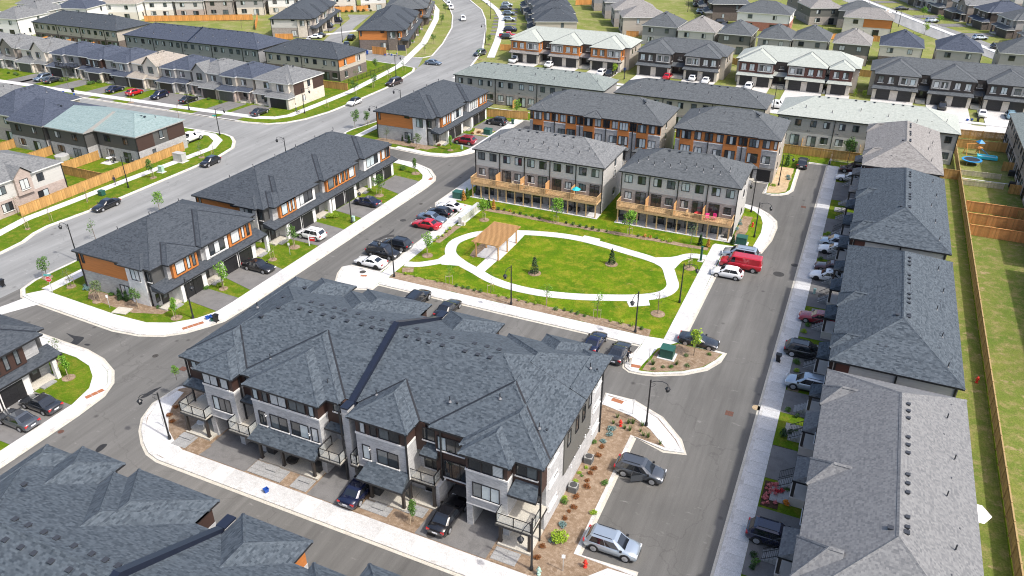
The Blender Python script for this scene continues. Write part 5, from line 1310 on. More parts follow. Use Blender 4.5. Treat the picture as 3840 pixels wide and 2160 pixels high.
# ================================================================== SEMI-DETACHED BLOCKS WITH GARAGES (facing the camera)
def semi_block(x0, x1, label, roofmat, accent, wings, canopy='roof_mid', ends=True):
    cx = (x0 + x1) / 2; yc = 212.0; root = thing('semi_detached_block', label, 'house', (cx, yc, 0)); L = (x1 - x0) / 2
    U = lambda x: x - cx
    ze, p = 6.0, .45
    rf = MB(); hip(rf, -L - .4, L + .4, -5.0, 6.6, ze, p)
    for k, (a, b) in enumerate(wings): wing(rf, U(a) - .35, U(b) + .35, -8.2, .8, ze, p, -5.0, dz=.014 * (k % 2 + 1))
    roof = rf.build('roof', [roofmat, 'fascia_black'], root, uv=True)
    for i in range(6): stack(roof, -L + 4 + i * (2 * L - 8) / 5, 1.8, ze + 5.8 * p - .5 - .35)
    w = MB(); w.box(-L, L, -4.6, 6.2, 0, ze - .12); w.build('wall', 'siding_beige', root, uv=True)
    for k, (a, b) in enumerate(wings):
        s = MB(); s.box(U(a), U(b), -7.7, -4.6, 2.9, ze - .12); s.build('upper_bay', accent, root, uv=True)
        s = MB(); s.box(U(a), U(b), -8.0, -4.6, 0, 2.9); s.build('garage_wall', 'brick_cream', root, uv=True)
        wd = b - a
        c = MB(); c.face([(U(a) - .4, -8.9, 2.75), (U(b) + .4, -8.9, 2.75), (U(b) + .1, -7.65, 3.35), (U(a) - .1, -7.65, 3.35)]); c.face([(U(a) - .4, -8.9, 2.75), (U(a) - .1, -7.65, 3.35), (U(a) - .1, -7.65, 2.74)]); c.face([(U(b) + .4, -8.9, 2.75), (U(b) + .1, -7.65, 2.74), (U(b) + .1, -7.65, 3.35)])
        c.box(U(a) - .4, U(b) + .4, -8.92, -7.66, 2.56, 2.74, 1); c.build('canopy_roof', [canopy, 'fascia_black'], root, uv=True)
        n = 2 if wd > 6 else 1
        for i in range(n):
            gc = U(a) + wd * (i + .5) / n
            garage(root, gc, -8.0, .1, 3.0 if n > 1 else 3.4, 2.3)
        if wd > 6:
            flip = k % 2
            f = (lambda t: U(a) + wd * (1 - t)) if flip else (lambda t: U(a) + wd * t)
            s = MB(); q = sorted((f(.55), f(.98))); s.box(q[0], q[1], -7.95, -7.7, 3.7, ze - .13); s.build('bay_panel', 'siding_grey', root, uv=True)
            window(root, f(.14), -7.7, 3.95, 1.25, 1.5, 'S', 2, GLASS_L); window(root, f(.38), -7.7, 3.95, 1.25, 1.5, 'S', 2, GLASS_L); window(root, f(.68), -7.95, 4.0, 1.3, 1.4, 'S', 3, GLASS); window(root, f(.87), -7.95, 4.0, 1.1, 1.4, 'S', 1, GLASS_L)
        else:
            window(root, U(a) + wd * .3, -7.7, 3.95, 1.3, 1.5, 'S', 2, GLASS_L); window(root, U(a) + wd * .72, -7.7, 3.95, 1.3, 1.5, 'S', 2, GLASS)
        window(root, U(b), -6.4, 4.0, .9, 1.4, 'E', 1, GLASS)
    for (a, b), (c2, d) in zip(wings[:-1], wings[1:]):
        mid = (b + c2) / 2
        s = MB(); s.box(U(b), U(c2), -5.0, -4.6, 0, ze - .13); s.build('entry_wall', 'siding_espresso', root, uv=True)
        door(root, U(mid), -5.0, .6); window(root, U(mid), -5.0, 4.2, 1.2, .9, 'S', 2, GLASS_D)
        c = MB(); c.face([(U(b), -7.3, 2.9), (U(c2), -7.3, 2.9), (U(c2), -5.0, 3.5), (U(b), -5.0, 3.5)]); c.box(U(b), U(c2), -7.32, -5.0, 2.7, 2.89, 1); c.build('entry_roof', [canopy, 'fascia_black'], root, uv=True)
        for k in range(4):
            s = MB(); s.box(U(b) + .2, U(c2) - .2, -7.4 - .3 * k, -5.0, 0, .6 - .15 * k); s.build('step', 'patio_concrete', root)
    window(root, L, 1.0, 4.0, .8, 1.2, 'E', 1, GLASS); window(root, L, -2.0, 3.9, .8, 1.3, 'E', 1, GLASS_D)
    return root
semi_block(-94.4, -59.2, 'pale mint roofed semi-detached row with orange panels', 'roof_pale', 'siding_orange', [(-92.8, -84.4), (-80.9, -72.6), (-69.2, -60.6)], 'roof_warm_grey')
semi_block(-56.4, -33.6, 'grey roofed pair of semi-detached fronts with one open garage', 'roof_mid', 'siding_espresso', [(-55.9, -47.1), (-43.4, -34.8)])
semi_block(-30.6, -1.6, 'pale mint roofed semi-detached row with reddish brown panels', 'roof_pale', 'siding_redbrown', [(-29.6, -21.2), (-17.8, -9.0), (-8.0, -2.9)], 'roof_pale')
semi_block(1.2, 45, 'grey roofed semi-detached row at the right edge', 'roof_mid', 'siding_espresso', [(2.2, 11.6), (14.2, 23.2), (25.8, 34.6), (37, 44.5)])

# ================================================================== DETACHED HOUSES
def house(cx, cy, w, d, rot, label, roof='roof_slate_blue', wall='siding_slate', brick='brick_grey', style='front', gable=False, fas='fascia_grey', ze=5.7, group=None, gmat='garage_brown', ends='hh', axis=None, pitch=.5, frame='frame_black', accent=None, name='house', tower=False, hipw=True, wins=None):
    """two storey house; front faces local -y.  style: front (garage and porch in view) or rear"""
    root = thing(name, label, 'house', (cx, cy, 0), rot, group)
    wins = wins or GLASS
    a, b = w / 2, d / 2
    rf = MB(); hip(rf, -a - .4, a + .4, -b - .4, b + .4, ze, pitch, ends, axis)
    m = min(a, b) + .4
    if style == 'front':
        sd = random.choice((-1, 1))
        if gable:
            gw = w * .26; gx = -sd * w * .2; zt = ze + gw * .9
            rf.face([(gx - gw, -b - 1.0, ze), (gx, -b - 1.0, zt), (gx, -b + gw * 1.6, zt), (gx - gw, -b + .2, ze)]); rf.face([(gx + gw, -b - 1.0, ze), (gx + gw, -b + .2, ze), (gx, -b + gw * 1.6, zt), (gx, -b - 1.0, zt)])
        elif hipw: wing(rf, -a * .92 if sd < 0 else -a * .1, a * .1 if sd < 0 else a * .92, -b - 1.2, 0, ze, pitch, None, dz=.015, val=False)
    rfo = rf.build('roof', [roof, fas], root, uv=True)
    axx = (axis or ('x' if w >= d else 'y')) == 'x'
    for i in range(4):
        if axx: vent(rfo, (i - 1.5) * .9, .4, ze + (m - .4) * pitch - .05)
        else: vent(rfo, .4, (i - 1.5) * .9, ze + (m - .4) * pitch - .05)
    stack(rfo, a * .45, b * .35, ze + min(a * .55 + .4, b * .65 + .4) * pitch); 
    s = MB(); s.box(-a, a, -b, b, 2.75, ze - .12); s.build('upper_wall', wall, root, uv=True)
    s = MB(); s.box(-a - .03, a + .03, -b - .03, b + .03, 0, 2.75); s.build('lower_wall', brick, root, uv=True)
    if accent:
        s = MB(); s.box(a, a + .07, -b + .05, -b + d * .34, 2.8, ze - .14); s.box(a, a + .07, b - d * .36, b - .05, 2.8, ze - .14); split_build(s, 'end_siding', accent, root, True)
    if style == 'front':
        gx = sd * w * .22; gw2 = w * .54
        if gable:
            q = MB(); g2 = w * .24; x2 = -sd * w * .2; q.box(x2 - g2, x2 + g2, -b - .6, -b, 2.9, ze - .1); q.face([(x2 - g2, -b - .6, ze - .1), (x2 + g2, -b - .6, ze - .1), (x2, -b - .6, ze + g2 * .9)]); q.build('gable_bay', wall, root, uv=True)
            window(root, x2, -b - .6, 3.7, 1.6, 1.7, 'S', 3, wins, frame)
        else:
            q = MB(); x2 = (-a * .92 + a * .1) / 2 * (1 if sd < 0 else -1); q.box(x2 - a * .44, x2 + a * .44, -b - .75, -b, 2.9, ze - .12); q.build('bay', brick if tower else wall, root, uv=True)
            window(root, x2, -b - .75, 3.6, 1.9, 1.6, 'S', 3, wins, frame)
            x2 = -x2
        window(root, gx if gable else x2, -b, 3.7, 1.5, 1.4, 'S', 2, wins, frame)
        q = MB(); q.box(gx - gw2 / 2, gx + gw2 / 2, -b - 2.2, -b, 0, 2.72); q.build('garage_wall', brick, root, uv=True)
        garage(root, gx, -b - 2.2, .1, min(gw2 - .9, 4.6), 2.2, 'S', gmat)
        lo = MB(); A = (gx - gw2 / 2 - .4, -b - 2.7, 2.7); B = (gx + gw2 / 2 + .4, -b - 2.7, 2.7); C_ = (gx + gw2 / 2 - .6, -b, 3.7); D_ = (gx - gw2 / 2 + .6, -b, 3.7)
        lo.face([A, B, C_, D_]); lo.face([A, D_, (A[0], -b, 2.7)]); lo.face([B, (B[0], -b, 2.7), C_]); lo.box(A[0], B[0], A[1] - .02, -b, 2.52, 2.69, 1)
        lo.build('garage_roof', [roof, fas], root, uv=True)
        px = -sd * w * .27
        lo = MB(); A = (px - w * .22, -b - 1.7, 2.75); B = (px + w * .22, -b - 1.7, 2.75); lo.face([A, B, (B[0], -b, 3.3), (A[0], -b, 3.3)]); lo.box(A[0], B[0], A[1] - .02, -b, 2.57, 2.74, 1); lo.build('porch_roof', [roof, fas], root, uv=True)
        for sx in (-1, 1):
            q = MB(); q.box(-.16, .16, -.16, .16, 0, 2.2); q.box(-.25, .25, -.25, .25, 0, .9); q.build('porch_pier', brick, root, (px + sx * w * .17, -b - 1.45, .35), uv=True)
        q = MB(); q.box(px - w * .21, px + w * .21, -b - 1.7, -b, 0, .35); pc = q.build('porch', 'patio_concrete', root)
        q = MB(); q.box(px - .7, px + .7, -b - 2.1, -b - 1.7, 0, .2); q.build('step', 'patio_concrete', pc)
        door(root, px, -b - .04, .36); window(root, px - .95, -b - .03, 1.0, .6, 1.3, 'S', 1, wins, frame, sill=False)
    else:
        window(root, -w * .25, -b, 3.75, 1.5, 1.3, 'S', 2, wins, frame, sill=False); window(root, w * .22, -b, 3.75, 1.2, 1.3, 'S', 2, wins, frame, sill=False)
        window(root, -w * .24, -b - .03, .9, 1.8, 1.4, 'S', 3, wins, frame); window(root, w * .2, -b - .03, .15, 1.9, 2.1, 'S', 2, wins, frame, sill=False)
        downpipe(root, a, -b - .06, .1, ze - .2)
    for sx, fc in ((-1, 'W'), (1, 'E')):
        window(root, sx * (a + (.07 if accent and sx > 0 else 0)), d * (.0 if accent else .15), 3.8, .9, 1.5, fc, 1, wins, frame); window(root, sx * (a + .03), -d * .2, 1.0, .8, 1.3, fc, 1, wins, frame)
    for k in (-.25, .25):
        window(root, w * k, b, 3.75, 1.4, 1.3, 'N', 2, wins, frame); window(root, w * k, b + .03, 1.0, 1.5, 1.4, 'N', 2, wins, frame)
    return root
S_, E_, N_, W_ = 0.0, math.pi / 2, math.pi, -math.pi / 2
# semis and houses left of the main road (rear gardens towards the camera)
house(-125.0, 102.6, 10.0, 11.6, S_, 'teal roofed corner house with dark brown end siding, beside the junction', 'roof_teal', 'siding_charcoal', 'brick_grey', 'rear', accent='siding_brown', ends='gh', axis='x', pitch=.34, fas='fascia_grey')
house(-135.6, 101.6, 9.8, 14.0, S_, 'teal roofed house left of the brown sided corner house', 'roof_teal', 'siding_charcoal', 'brick_grey', 'rear', ends='gg', axis='x', pitch=.3, fas='fascia_grey')
house(-146.4, 101.5, 9.6, 14.2, S_, 'navy roofed house left of the teal roofs', 'roof_slate_blue', 'siding_charcoal', 'brick_grey', 'rear', ends='gh', axis='x', pitch=.34, fas='fascia_grey')
house(-157.5, 104.0, 10.5, 15.0, S_, 'tall navy roofed house with beige wall, second from the left', 'roof_slate_blue', 'siding_beige', 'brick_taupe', 'rear', ends='hh', axis='y', pitch=.62, fas='fascia_white')
house(-171.0, 104.0, 10.5, 15.0, S_, 'grey roofed house at the left edge behind the navy roofs', 'roof_grey', 'siding_beige', 'brick_taupe', 'rear')
# brick house with a gable at the far left
hg = house(-127.2, 74.4, 14.6, 13.0, E_, 'rose brick and pale siding house with a small gable, left edge', 'roof_grey', 'siding_light', 'brick_rose', 'rear', axis='y', pitch=.42, fas='fascia_white')
q = MB(); q.box(-1.4, 1.4, -7.0, -6.5, 2.7, 5.9); q.face([(-1.4, -7.0, 5.9), (1.4, -7.0, 5.9), (0, -7.0, 7.1)]); q.face([(-1.8, -7.3, 5.75), (0, -7.3, 7.3), (0, -3, 7.3), (-1.8, -5.6, 5.75)], 1); q.face([(1.8, -7.3, 5.75), (1.8, -5.6, 5.75), (0, -3, 7.3), (0, -7.3, 7.3)], 1)
q.build('gable_bay', ['brick_rose', 'roof_grey'], hg, uv=True); window(hg, 0, -7.0, 3.5, 1.5, 1.7, 'S', 2, ['pane_blind'])
# houses along the far side of the side street (fronts towards the camera)
row = [(-124.0, 11.0, 'grey roofed corner house with brown upper siding and black double garage', 'roof_grey', 'brick_cream', 'brick_cream', False, 'siding_brown', 'garage_black'),
       (-134.9, 9.4, 'navy roofed cream house next to the corner house', 'roof_slate_blue', 'siding_beige', 'brick_rose', False, None, 'garage_grey'),
       (-144.2, 9.0, 'grey roofed house with a tall grey gable', 'roof_grey', 'siding_grey', 'brick_rose', True, None, 'garage_brown'),
       (-154.0, 9.0, 'navy roofed grey house right of the beige gabled one', 'roof_slate_blue', 'siding_grey', 'brick_grey', False, None, 'garage_brown'),
       (-163.8, 9.8, 'beige house with tan roof and arched gable window', 'roof_tan', 'stucco_cream', 'brick_cream', True, None, 'garage_brown'),
       (-173.4, 9.4, 'navy roofed house with dark brick garage', 'roof_slate_blue', 'siding_grey', 'siding_espresso', False, None, 'garage_grey'),
       (-182.6, 8.8, 'navy roofed house with brown siding and open porch', 'roof_slate_blue', 'siding_brown', 'brick_cream', False, None, 'garage_brown'),
       (-192.6, 9.6, 'navy roofed modern house with a black balcony', 'roof_slate_blue', 'siding_slate', 'brick_grey', False, None, 'garage_black'),
       (-204.4, 10.6, 'cream stone house with twin garage doors and grey roof', 'roof_grey', 'stucco_cream', 'brick_cream', True, None, 'garage_grey'),
       (-216.6, 10.6, 'grey stone gabled house at the left edge of the row', 'roof_grey', 'siding_taupe', 'brick_grey', True, None, 'garage_grey'),
       (-229, 10.6, 'grey gabled house beyond the left edge of the row', 'roof_grey', 'siding_taupe', 'brick_grey', True, None, 'garage_grey')]
for x, w, lab, rm, wl, bk, gb, acc, gm in row:
    o = house(x, 145.8, w, 11.0, S_, lab, rm, wl, bk, 'front', pitch=.42, gable=gb, accent=acc, gmat=gm, fas='fascia_white', group='houses along the side street', tower=acc is not None)
    if 'balcony' in lab:
        s = MB(); s.box(-1.2, 4.6, -8.3, -5.9, 2.75, 2.9); bal = s.build('balcony', 'black_metal', o); railing(bal, [(-1.1, -6), (-1.1, -8.2), (4.5, -8.2), (4.5, -6)], 2.9, 1.0, glass=False)
# detached backs behind the semis
vs = [(-60.5, 249, 10.6, 'roof_mid', 'siding_slate', 'brick_grey'), (-48.6, 246, 10.8, 'roof_warm_grey', 'siding_light', 'siding_light'), (-37.2, 245.8, 9.2, 'roof_mid', 'siding_olive', 'siding_beige'), (-25.8, 244.2, 9.0, 'roof_mid', 'siding_grey', 'brick_grey'),
      (-16.2, 246.2, 9.4, 'roof_mid', 'siding_grey', 'siding_light'), (-5.2, 245.4, 9.4, 'roof_warm_grey', 'siding_olive', 'brick_rose'), (7.4, 247.4, 10.6, 'roof_slate_blue', 'siding_cream', 'brick_brown'), (21.6, 247.6, 10.6, 'roof_slate_blue', 'siding_grey', 'brick_brown'), (37, 250, 11, 'roof_mid', 'siding_grey', 'brick_grey')]
vl = ['first', 'second', 'third', 'fourth', 'fifth', 'sixth', 'seventh', 'eighth', 'ninth']
for i, (x, y, w, rm, wl, bk) in enumerate(vs):
    house(x, y, w, 12.0, S_, '%s house from the left, %s with %s wall, behind the semi-detached rows' % (vl[i], {'roof_mid': 'grey roofed', 'roof_warm_grey': 'pale taupe roofed', 'roof_slate_blue': 'dark roofed'}[rm], {'siding_slate': 'slate', 'siding_light': 'light', 'siding_olive': 'olive', 'siding_grey': 'grey', 'siding_cream': 'cream'}[wl]), rm, wl, bk, 'rear', fas='fascia_white', group='hip roofed houses behind the semi-detached rows', pitch=.6, wins=GLASS)
house(-35.0, 286, 17.0, 12.0, S_, 'house of red brick and white stucco with an arched gable window, upper right', 'roof_mid', 'stucco_white', 'brick_red', 'rear', fas='fascia_white')
oh = house(-2.8, 289, 14.5, 9.5, S_, 'cream house with a bright orange upper wall', 'roof_warm_grey', 'siding_cream', 'siding_cream', 'rear', fas='fascia_white')
q = MB(); q.box(-1.2, 7.2, -4.83, -4.76, 2.9, 5.55); q.build('orange_panel', 'siding_orange', oh, uv=True)
far = [(-6.5, 302, 12, 10, S_, 'dark roofed olive house behind the orange panel house', 'roof_mid', 'siding_olive', 'brick_taupe', 'rear'),
       (-19.5, 306, 11, 13, R(25), 'grey sided house with a black window left of the orange panel house', 'roof_warm_grey', 'siding_olive', 'brick_taupe', 'rear'),
       (-25, 322, 11, 13, R(25), 'taupe house farther up beside the small lawn', 'roof_warm_grey', 'siding_taupe', 'brick_taupe', 'rear'),
       (-50, 300, 11, 13, R(-70), 'dark house with black trim left of the red brick house', 'roof_mid', 'siding_espresso', 'brick_brown', 'front'),
       (-55, 314, 11, 13, R(-70), 'dark gabled house up the street from the red brick house', 'roof_mid', 'siding_espresso', 'brick_brown', 'front'),
       (-60, 328, 11, 13, R(-70), 'grey gabled house at the top of the narrow street', 'roof_grey', 'siding_taupe', 'brick_brown', 'front'),
       (-94.8, 243, 12.5, 13, R(-66), 'dark grey roofed house above the pale mint row', 'roof_charcoal', 'siding_beige', 'siding_beige', 'front'),
       (-101, 257, 12.5, 13, R(-64), 'dark roofed house, second above the pale mint row', 'roof_charcoal', 'siding_beige', 'siding_beige', 'front'),
       (-108, 271, 12.5, 13, R(-62), 'dark roofed house, third above the pale mint row', 'roof_charcoal', 'siding_grey', 'siding_grey', 'front'),
       (-116, 285, 12.5, 13, R(-58), 'dark roofed house at the top centre edge', 'roof_mid', 'siding_grey', 'siding_grey', 'front'),
       (-71.0, 261, 10.5, 14, R(114), 'taupe roofed house on the right side of the long lawn', 'roof_warm_grey', 'siding_beige', 'siding_beige', 'rear'),
       (-78.0, 274, 10.5, 14, R(114), 'second taupe roofed house up the long lawn', 'roof_warm_grey', 'siding_grey', 'brick_taupe', 'rear'),
       (-86, 288, 10.5, 14, R(114), 'third grey house up the long lawn', 'roof_grey', 'siding_slate', 'brick_taupe', 'rear'),
       (-95, 302, 10.5, 14, R(114), 'fourth grey house up the long lawn', 'roof_grey', 'siding_slate', 'brick_taupe', 'rear')]
for a in far: house(*a[:6], *a[6:10], fas='fascia_white')
# cluster at the top left and the row behind the orange fence
tl = [(-257.5, 175.5, 10.5, 13, R(8), 'grey roofed white house at the upper left edge', 'roof_grey', 'siding_white', 'siding_white', 'rear'), (-262, 186, 11, 12, R(8), 'low grey roofed house behind the white one, upper left', 'roof_grey', 'siding_grey', 'brick_grey', 'rear'),
      (-255.5, 197.5, 12, 12, R(15), 'navy roofed house behind the dark hipped row', 'roof_slate_blue', 'siding_white', 'siding_white', 'rear'), (-249.5, 211, 13.5, 12, R(22), 'white house with a beige tan roof, top left', 'roof_tan', 'siding_white', 'siding_cream', 'rear'),
      (-241.0, 220.5, 9.8, 12, R(30), 'white house left end of the orange fence', 'roof_grey', 'siding_white', 'siding_cream', 'rear'), (-231.5, 225.5, 9.8, 12, R(30), 'pale grey house above the orange fence', 'roof_grey', 'siding_light', 'brick_rose', 'rear'),
      (-223.5, 232, 9.6, 12, R(30), 'taupe brick house above the orange fence', 'roof_mid', 'brick_taupe', 'brick_taupe', 'rear'), (-214.5, 238, 9.8, 12, R(30), 'grey and cream house above the orange fence', 'roof_mid', 'siding_grey', 'brick_cream', 'rear'),
      (-205.5, 244.5, 9.6, 12, R(32), 'white house near the right end of the orange fence', 'roof_grey', 'siding_white', 'brick_cream', 'rear'), (-197, 251, 9.6, 12, R(32), 'white house behind the cul-de-sac fence', 'roof_grey', 'siding_white', 'brick_rose', 'rear'),
      (-188, 258, 9.6, 12, R(34), 'cream house at the top edge behind the cul-de-sac', 'roof_grey', 'siding_cream', 'brick_cream', 'rear'), (-179, 265, 9.6, 12, R(34), 'pale house at the top edge left of the bending road', 'roof_grey', 'siding_white', 'brick_cream', 'rear'), (-171, 274, 9.6, 12, R(36), 'cream house beside the bending road at the top', 'roof_grey', 'siding_white', 'brick_cream', 'rear'),
      (-275, 171, 11, 12, R(0), 'grey house at the extreme upper left', 'roof_grey', 'siding_white', 'brick_grey', 'rear'), (-276, 198, 11, 12, R(10), 'grey roofed white house at the top left corner', 'roof_grey', 'siding_white', 'brick_grey', 'front'), (-272, 214, 11, 12, R(10), 'white house with black roof at the top left', 'roof_charcoal', 'siding_white', 'brick_grey', 'rear')]
for a in tl: house(*a[:6], *a[6:10], fas='fascia_white', wins=GLASS)
# the gabled row on the far right street (fronts face left)
cols = [('roof_grey', 'siding_taupe', 'brick_brown', True), ('roof_mid', 'siding_taupe', 'brick_brown', True), ('roof_tan', 'stucco_cream', 'brick_taupe', True), ('roof_mid', 'siding_grey', 'brick_brown', False), ('roof_slate_blue', 'siding_espresso', 'brick_brown', False)]
places = ['nearest', 'second nearest', 'third', 'fourth', 'fifth', 'sixth', 'seventh', 'eighth']
for i in range(8):
    rm, wl, bk, gb = cols[i % 5]
    house(63 - i * 6.2, 268 + i * 13.2, 10.8, 13.5, R(-65), '%s gabled house along the far right street' % places[i], rm, wl, bk, 'front', gable=gb, fas='fascia_white', group='gabled houses along the far right street')
for i in range(6):
    house(84 - i * 7, 292 + i * 15, 11.5, 12.5, R(115), '%s house of the outer row at the far right' % places[i], ['roof_grey', 'roof_warm_grey', 'roof_mid'][i % 3], 'siding_light', 'brick_taupe', 'rear', fas='fascia_white', group='outer row at the far right')
for i in range(3):
    house(22 - i * 7.5, 352 + i * 16, 11, 12.5, R(115), '%s white house across the far right street' % places[i], ['roof_mid', 'roof_grey', 'roof_mid'][i], 'siding_cream', 'brick_taupe', 'rear', fas='fascia_white', group='white houses across the far right street')
# rows beside the cul-de-sac, turned with the bending road
def garage_row(cx, cy, ang, label, accent, roofm, brick, lower, side):
    return garage_block(-17, 17, label, [(-16, -7), (-5, 4), (6, 15)], [('w', -14.5, -10), ('w', -3.5, 1.5), ('w', 8, 12.5)], [(-14, -8.5), (-3, 2.5), (8, 13.5)], [-6, 5, 15.5], roofm, True, cx, 'E', 'townhouse_block', accent, cy, ang, brick, lower, side)
garage_row(-178.2, 222.0, R(113), 'dark roofed beige row with arched entrances beside the cul-de-sac', 'siding_light', 'roof_charcoal', 'brick_cream', 'brick_taupe', 'siding_beige')
t5 = garage_row(-141.5, 217.6, R(113), 'dark roofed brown brick row with orange band and white porches above the main road', 'siding_orange', 'roof_charcoal', 'brick_brown', 'brick_brown', 'siding_orange')
garage_row(-156.0, 253.5, R(116), 'dark roofed row cut by the top edge beside the bending road', 'siding_orange', 'roof_mid', 'brick_brown', 'brick_brown', 'siding_orange')

# ================================================================== VEHICLES
def ring_loft(mb, secs, m=0, capends=True):
    n = len(secs[0]); base = len(mb.v)
    for s in secs: mb.v += s
    for k in range(len(secs) - 1):
        for j in range(n):
            j2 = (j + 1) % n
            mb.f.append((base + k * n + j, base + (k + 1) * n + j, base + (k + 1) * n + j2, base + k * n + j2)); mb.m.append(m)
    if capends:
        mb.f.append(tuple(base + j for j in range(n))); mb.m.append(m)
        e = base + (len(secs) - 1) * n; mb.f.append(tuple(e + j for j in range(n))[::-1]); mb.m.append(m)
# type: length, width, body stations (x, half width, z low, z shoulder, z top), cabin (x base front, x roof front, x roof rear, x base rear, z roof), wheels (front x, rear x, radius)
CAR = {
 'sedan': (4.75, [(2.37, .68, .34, .52, .56), (2.26, .84, .22, .66, .70), (1.7, .91, .19, .78, .85), (.85, .92, .18, .90, .97), (-.2, .92, .18, .92, .97), (-1.2, .92, .18, .94, 1.0), (-1.75, .90, .19, .95, 1.04), (-2.24, .85, .24, .92, 1.0), (-2.37, .72, .38, .74, .84)],
           (1.05, .28, -.98, -1.85, 1.45), (1.42, -1.38, .33)),
 'coupe': (4.7, [(2.35, .68, .34, .50, .54), (2.24, .85, .22, .64, .68), (1.7, .92, .19, .76, .83), (.8, .93, .18, .88, .95), (-.2, .93, .18, .91, .95), (-1.2, .93, .18, .95, .99), (-1.8, .91, .19, .97, 1.04), (-2.22, .86, .24, .94, 1.0), (-2.35, .72, .38, .74, .84)],
           (1.0, .15, -.75, -2.0, 1.38), (1.4, -1.38, .34)),
 'suv': (4.62, [(2.31, .70, .38, .64, .70), (2.2, .86, .27, .82, .88), (1.6, .92, .24, .94, 1.02), (.95, .93, .24, 1.02, 1.08), (-.2, .93, .24, 1.03, 1.06), (-1.4, .93, .24, 1.05, 1.08), (-2.1, .90, .26, 1.06, 1.10), (-2.31, .82, .40, .95, 1.02)],
         (1.32, .42, -1.72, -2.20, 1.68), (1.36, -1.34, .39)),
 'hatch': (4.25, [(2.12, .68, .34, .56, .62), (2.02, .83, .24, .74, .80), (1.5, .87, .2, .86, .94), (.9, .88, .2, .96, 1.02), (-.2, .88, .2, .97, 1.0), (-1.2, .88, .2, .99, 1.02), (-1.9, .85, .24, 1.0, 1.04), (-2.12, .78, .38, .88, .95)],
           (1.12, .30, -1.35, -2.02, 1.53), (1.3, -1.28, .32)),
 'minivan': (5.1, [(2.55, .74, .36, .62, .68), (2.42, .90, .24, .80, .88), (1.9, .97, .2, .94, 1.02), (1.2, .99, .2, 1.02, 1.08), (-.2, .99, .2, 1.03, 1.06), (-1.6, .99, .2, 1.05, 1.07), (-2.35, .96, .24, 1.06, 1.08), (-2.55, .90, .38, .98, 1.0)],
             (1.55, .72, -2.05, -2.48, 1.75), (1.55, -1.5, .34)),
 'van': (5.7, [(2.85, .78, .40, .75, .82), (2.72, .94, .30, .98, 1.06), (2.1, 1.0, .28, 1.10, 1.18), (1.7, 1.0, .28, 1.14, 1.2), (-.2, 1.01, .28, 1.15, 1.18), (-1.8, 1.01, .28, 1.15, 1.18), (-2.7, 1.0, .30, 1.15, 1.18), (-2.85, .97, .42, 1.12, 1.15)],
         (1.85, 1.20, -2.72, -2.83, 2.08), (1.85, -1.85, .37)),
 'jeep': (4.5, [(2.25, .80, .45, .80, .90), (2.15, .84, .42, .98, 1.02), (1.5, .86, .40, 1.02, 1.06), (.75, .88, .40, 1.06, 1.10), (-.5, .90, .40, 1.08, 1.10), (-1.9, .90, .40, 1.08, 1.10), (-2.2, .88, .44, 1.06, 1.08)],
          (.85, .50, -2.0, -2.15, 1.84), (1.45, -1.3, .42)),
 'pickup': (5.8, [(2.9, .78, .45, .85, .95), (2.78, .96, .34, 1.05, 1.1), (2.0, 1.0, .32, 1.12, 1.18), (1.2, 1.01, .32, 1.16, 1.2), (-.4, 1.01, .32, 1.18, 1.2), (-.9, 1.0, .32, 1.16, 1.18), (-2.75, 1.0, .34, 1.16, 1.18), (-2.9, .97, .5, 1.1, 1.12)],
            (1.4, .85, -.55, -.85, 1.88), (1.8, -1.75, .41)),
}
_CM = {}
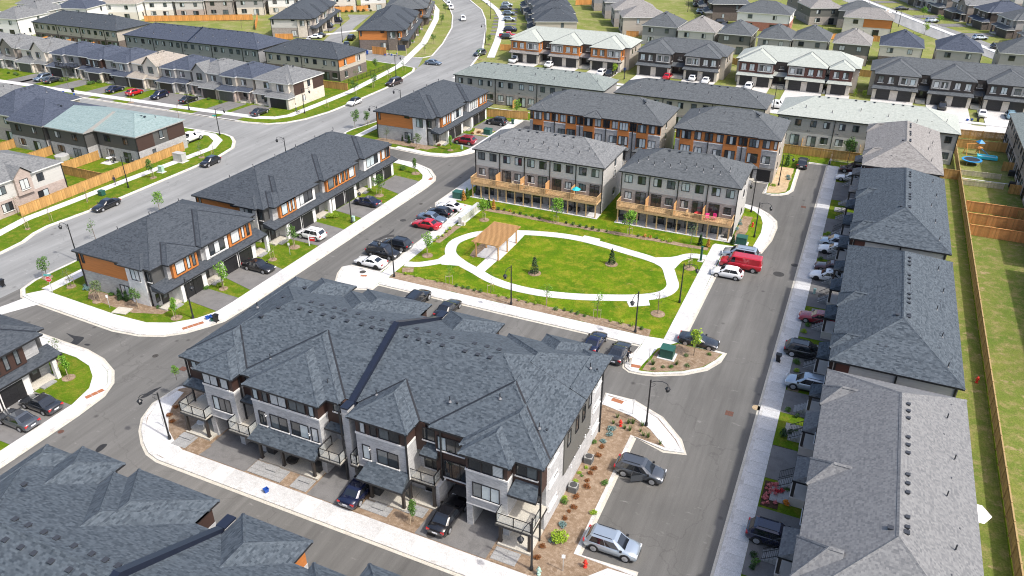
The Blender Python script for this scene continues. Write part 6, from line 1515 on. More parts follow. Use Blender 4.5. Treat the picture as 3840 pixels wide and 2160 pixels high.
def car_parts(t):
    if t in _CM: return _CM[t]
    Lc, st, cb, wh = CAR[t]
    b = MB(); secs = []
    for x, hw, zl, zs, zt in st:
        half = [(x, hw * .80, zl), (x, hw * .97, zl + .10), (x, hw, zl + (zs - zl) * .45), (x, hw * .985, zs - .07), (x, hw * .93, zs), (x, hw * .55, zt - .012), (x, 0, zt)]
        secs.append(half + [(p[0], -p[1], p[2]) for p in half[-2::-1]])
    secs = [s[::-1] for s in secs]
    ring_loft(b, secs)
    xf, rf_, rr, xr, zr = cb
    hw = max(s[1] for s in st); zb = [s for s in st if s[0] < xf][0][3]
    # wheel arches and lower sill trim
    for wx in wh[:2]:
        for sy in (-1, 1):
            r = wh[2] + .07
            pts = [(wx + r * math.cos(a * math.pi / 8), sy * (hw + .004), wh[2] + r * math.sin(a * math.pi / 8)) for a in range(9)] + [(wx - r, sy * (hw + .004), .2), (wx + r, sy * (hw + .004), .2)]
            b.face(pts if sy < 0 else pts[::-1], 1)
    b.box(-Lc / 2 + .35, Lc / 2 - .35, -hw * .9, hw * .9, .16, .3, 1)
    body = b.mesh('body', ['paint_black', 'car_trim'], smooth=True)
    # cabin hull
    bw, tw = hw * .93, hw * .74
    if t in ('van', 'jeep'): tw = hw * .84
    if t in ('suv', 'minivan'): bw, tw = hw * .95, hw * .78
    def hull(e=0.0):
        lower = [(xf, bw * .86), (xf - .25, bw), (xr + .25, bw), (xr, bw * .86)]
        return lower
    c = MB()
    zb0 = zb - .06
    loB = [(xf, -bw * .8, zb0), (xf, bw * .8, zb0), (xf - .3, bw, zb0), (xr + .25, bw, zb0), (xr, bw * .82, zb0), (xr, -bw * .82, zb0), (xr + .25, -bw, zb0), (xf - .3, -bw, zb0)]
    zt1 = zr - .09
    up = [(rf_ + .06, -tw * .86, zt1), (rf_ + .06, tw * .86, zt1), (rf_ - .12, tw + .03, zt1), (rr + .1, tw + .03, zt1), (rr - .05, tw * .88, zt1), (rr - .05, -tw * .88, zt1), (rr + .1, -tw - .03, zt1), (rf_ - .12, -tw - .03, zt1)]
    top = [(rf_ - .18, -tw * .72, zr), (rf_ - .18, tw * .72, zr), (rf_ - .28, tw * .82, zr), (rr + .22, tw * .82, zr), (rr + .14, tw * .74, zr), (rr + .14, -tw * .74, zr), (rr + .22, -tw * .82, zr), (rf_ - .28, -tw * .82, zr)]
    ring_loft(c, [loB, up, top])
    cabin = c.mesh('cabin', ['paint_black'])
    def lerp(a, b_, t_): return tuple(a[i] + (b_[i] - a[i]) * t_ for i in range(3))
    def pane(a, b_, c_, d_, mx=.06, my=.10, off=.014):
        # quad a,b (bottom) c,d (top), inset and pushed outwards
        q = []
        for (u, v) in ((mx, my), (1 - mx, my), (1 - mx, 1 - my * .55), (mx, 1 - my * .55)):
            q.append(Vector(lerp(lerp(a, b_, u), lerp(d_, c_, u), v)))
        n = (q[1] - q[0]).cross(q[3] - q[0]).normalized()
        s = MB(); s.face([p + n * off for p in q]); s.face([p + n * .002 for p in q][::-1])
        return s
    ws = pane(loB[0], loB[1], up[1], up[0]).mesh('windshield', 'car_glass')
    rw = pane(loB[4], loB[5], up[5], up[4], my=.14).mesh('rear_window', 'car_glass')
    sides = []
    xm = (rf_ + rr) / 2 + .05; xmb = (xf - .3 + xr + .25) / 2 + .15
    for sy in (1, -1):
        f0 = (xf - .42, sy * bw, zb0); r0 = (xr + .38, sy * bw, zb0); f1 = (rf_ - .14, sy * (tw + .03), zt1); r1 = (rr + .14, sy * (tw + .03), zt1)
        m0 = (xmb, sy * bw, zb0); m1 = (xm, sy * (tw + .03), zt1)
        if t == 'van': m0 = (xf - 1.15, sy * bw, zb0); m1 = (xf - 1.15, sy * (tw + .03), zt1)
        qs = [(f0, m0, m1, f1)] + ([] if t in ('van', 'pickup') else [(m0, r0, r1, m1)])
        for a, b_, c_, d_ in qs:
            sides.append((pane(a, b_, c_, d_, .025, .11) if sy > 0 else pane(b_, a, d_, c_, .025, .11)).mesh('side_window', 'car_glass'))
    wheel = MB(); r = wh[2]
    wheel.tube([(0, -.11, 0), (0, -.09, 0), (0, .09, 0), (0, .11, 0)], [r * .9, r, r, r * .9], 16)
    rim = MB(); rim.tube([(0, .113, 0), (0, .118, 0)], [r * .68, r * .60], 14)
    for k in range(5):
        a = 2 * math.pi * k / 5; rim.bar((0, .121, 0), (r * .62 * math.cos(a), .121, r * .62 * math.sin(a)), .012, .07)
    f0 = st[0]; f1 = st[1]; r0 = st[-1]; r1 = st[-2]
    hl = MB(); hl.box(f0[0] - .18, f0[0] - .02, f0[1] * .68, f1[1] * .98, f1[3] - .16, f1[3] - .01)
    tl = MB(); tl.box(r0[0] + .0, r0[0] + .16, r0[1] * .72, r1[1] * .985, r1[3] - .24, r1[3] - .04)
    hr = MB(); hr.box(f0[0] - .18, f0[0] - .02, -f1[1] * .98, -f0[1] * .68, f1[3] - .16, f1[3] - .01)
    tr = MB(); tr.box(r0[0] + .0, r0[0] + .16, -r1[1] * .985, -r0[1] * .72, r1[3] - .24, r1[3] - .04)
    pl = MB(); pl.box(r0[0] - .02, r0[0] + .02, -.25, .25, r0[2] + .18, r0[2] + .32)
    gr = MB(); gr.box(f0[0] - .06, f0[0] + .012, -f0[1] * .75, f0[1] * .75, f0[2] + .04, f0[3] - .06)
    mi = [MB().box(xf - .45, xf - .25, sy * hw * (.97 if sy > 0 else 1.14), sy * hw * (1.14 if sy > 0 else .97), zb + .0, zb + .15) for sy in (1, -1)]
    extra = None
    if t in ('suv', 'minivan', 'jeep'):
        extra = [MB().bar((rf_ - .35, sy * tw * .8, zr + .05), (rr + .25, sy * tw * .8, zr + .05), .04).mesh('roof_rail', 'car_trim') for sy in (-1, 1)]
    if t == 'pickup':
        e = MB(); e.box(-2.75, -1.0, -.82, .82, 1.19, 1.2); extra = [e.mesh('cargo_bed', 'car_trim')]
    P_ = dict(body=body, cabin=cabin, ws=ws, rw=rw, sides=sides, wheel=wheel.mesh('wheel', 'tyre', smooth=False), rim=rim.mesh('rim', 'rim_silver'), rimk=rim.mesh('rim', 'rim_black'), hl=[hl.mesh('headlight', 'head_lamp'), hr.mesh('headlight', 'head_lamp')],
              tl=[tl.mesh('taillight', 'tail_lamp'), tr.mesh('taillight', 'tail_lamp')], pl=pl.mesh('licence_plate', 'plate_white'), gr=gr.mesh('grille', 'car_trim'), mi=[m.mesh('mirror', 'car_trim') for m in mi], extra=extra, wh=wh, hw=hw, L=Lc)
    _CM[t] = P_
    return P_
def paint(o, mat, i=0):
    o.material_slots[i].link = 'OBJECT'; o.material_slots[i].material = MATS[mat]
HEAD = {'E': 0.0, 'N': math.pi / 2, 'W': math.pi, 'S': -math.pi / 2}
def car(pos, heading, t, color, label, lod=0, name=None, group=None, z=0.0, rimk=False, two=None, dz=0.0):
    rot = HEAD[heading] if isinstance(heading, str) else R(heading)
    nm = name or {'van': 'delivery_van', 'pickup': 'pickup_truck', 'jeep': 'off_road_car'}.get(t, 'parked_car')
    root = thing(nm, label, {'van': 'van', 'minivan': 'minivan', 'pickup': 'truck', 'suv': 'suv'}.get(t, 'car'), (pos[0], pos[1], z), rot, group)
    c = car_parts(t)
    paint(link('body', c['body'], root), 'paint_' + color); paint(link('cabin', c['cabin'], root), 'paint_' + (two or color))
    link('windshield', c['ws'], root)
    if t != 'van': link('rear_window', c['rw'], root)
    for s in c['sides']: link('side_window', s, root)
    for wx in c['wh'][:2]:
        for sy in (1, -1):
            w = link('wheel', c['wheel'], root, (wx, sy * (c['hw'] - .085), c['wh'][2]), 0 if sy > 0 else math.pi)
            if lod < 2: link('rim', c['rimk'] if rimk else c['rim'], w)
    if lod < 2:
        for m in c['hl']: link('headlight', m, root)
        for m in c['tl']: link('taillight', m, root)
        link('licence_plate', c['pl'], root); link('grille', c['gr'], root)
    if lod < 1:
        for m in c['mi']: link('mirror', m, root)
    for x_ in c['extra'] or []: link('roof_rail' if t != 'pickup' else 'cargo_bed', x_, root)
    return root
D = 0.135
car((-11.33, 45.05), 'E', 'suv', 'silver', 'silver blue SUV parked in the lower right bay')
og = car((-11.73, 54.62), 'E', 'suv', 'grey', 'dark grey SUV with its driver door open')
s = MB(); s.face([(.55, -.93, .3), (-.45, -1.55, .3), (-.45, -1.55, 1.0), (.55, -.93, 1.02)]); s.face([(.55, -.95, .3), (-.45, -1.57, .3), (-.45, -1.57, 1.0), (.55, -.95, 1.02)][::-1]); s.bar((-.45, -1.55, 1.0), (-.35, -1.42, 1.5), .05); s.bar((.35, -.95, 1.02), (-.35, -1.42, 1.5), .05)
s.box(-.46, -.44, -1.57, -1.54, .3, 1.0); dr = s.build('open_door', 'paint_grey', og)
s = MB(); s.face([(.40, -.99, 1.03), (-.42, -1.5, 1.02), (-.33, -1.4, 1.47)]); s.build('door_window', 'car_glass', dr)
car((-25.22, 42.26), 'N', 'sedan', 'black', 'black sedan backing out of the nearest carport', z=D)
car((-33.93, 41.81), 'N', 'sedan', 'navy', 'dark sedan half inside the carport by the party wall', z=D)
car((-71.24, 38.56), 'W', 'sedan', 'dark_grey', 'dark grey sedan on the far left driveway, upper of two', z=D, rimk=False)
car((-71.04, 35.78), 'W', 'sedan', 'grey', 'slate sedan on the far left driveway, lower of two', z=D)
car((-71.58, 72.54), 'E', 'sedan', 'black', 'black sedan on the driveway of the orange ended row', z=D)
car((-71.37, 84.05), 'W', 'suv', 'white', 'white crossover with dark roof beside the red realty sign', z=D, two='white')
car((-70.90, 98.36), 'W', 'sedan', 'navy', 'navy sedan on the middle driveway of the long row', z=D, rimk=True)
car((-58.27, 80.32), 'W', 'coupe', 'white', 'white sedan with black wheels at the end of the parking bay', rimk=True)
car((-58.31, 83.59), 'E', 'minivan', 'black', 'black minivan with roof rails between white sedan and black crossover')
car((-57.94, 86.64), 'W', 'suv', 'black', 'black crossover with roof bars next to the minivan')
car((-57.56, 94.73), 'W', 'sedan', 'red', 'red sedan in the parking bay by the mailboxes', rimk=True)
car((-57.99, 97.23), 'E', 'sedan', 'blue_grey', 'blue grey sedan next to the red one')
car((-58.00, 99.71), 'W', 'hatch', 'black', 'black hatchback between grey and white cars by the mailboxes')
car((-57.58, 102.55), 'W', 'coupe', 'white', 'white coupe beside the mailbox wall', rimk=True)
car((-70.81, 133.24), 'W', 'suv', 'crimson', 'red SUV on the driveway of the orange corner house', z=D)
car((-70.57, 147.66), 'W', 'suv', 'dark_grey', 'dark grey SUV on the upper driveway near the cedar fence', z=D)
car((-46.73, 73.60), 'N', 'jeep', 'black', 'black boxy off road car behind the nearest roof')
car((-42.16, 73.39), 'N', 'sedan', 'black', 'black sedan behind the roof parapet')
car((-22.71, 73.69), 'N', 'coupe', 'navy', 'dark blue car left of the two people')
car((-19.48, 72.84), 'N', 'coupe', 'dark_grey', 'dark sedan with glass roof beside the two people')
car((-11.67, 78.97), 'E', 'coupe', 'dark_grey', 'dark sports sedan behind the small tree')
car((-11.87, 97.67), 'W', 'hatch', 'white', 'white hatchback next to the red van')
car((-10.67, 100.99), 'W', 'van', 'red', 'bright red cargo van in the east bay')
car((-11.21, 104.22), 'W', 'minivan', 'silver', 'grey minivan behind the red van')
car((0.01, 81.51), 'E', 'suv', 'black', 'black SUV nosing into a driveway by the black bin', z=D)
car((0.94, 74.99), 'W', 'suv', 'silver', 'silver SUV under the porch roofs on the right', z=D)
car((0.79, 51.31), 'E', 'suv', 'navy', 'navy SUV on the lowest right driveway', z=D)
car((0.72, 89.96), 'W', 'sedan', 'crimson', 'dark red sedan under a porch roof on the right', z=D)
car((0.78, 102.13), 'W', 'sedan', 'white', 'white sedan with sunroof, lowest of three white cars on the right', z=D, rimk=True)
car((1.12, 104.99), 'W', 'sedan', 'maroon', 'maroon sedan squeezed above a white one on the right', z=D)
car((1.07, 111.15), 'W', 'sedan', 'white', 'white sedan below the pale blue SUV on the right', z=D, rimk=True)
car((0.98, 113.67), 'W', 'suv', 'silver', 'pale blue SUV above two white sedans on the right', z=D)
car((1.08, 143.10), 'W', 'sedan', 'white', 'white sedan on the uppermost right driveway', z=D)
car((1.32, 147.81), 'W', 'suv', 'maroon', 'dark maroon SUV at the top of the right row', z=D)
car((-7.42, 147.82), 'N', 'suv', 'dark_grey', 'dark SUV at the dead end of the right street')
car((-108.92, 102.80), 'S', 'hatch', 'black', 'black round backed hatchback parked by the grass verge')
car((-109.46, 79.76), 'S', 'sedan', 'black', 'black sedan on the main road near the green box')
car((-107.95, 148.43), 'S', 'hatch', 'white', 'white hatchback with black roof driving down the main road', two='black', name='car')
car((-109.11, 167.74), -97, 'minivan', 'brown', 'dark brown minivan on the main road', name='car')
car((-111.10, 191.52), 4, 'sedan', 'blue_grey', 'blue grey sedan turning across the road', name='car')
car((-135.50, 256.28), -60, 'suv', 'white', 'white SUV coming down the bend of the road', 1, name='car')
car((-150.90, 275.85), -62, 'suv', 'white', 'white car parked at the bend, lower of two at the top edge', 1)
car((-155.84, 283.03), -60, 'suv', 'white', 'white car parked at the bend, upper of two at the top edge', 1)
car((-104.52, 207.53), -100, 'suv', 'grey', 'dark car in the layby beside the bend', 1)
for i, (px, py, t, c, lab) in enumerate([(108,196,'suv','blue_grey','blue grey SUV before the cream stone house'), (131,201,'sedan','dark_grey','dark sedan before the balcony house'), (289,224,'sedan','navy','navy sedan before the house with dark brick garage'), (338,232,'hatch','red','small red hatchback before the beige gabled house'),
                                         (401,240,'suv','navy','navy SUV before the navy roofed grey house'), (474,250,'sedan','black','black sedan before the tall grey gable'), (653,281,'sedan','dark_grey','dark grey sedan before the corner house with black garage')]):
    car([(-194.45, 133.77), (-190.44, 133.31), (-168.22, 133.37), (-161.43, 133.16), (-153.61, 133.50), (-144.61, 133.69), (-122.39, 132.51)][i], 'S' if i in (0, 4) else 'N', t, c, lab, 1, z=D, group='cars along the side street')
car((-122.36, 111.53), 'N', 'pickup', 'white', 'white pickup beside the teal roofed corner house', 1, z=D)
for pos, hd, t, c, lab in [((-174.66, 234.17), 200, 'suv', 'navy', 'navy SUV on the cul-de-sac, topmost'), ((-171.34, 224.05), 200, 'suv', 'dark_grey', 'dark SUV on the cul-de-sac below the navy one'), ((-163.85, 207.70), 200, 'sedan', 'white', 'white sedan beside the beige arched row'),
                           ((-164.39, 210.31), 200, 'sedan', 'black', 'black sedan beside the white one at the arched row'), ((-147.68, 202.13), 120, 'sedan', 'dark_grey', 'dark sedan half hidden behind the orange end panel row'), ((-152.08, 211.05), 110, 'suv', 'black', 'black car in front of the brown brick row'),
                           ((-133.85, 290.52), 20, 'suv', 'silver', 'silver car, topmost on the striped driveways'), ((-130.73, 282.65), 20, 'suv', 'grey', 'grey car, second on the striped driveways'), ((-124.97, 272.63), 20, 'suv', 'blue_grey', 'blue car, third on the striped driveways'), ((-119.70, 261.46), 20, 'suv', 'silver', 'silver car, fourth on the striped driveways'),
                           ((-111.58, 244.69), 20, 'suv', 'navy', 'navy car, fifth on the striped driveways'), ((-107.91, 234.77), 20, 'pickup', 'red', 'red pickup on the striped driveways'), ((-107.00, 232.78), 20, 'suv', 'black', 'black SUV on the lowest striped driveway'),
                           ((-91.56, 204.30), 'N', 'pickup', 'white', 'white pickup before the pale mint orange row'), ((-80.64, 203.20), 'N', 'sedan', 'white', 'white sedan before the middle of the orange panel row'), ((-64.26, 199.98), 'N', 'suv', 'white', 'white SUV before the right end of the orange panel row'), ((-61.99, 200.52), 'N', 'suv', 'dark_grey', 'dark SUV beside the white one at the orange panel row'),
                           ((-47.30, 203.33), 'N', 'sedan', 'red', 'red sedan nearly hidden before the grey roofed pair'), ((-40.83, 204.39), 'N', 'hatch', 'white', 'white hatchback before the open garage'), ((-37.18, 203.28), 'N', 'sedan', 'white', 'white sedan right of the open garage'), ((-26.10, 201.66), 'N', 'suv', 'white', 'white SUV before the reddish brown row'),
                           ((-17.69, 185.98), 'E', 'pickup', 'white', 'white truck at the end of the brownish grey roof'), ((17.41, 201.57), 'N', 'suv', 'black', 'black SUV before the right edge row'), ((25.45, 198.88), 'N', 'sedan', 'white', 'white sedan before the right edge row'), ((31.09, 199.70), 'N', 'suv', 'light_blue', 'light blue SUV at the right edge'),
                           ((2.04, 332.69), -62, 'van', 'white', 'white van on the far right street'), ((17.54, 321.13), 25, 'suv', 'silver', 'silver SUV on the far right street drive'), ((30.92, 293.94), 25, 'suv', 'silver', 'silver car below the gabled stone house'), ((34.99, 280.60), 25, 'suv', 'dark_grey', 'dark SUV at the right edge drive'), ((38.21, 273.99), 25, 'sedan', 'black', 'black sedan at the right edge drive'), ((7.65, 345.43), 25, 'sedan', 'dark_grey', 'dark sedan under the cream house, far right'),
                           ((-60.42, 305.71), 20, 'suv', 'blue_grey', 'blue car left of the dark gabled houses'), ((-57.88, 302.13), 20, 'suv', 'black', 'black car left of the dark gabled houses'), ((-49.88, 288.00), 20, 'suv', 'black', 'black car left of the red brick house'), ((-47.57, 282.43), 20, 'sedan', 'grey', 'grey car left of the red brick house'), ((-46.69, 276.46), 20, 'sedan', 'silver', 'silver car left of the red brick house'), ((-64.85, 319.72), 20, 'suv', 'dark_grey', 'dark car at the top of the narrow street')]:
    car(pos, hd, t, c, lab, 2, group='small cars in the background')

# ================================================================== PLANTS
def leaf_cloud(mb, n, centre, rad, size, m=0, rnd=random, shell=0.45):
    for _ in range(n):
        while True:
            v = Vector((rnd.uniform(-1, 1), rnd.uniform(-1, 1), rnd.uniform(-1, 1)))
            if 0.02 < v.length <= 1: break
        v = v.normalized() * (v.length ** shell)
        c = Vector((centre[0] + v.x * rad[0], centre[1] + v.y * rad[1], centre[2] + v.z * rad[2]))
        a = Vector((rnd.uniform(-1, 1), rnd.uniform(-1, 1), rnd.uniform(-.6, .6))).normalized(); b = a.cross(Vector((rnd.uniform(-1, 1), rnd.uniform(-1, 1), rnd.uniform(-1, 1)))).normalized()
        s = size * rnd.uniform(.6, 1.3)
        mb.face([c - a * s, c - b * s * .55, c + a * s, c + b * s * .55], m)
_PL = {}
def plant_mesh(kind, var):
    key = (kind, var)
    if key in _PL: return _PL[key]
    rnd = random.Random(hash(kind) % 1000 + var * 17 if False else sum(map(ord, kind)) + var * 17)
    parts = {}
    if kind in ('maple', 'sparse', 'column', 'bare'):
        h = {'maple': 3.6, 'sparse': 3.4, 'column': 3.3, 'bare': 3.2}[kind]
        t = MB(); lean = rnd.uniform(-.08, .08)
        t.tube([(0, 0, -.05), (lean, 0, h * .35), (lean * 1.5, lean, h * .7), (lean, lean, h * .95)], [.055, .045, .03, .012], 6)
        lv = MB(); n = {'maple': 10, 'sparse': 9, 'column': 9, 'bare': 6}[kind]
        for i in range(n):
            z = h * (.42 + .5 * i / n); a = rnd.uniform(0, 6.28)
            sp = {'maple': .75, 'sparse': .65, 'column': .30, 'bare': .55}[kind] * (1.0 - .5 * abs(i / n - .35)) * rnd.uniform(.6, 1.1)
            e = (lean + math.cos(a) * sp, lean + math.sin(a) * sp, z + sp * .7)
            t.tube([(lean, lean * .5, z - .15), e], [.018, .006], 4)
            cnt = {'maple': 60, 'sparse': 20, 'column': 75, 'bare': 5}[kind]
            leaf_cloud(lv, cnt, e, ({'maple': .42, 'sparse': .40, 'column': .30, 'bare': .35}[kind],) * 2 + (.40,), {'maple': .11, 'sparse': .09, 'column': .09, 'bare': .07}[kind], 0, rnd)
        if kind in ('maple', 'column'): leaf_cloud(lv, 120, (lean, lean, h * .72), (.42 if kind == 'maple' else .30, .42 if kind == 'maple' else .30, h * .27), .10, 0, rnd)
        parts = {'trunk': t.mesh('trunk', 'bark'), 'crown': (lv, {})}
    elif kind in ('spruce', 'cedar'):
        h = 2.6 if kind == 'spruce' else 1.9
        t = MB(); t.tube([(0, 0, -.05), (0, 0, h * .9)], [.06, .012], 6)
        lv = MB(); rmax = .62 if kind == 'spruce' else .34
        lay = 15
        for i in range(lay):
            f = i / lay; z = .18 + (h - .25) * f; r = rmax * (1 - f) ** .85 * rnd.uniform(.82, 1.12) + .05
            for k in range(int(9 + 8 * (1 - f))):
                a = rnd.uniform(0, 6.28); rr = r * rnd.uniform(.55, 1.05)
                e = Vector((math.cos(a) * rr, math.sin(a) * rr, z + rnd.uniform(-.08, .05)))
                leaf_cloud(lv, 6, e, (.13, .13, .09), .085, 0, rnd, 1.0)
        leaf_cloud(lv, 20, (0, 0, h), (.06, .06, .2), .07, 0, rnd)
        parts = {'trunk': t.mesh('trunk', 'bark'), 'crown': (lv, {})}
    else:   # shrubs: globe, spreading, grass tuft, flower
        lv = MB(); t = MB()
        rr, hh, n, sz = {'globe': (.32, .5, 150, .07), 'mound': (.5, .42, 260, .075), 'bush': (.8, 1.0, 520, .10), 'tuft': (.22, .5, 40, .05), 'flower': (.22, .3, 90, .06), 'tall': (.55, 1.7, 320, .09)}[kind]
        for k in range(5): a = rnd.uniform(0, 6.28); t.tube([(0, 0, 0), (math.cos(a) * rr * .5, math.sin(a) * rr * .5, hh * .7)], [.015, .006], 4)
        if kind == 'tuft':
            for k in range(34):
                a = rnd.uniform(0, 6.28); b = rnd.uniform(.1, .3); L = hh * rnd.uniform(.6, 1.2); d = Vector((math.cos(a), math.sin(a), 0)); s2 = d.cross(Vector((0, 0, 1))) * .03
                p0 = d * .04; p1 = d * b + Vector((0, 0, L)); lv.face([p0 - s2, p0 + s2, p1])
        else:
            for k in range(5):
                a = rnd.uniform(0, 6.28); q = rnd.uniform(.2, .5) * rr
                leaf_cloud(lv, n // 5, (math.cos(a) * q, math.sin(a) * q, hh * rnd.uniform(.4, .62)), (rr * .62, rr * .62, hh * .42), sz, 0, rnd)
        parts = {'stem': t.mesh('stem', 'bark'), 'foliage': (lv, {})}
    _PL[key] = parts
    return parts
SK = MB(); SK.tube([(0, 0, 0), (0, 0, 1.35)], .025, 5); STAKE = SK.mesh('stake', 'stake_wood')
MRING = {}
def plant(pos, kind, leaf, label, cat='tree', group=None, scale=1.0, stakes=0, ring=0.0, z=0.10, name=None):
    var = random.randrange(4)
    parts = plant_mesh(kind, var)
    nm = name or {'maple': 'young_tree', 'sparse': 'young_tree', 'column': 'columnar_tree', 'bare': 'bare_sapling', 'spruce': 'spruce_tree', 'cedar': 'cedar_shrub', 'tuft': 'grass_tuft', 'flower': 'flowering_plant'}.get(kind, 'shrub')
    root = thing(nm, label, cat, (pos[0], pos[1], z), random.uniform(0, 6.28), group)
    for pn, me in parts.items():
        if isinstance(me, tuple):
            lv, cache = me
            if leaf not in cache: cache[leaf] = lv.mesh(pn, leaf)
            me = cache[leaf]
        o = link(pn, me, root); o.scale = (scale,) * 3
    for k in range(stakes):
        a = k * math.pi + .4; link('stake', STAKE, root, (math.cos(a) * .45, math.sin(a) * .45, 0))
    if stakes >= 2:
        s = MB(); s.bar((math.cos(.4) * .45, math.sin(.4) * .45, 1.2), (-math.cos(.4) * .45, -math.sin(.4) * .45, 1.2), .035, .06); s.build('tie_strap', 'stake_wood', root)
    if ring:
        key = round(ring, 1)
        if key not in MRING:
            s = MB(); s.lathe([(key * 1.02, -.02), (key, .05), (key * .6, .10), (.08, .07)], 16); MRING[key] = s.mesh('mulch_ring', 'mulch')
        link('mulch_ring', MRING[key], root)
    return root
SAP = 'young staked trees'
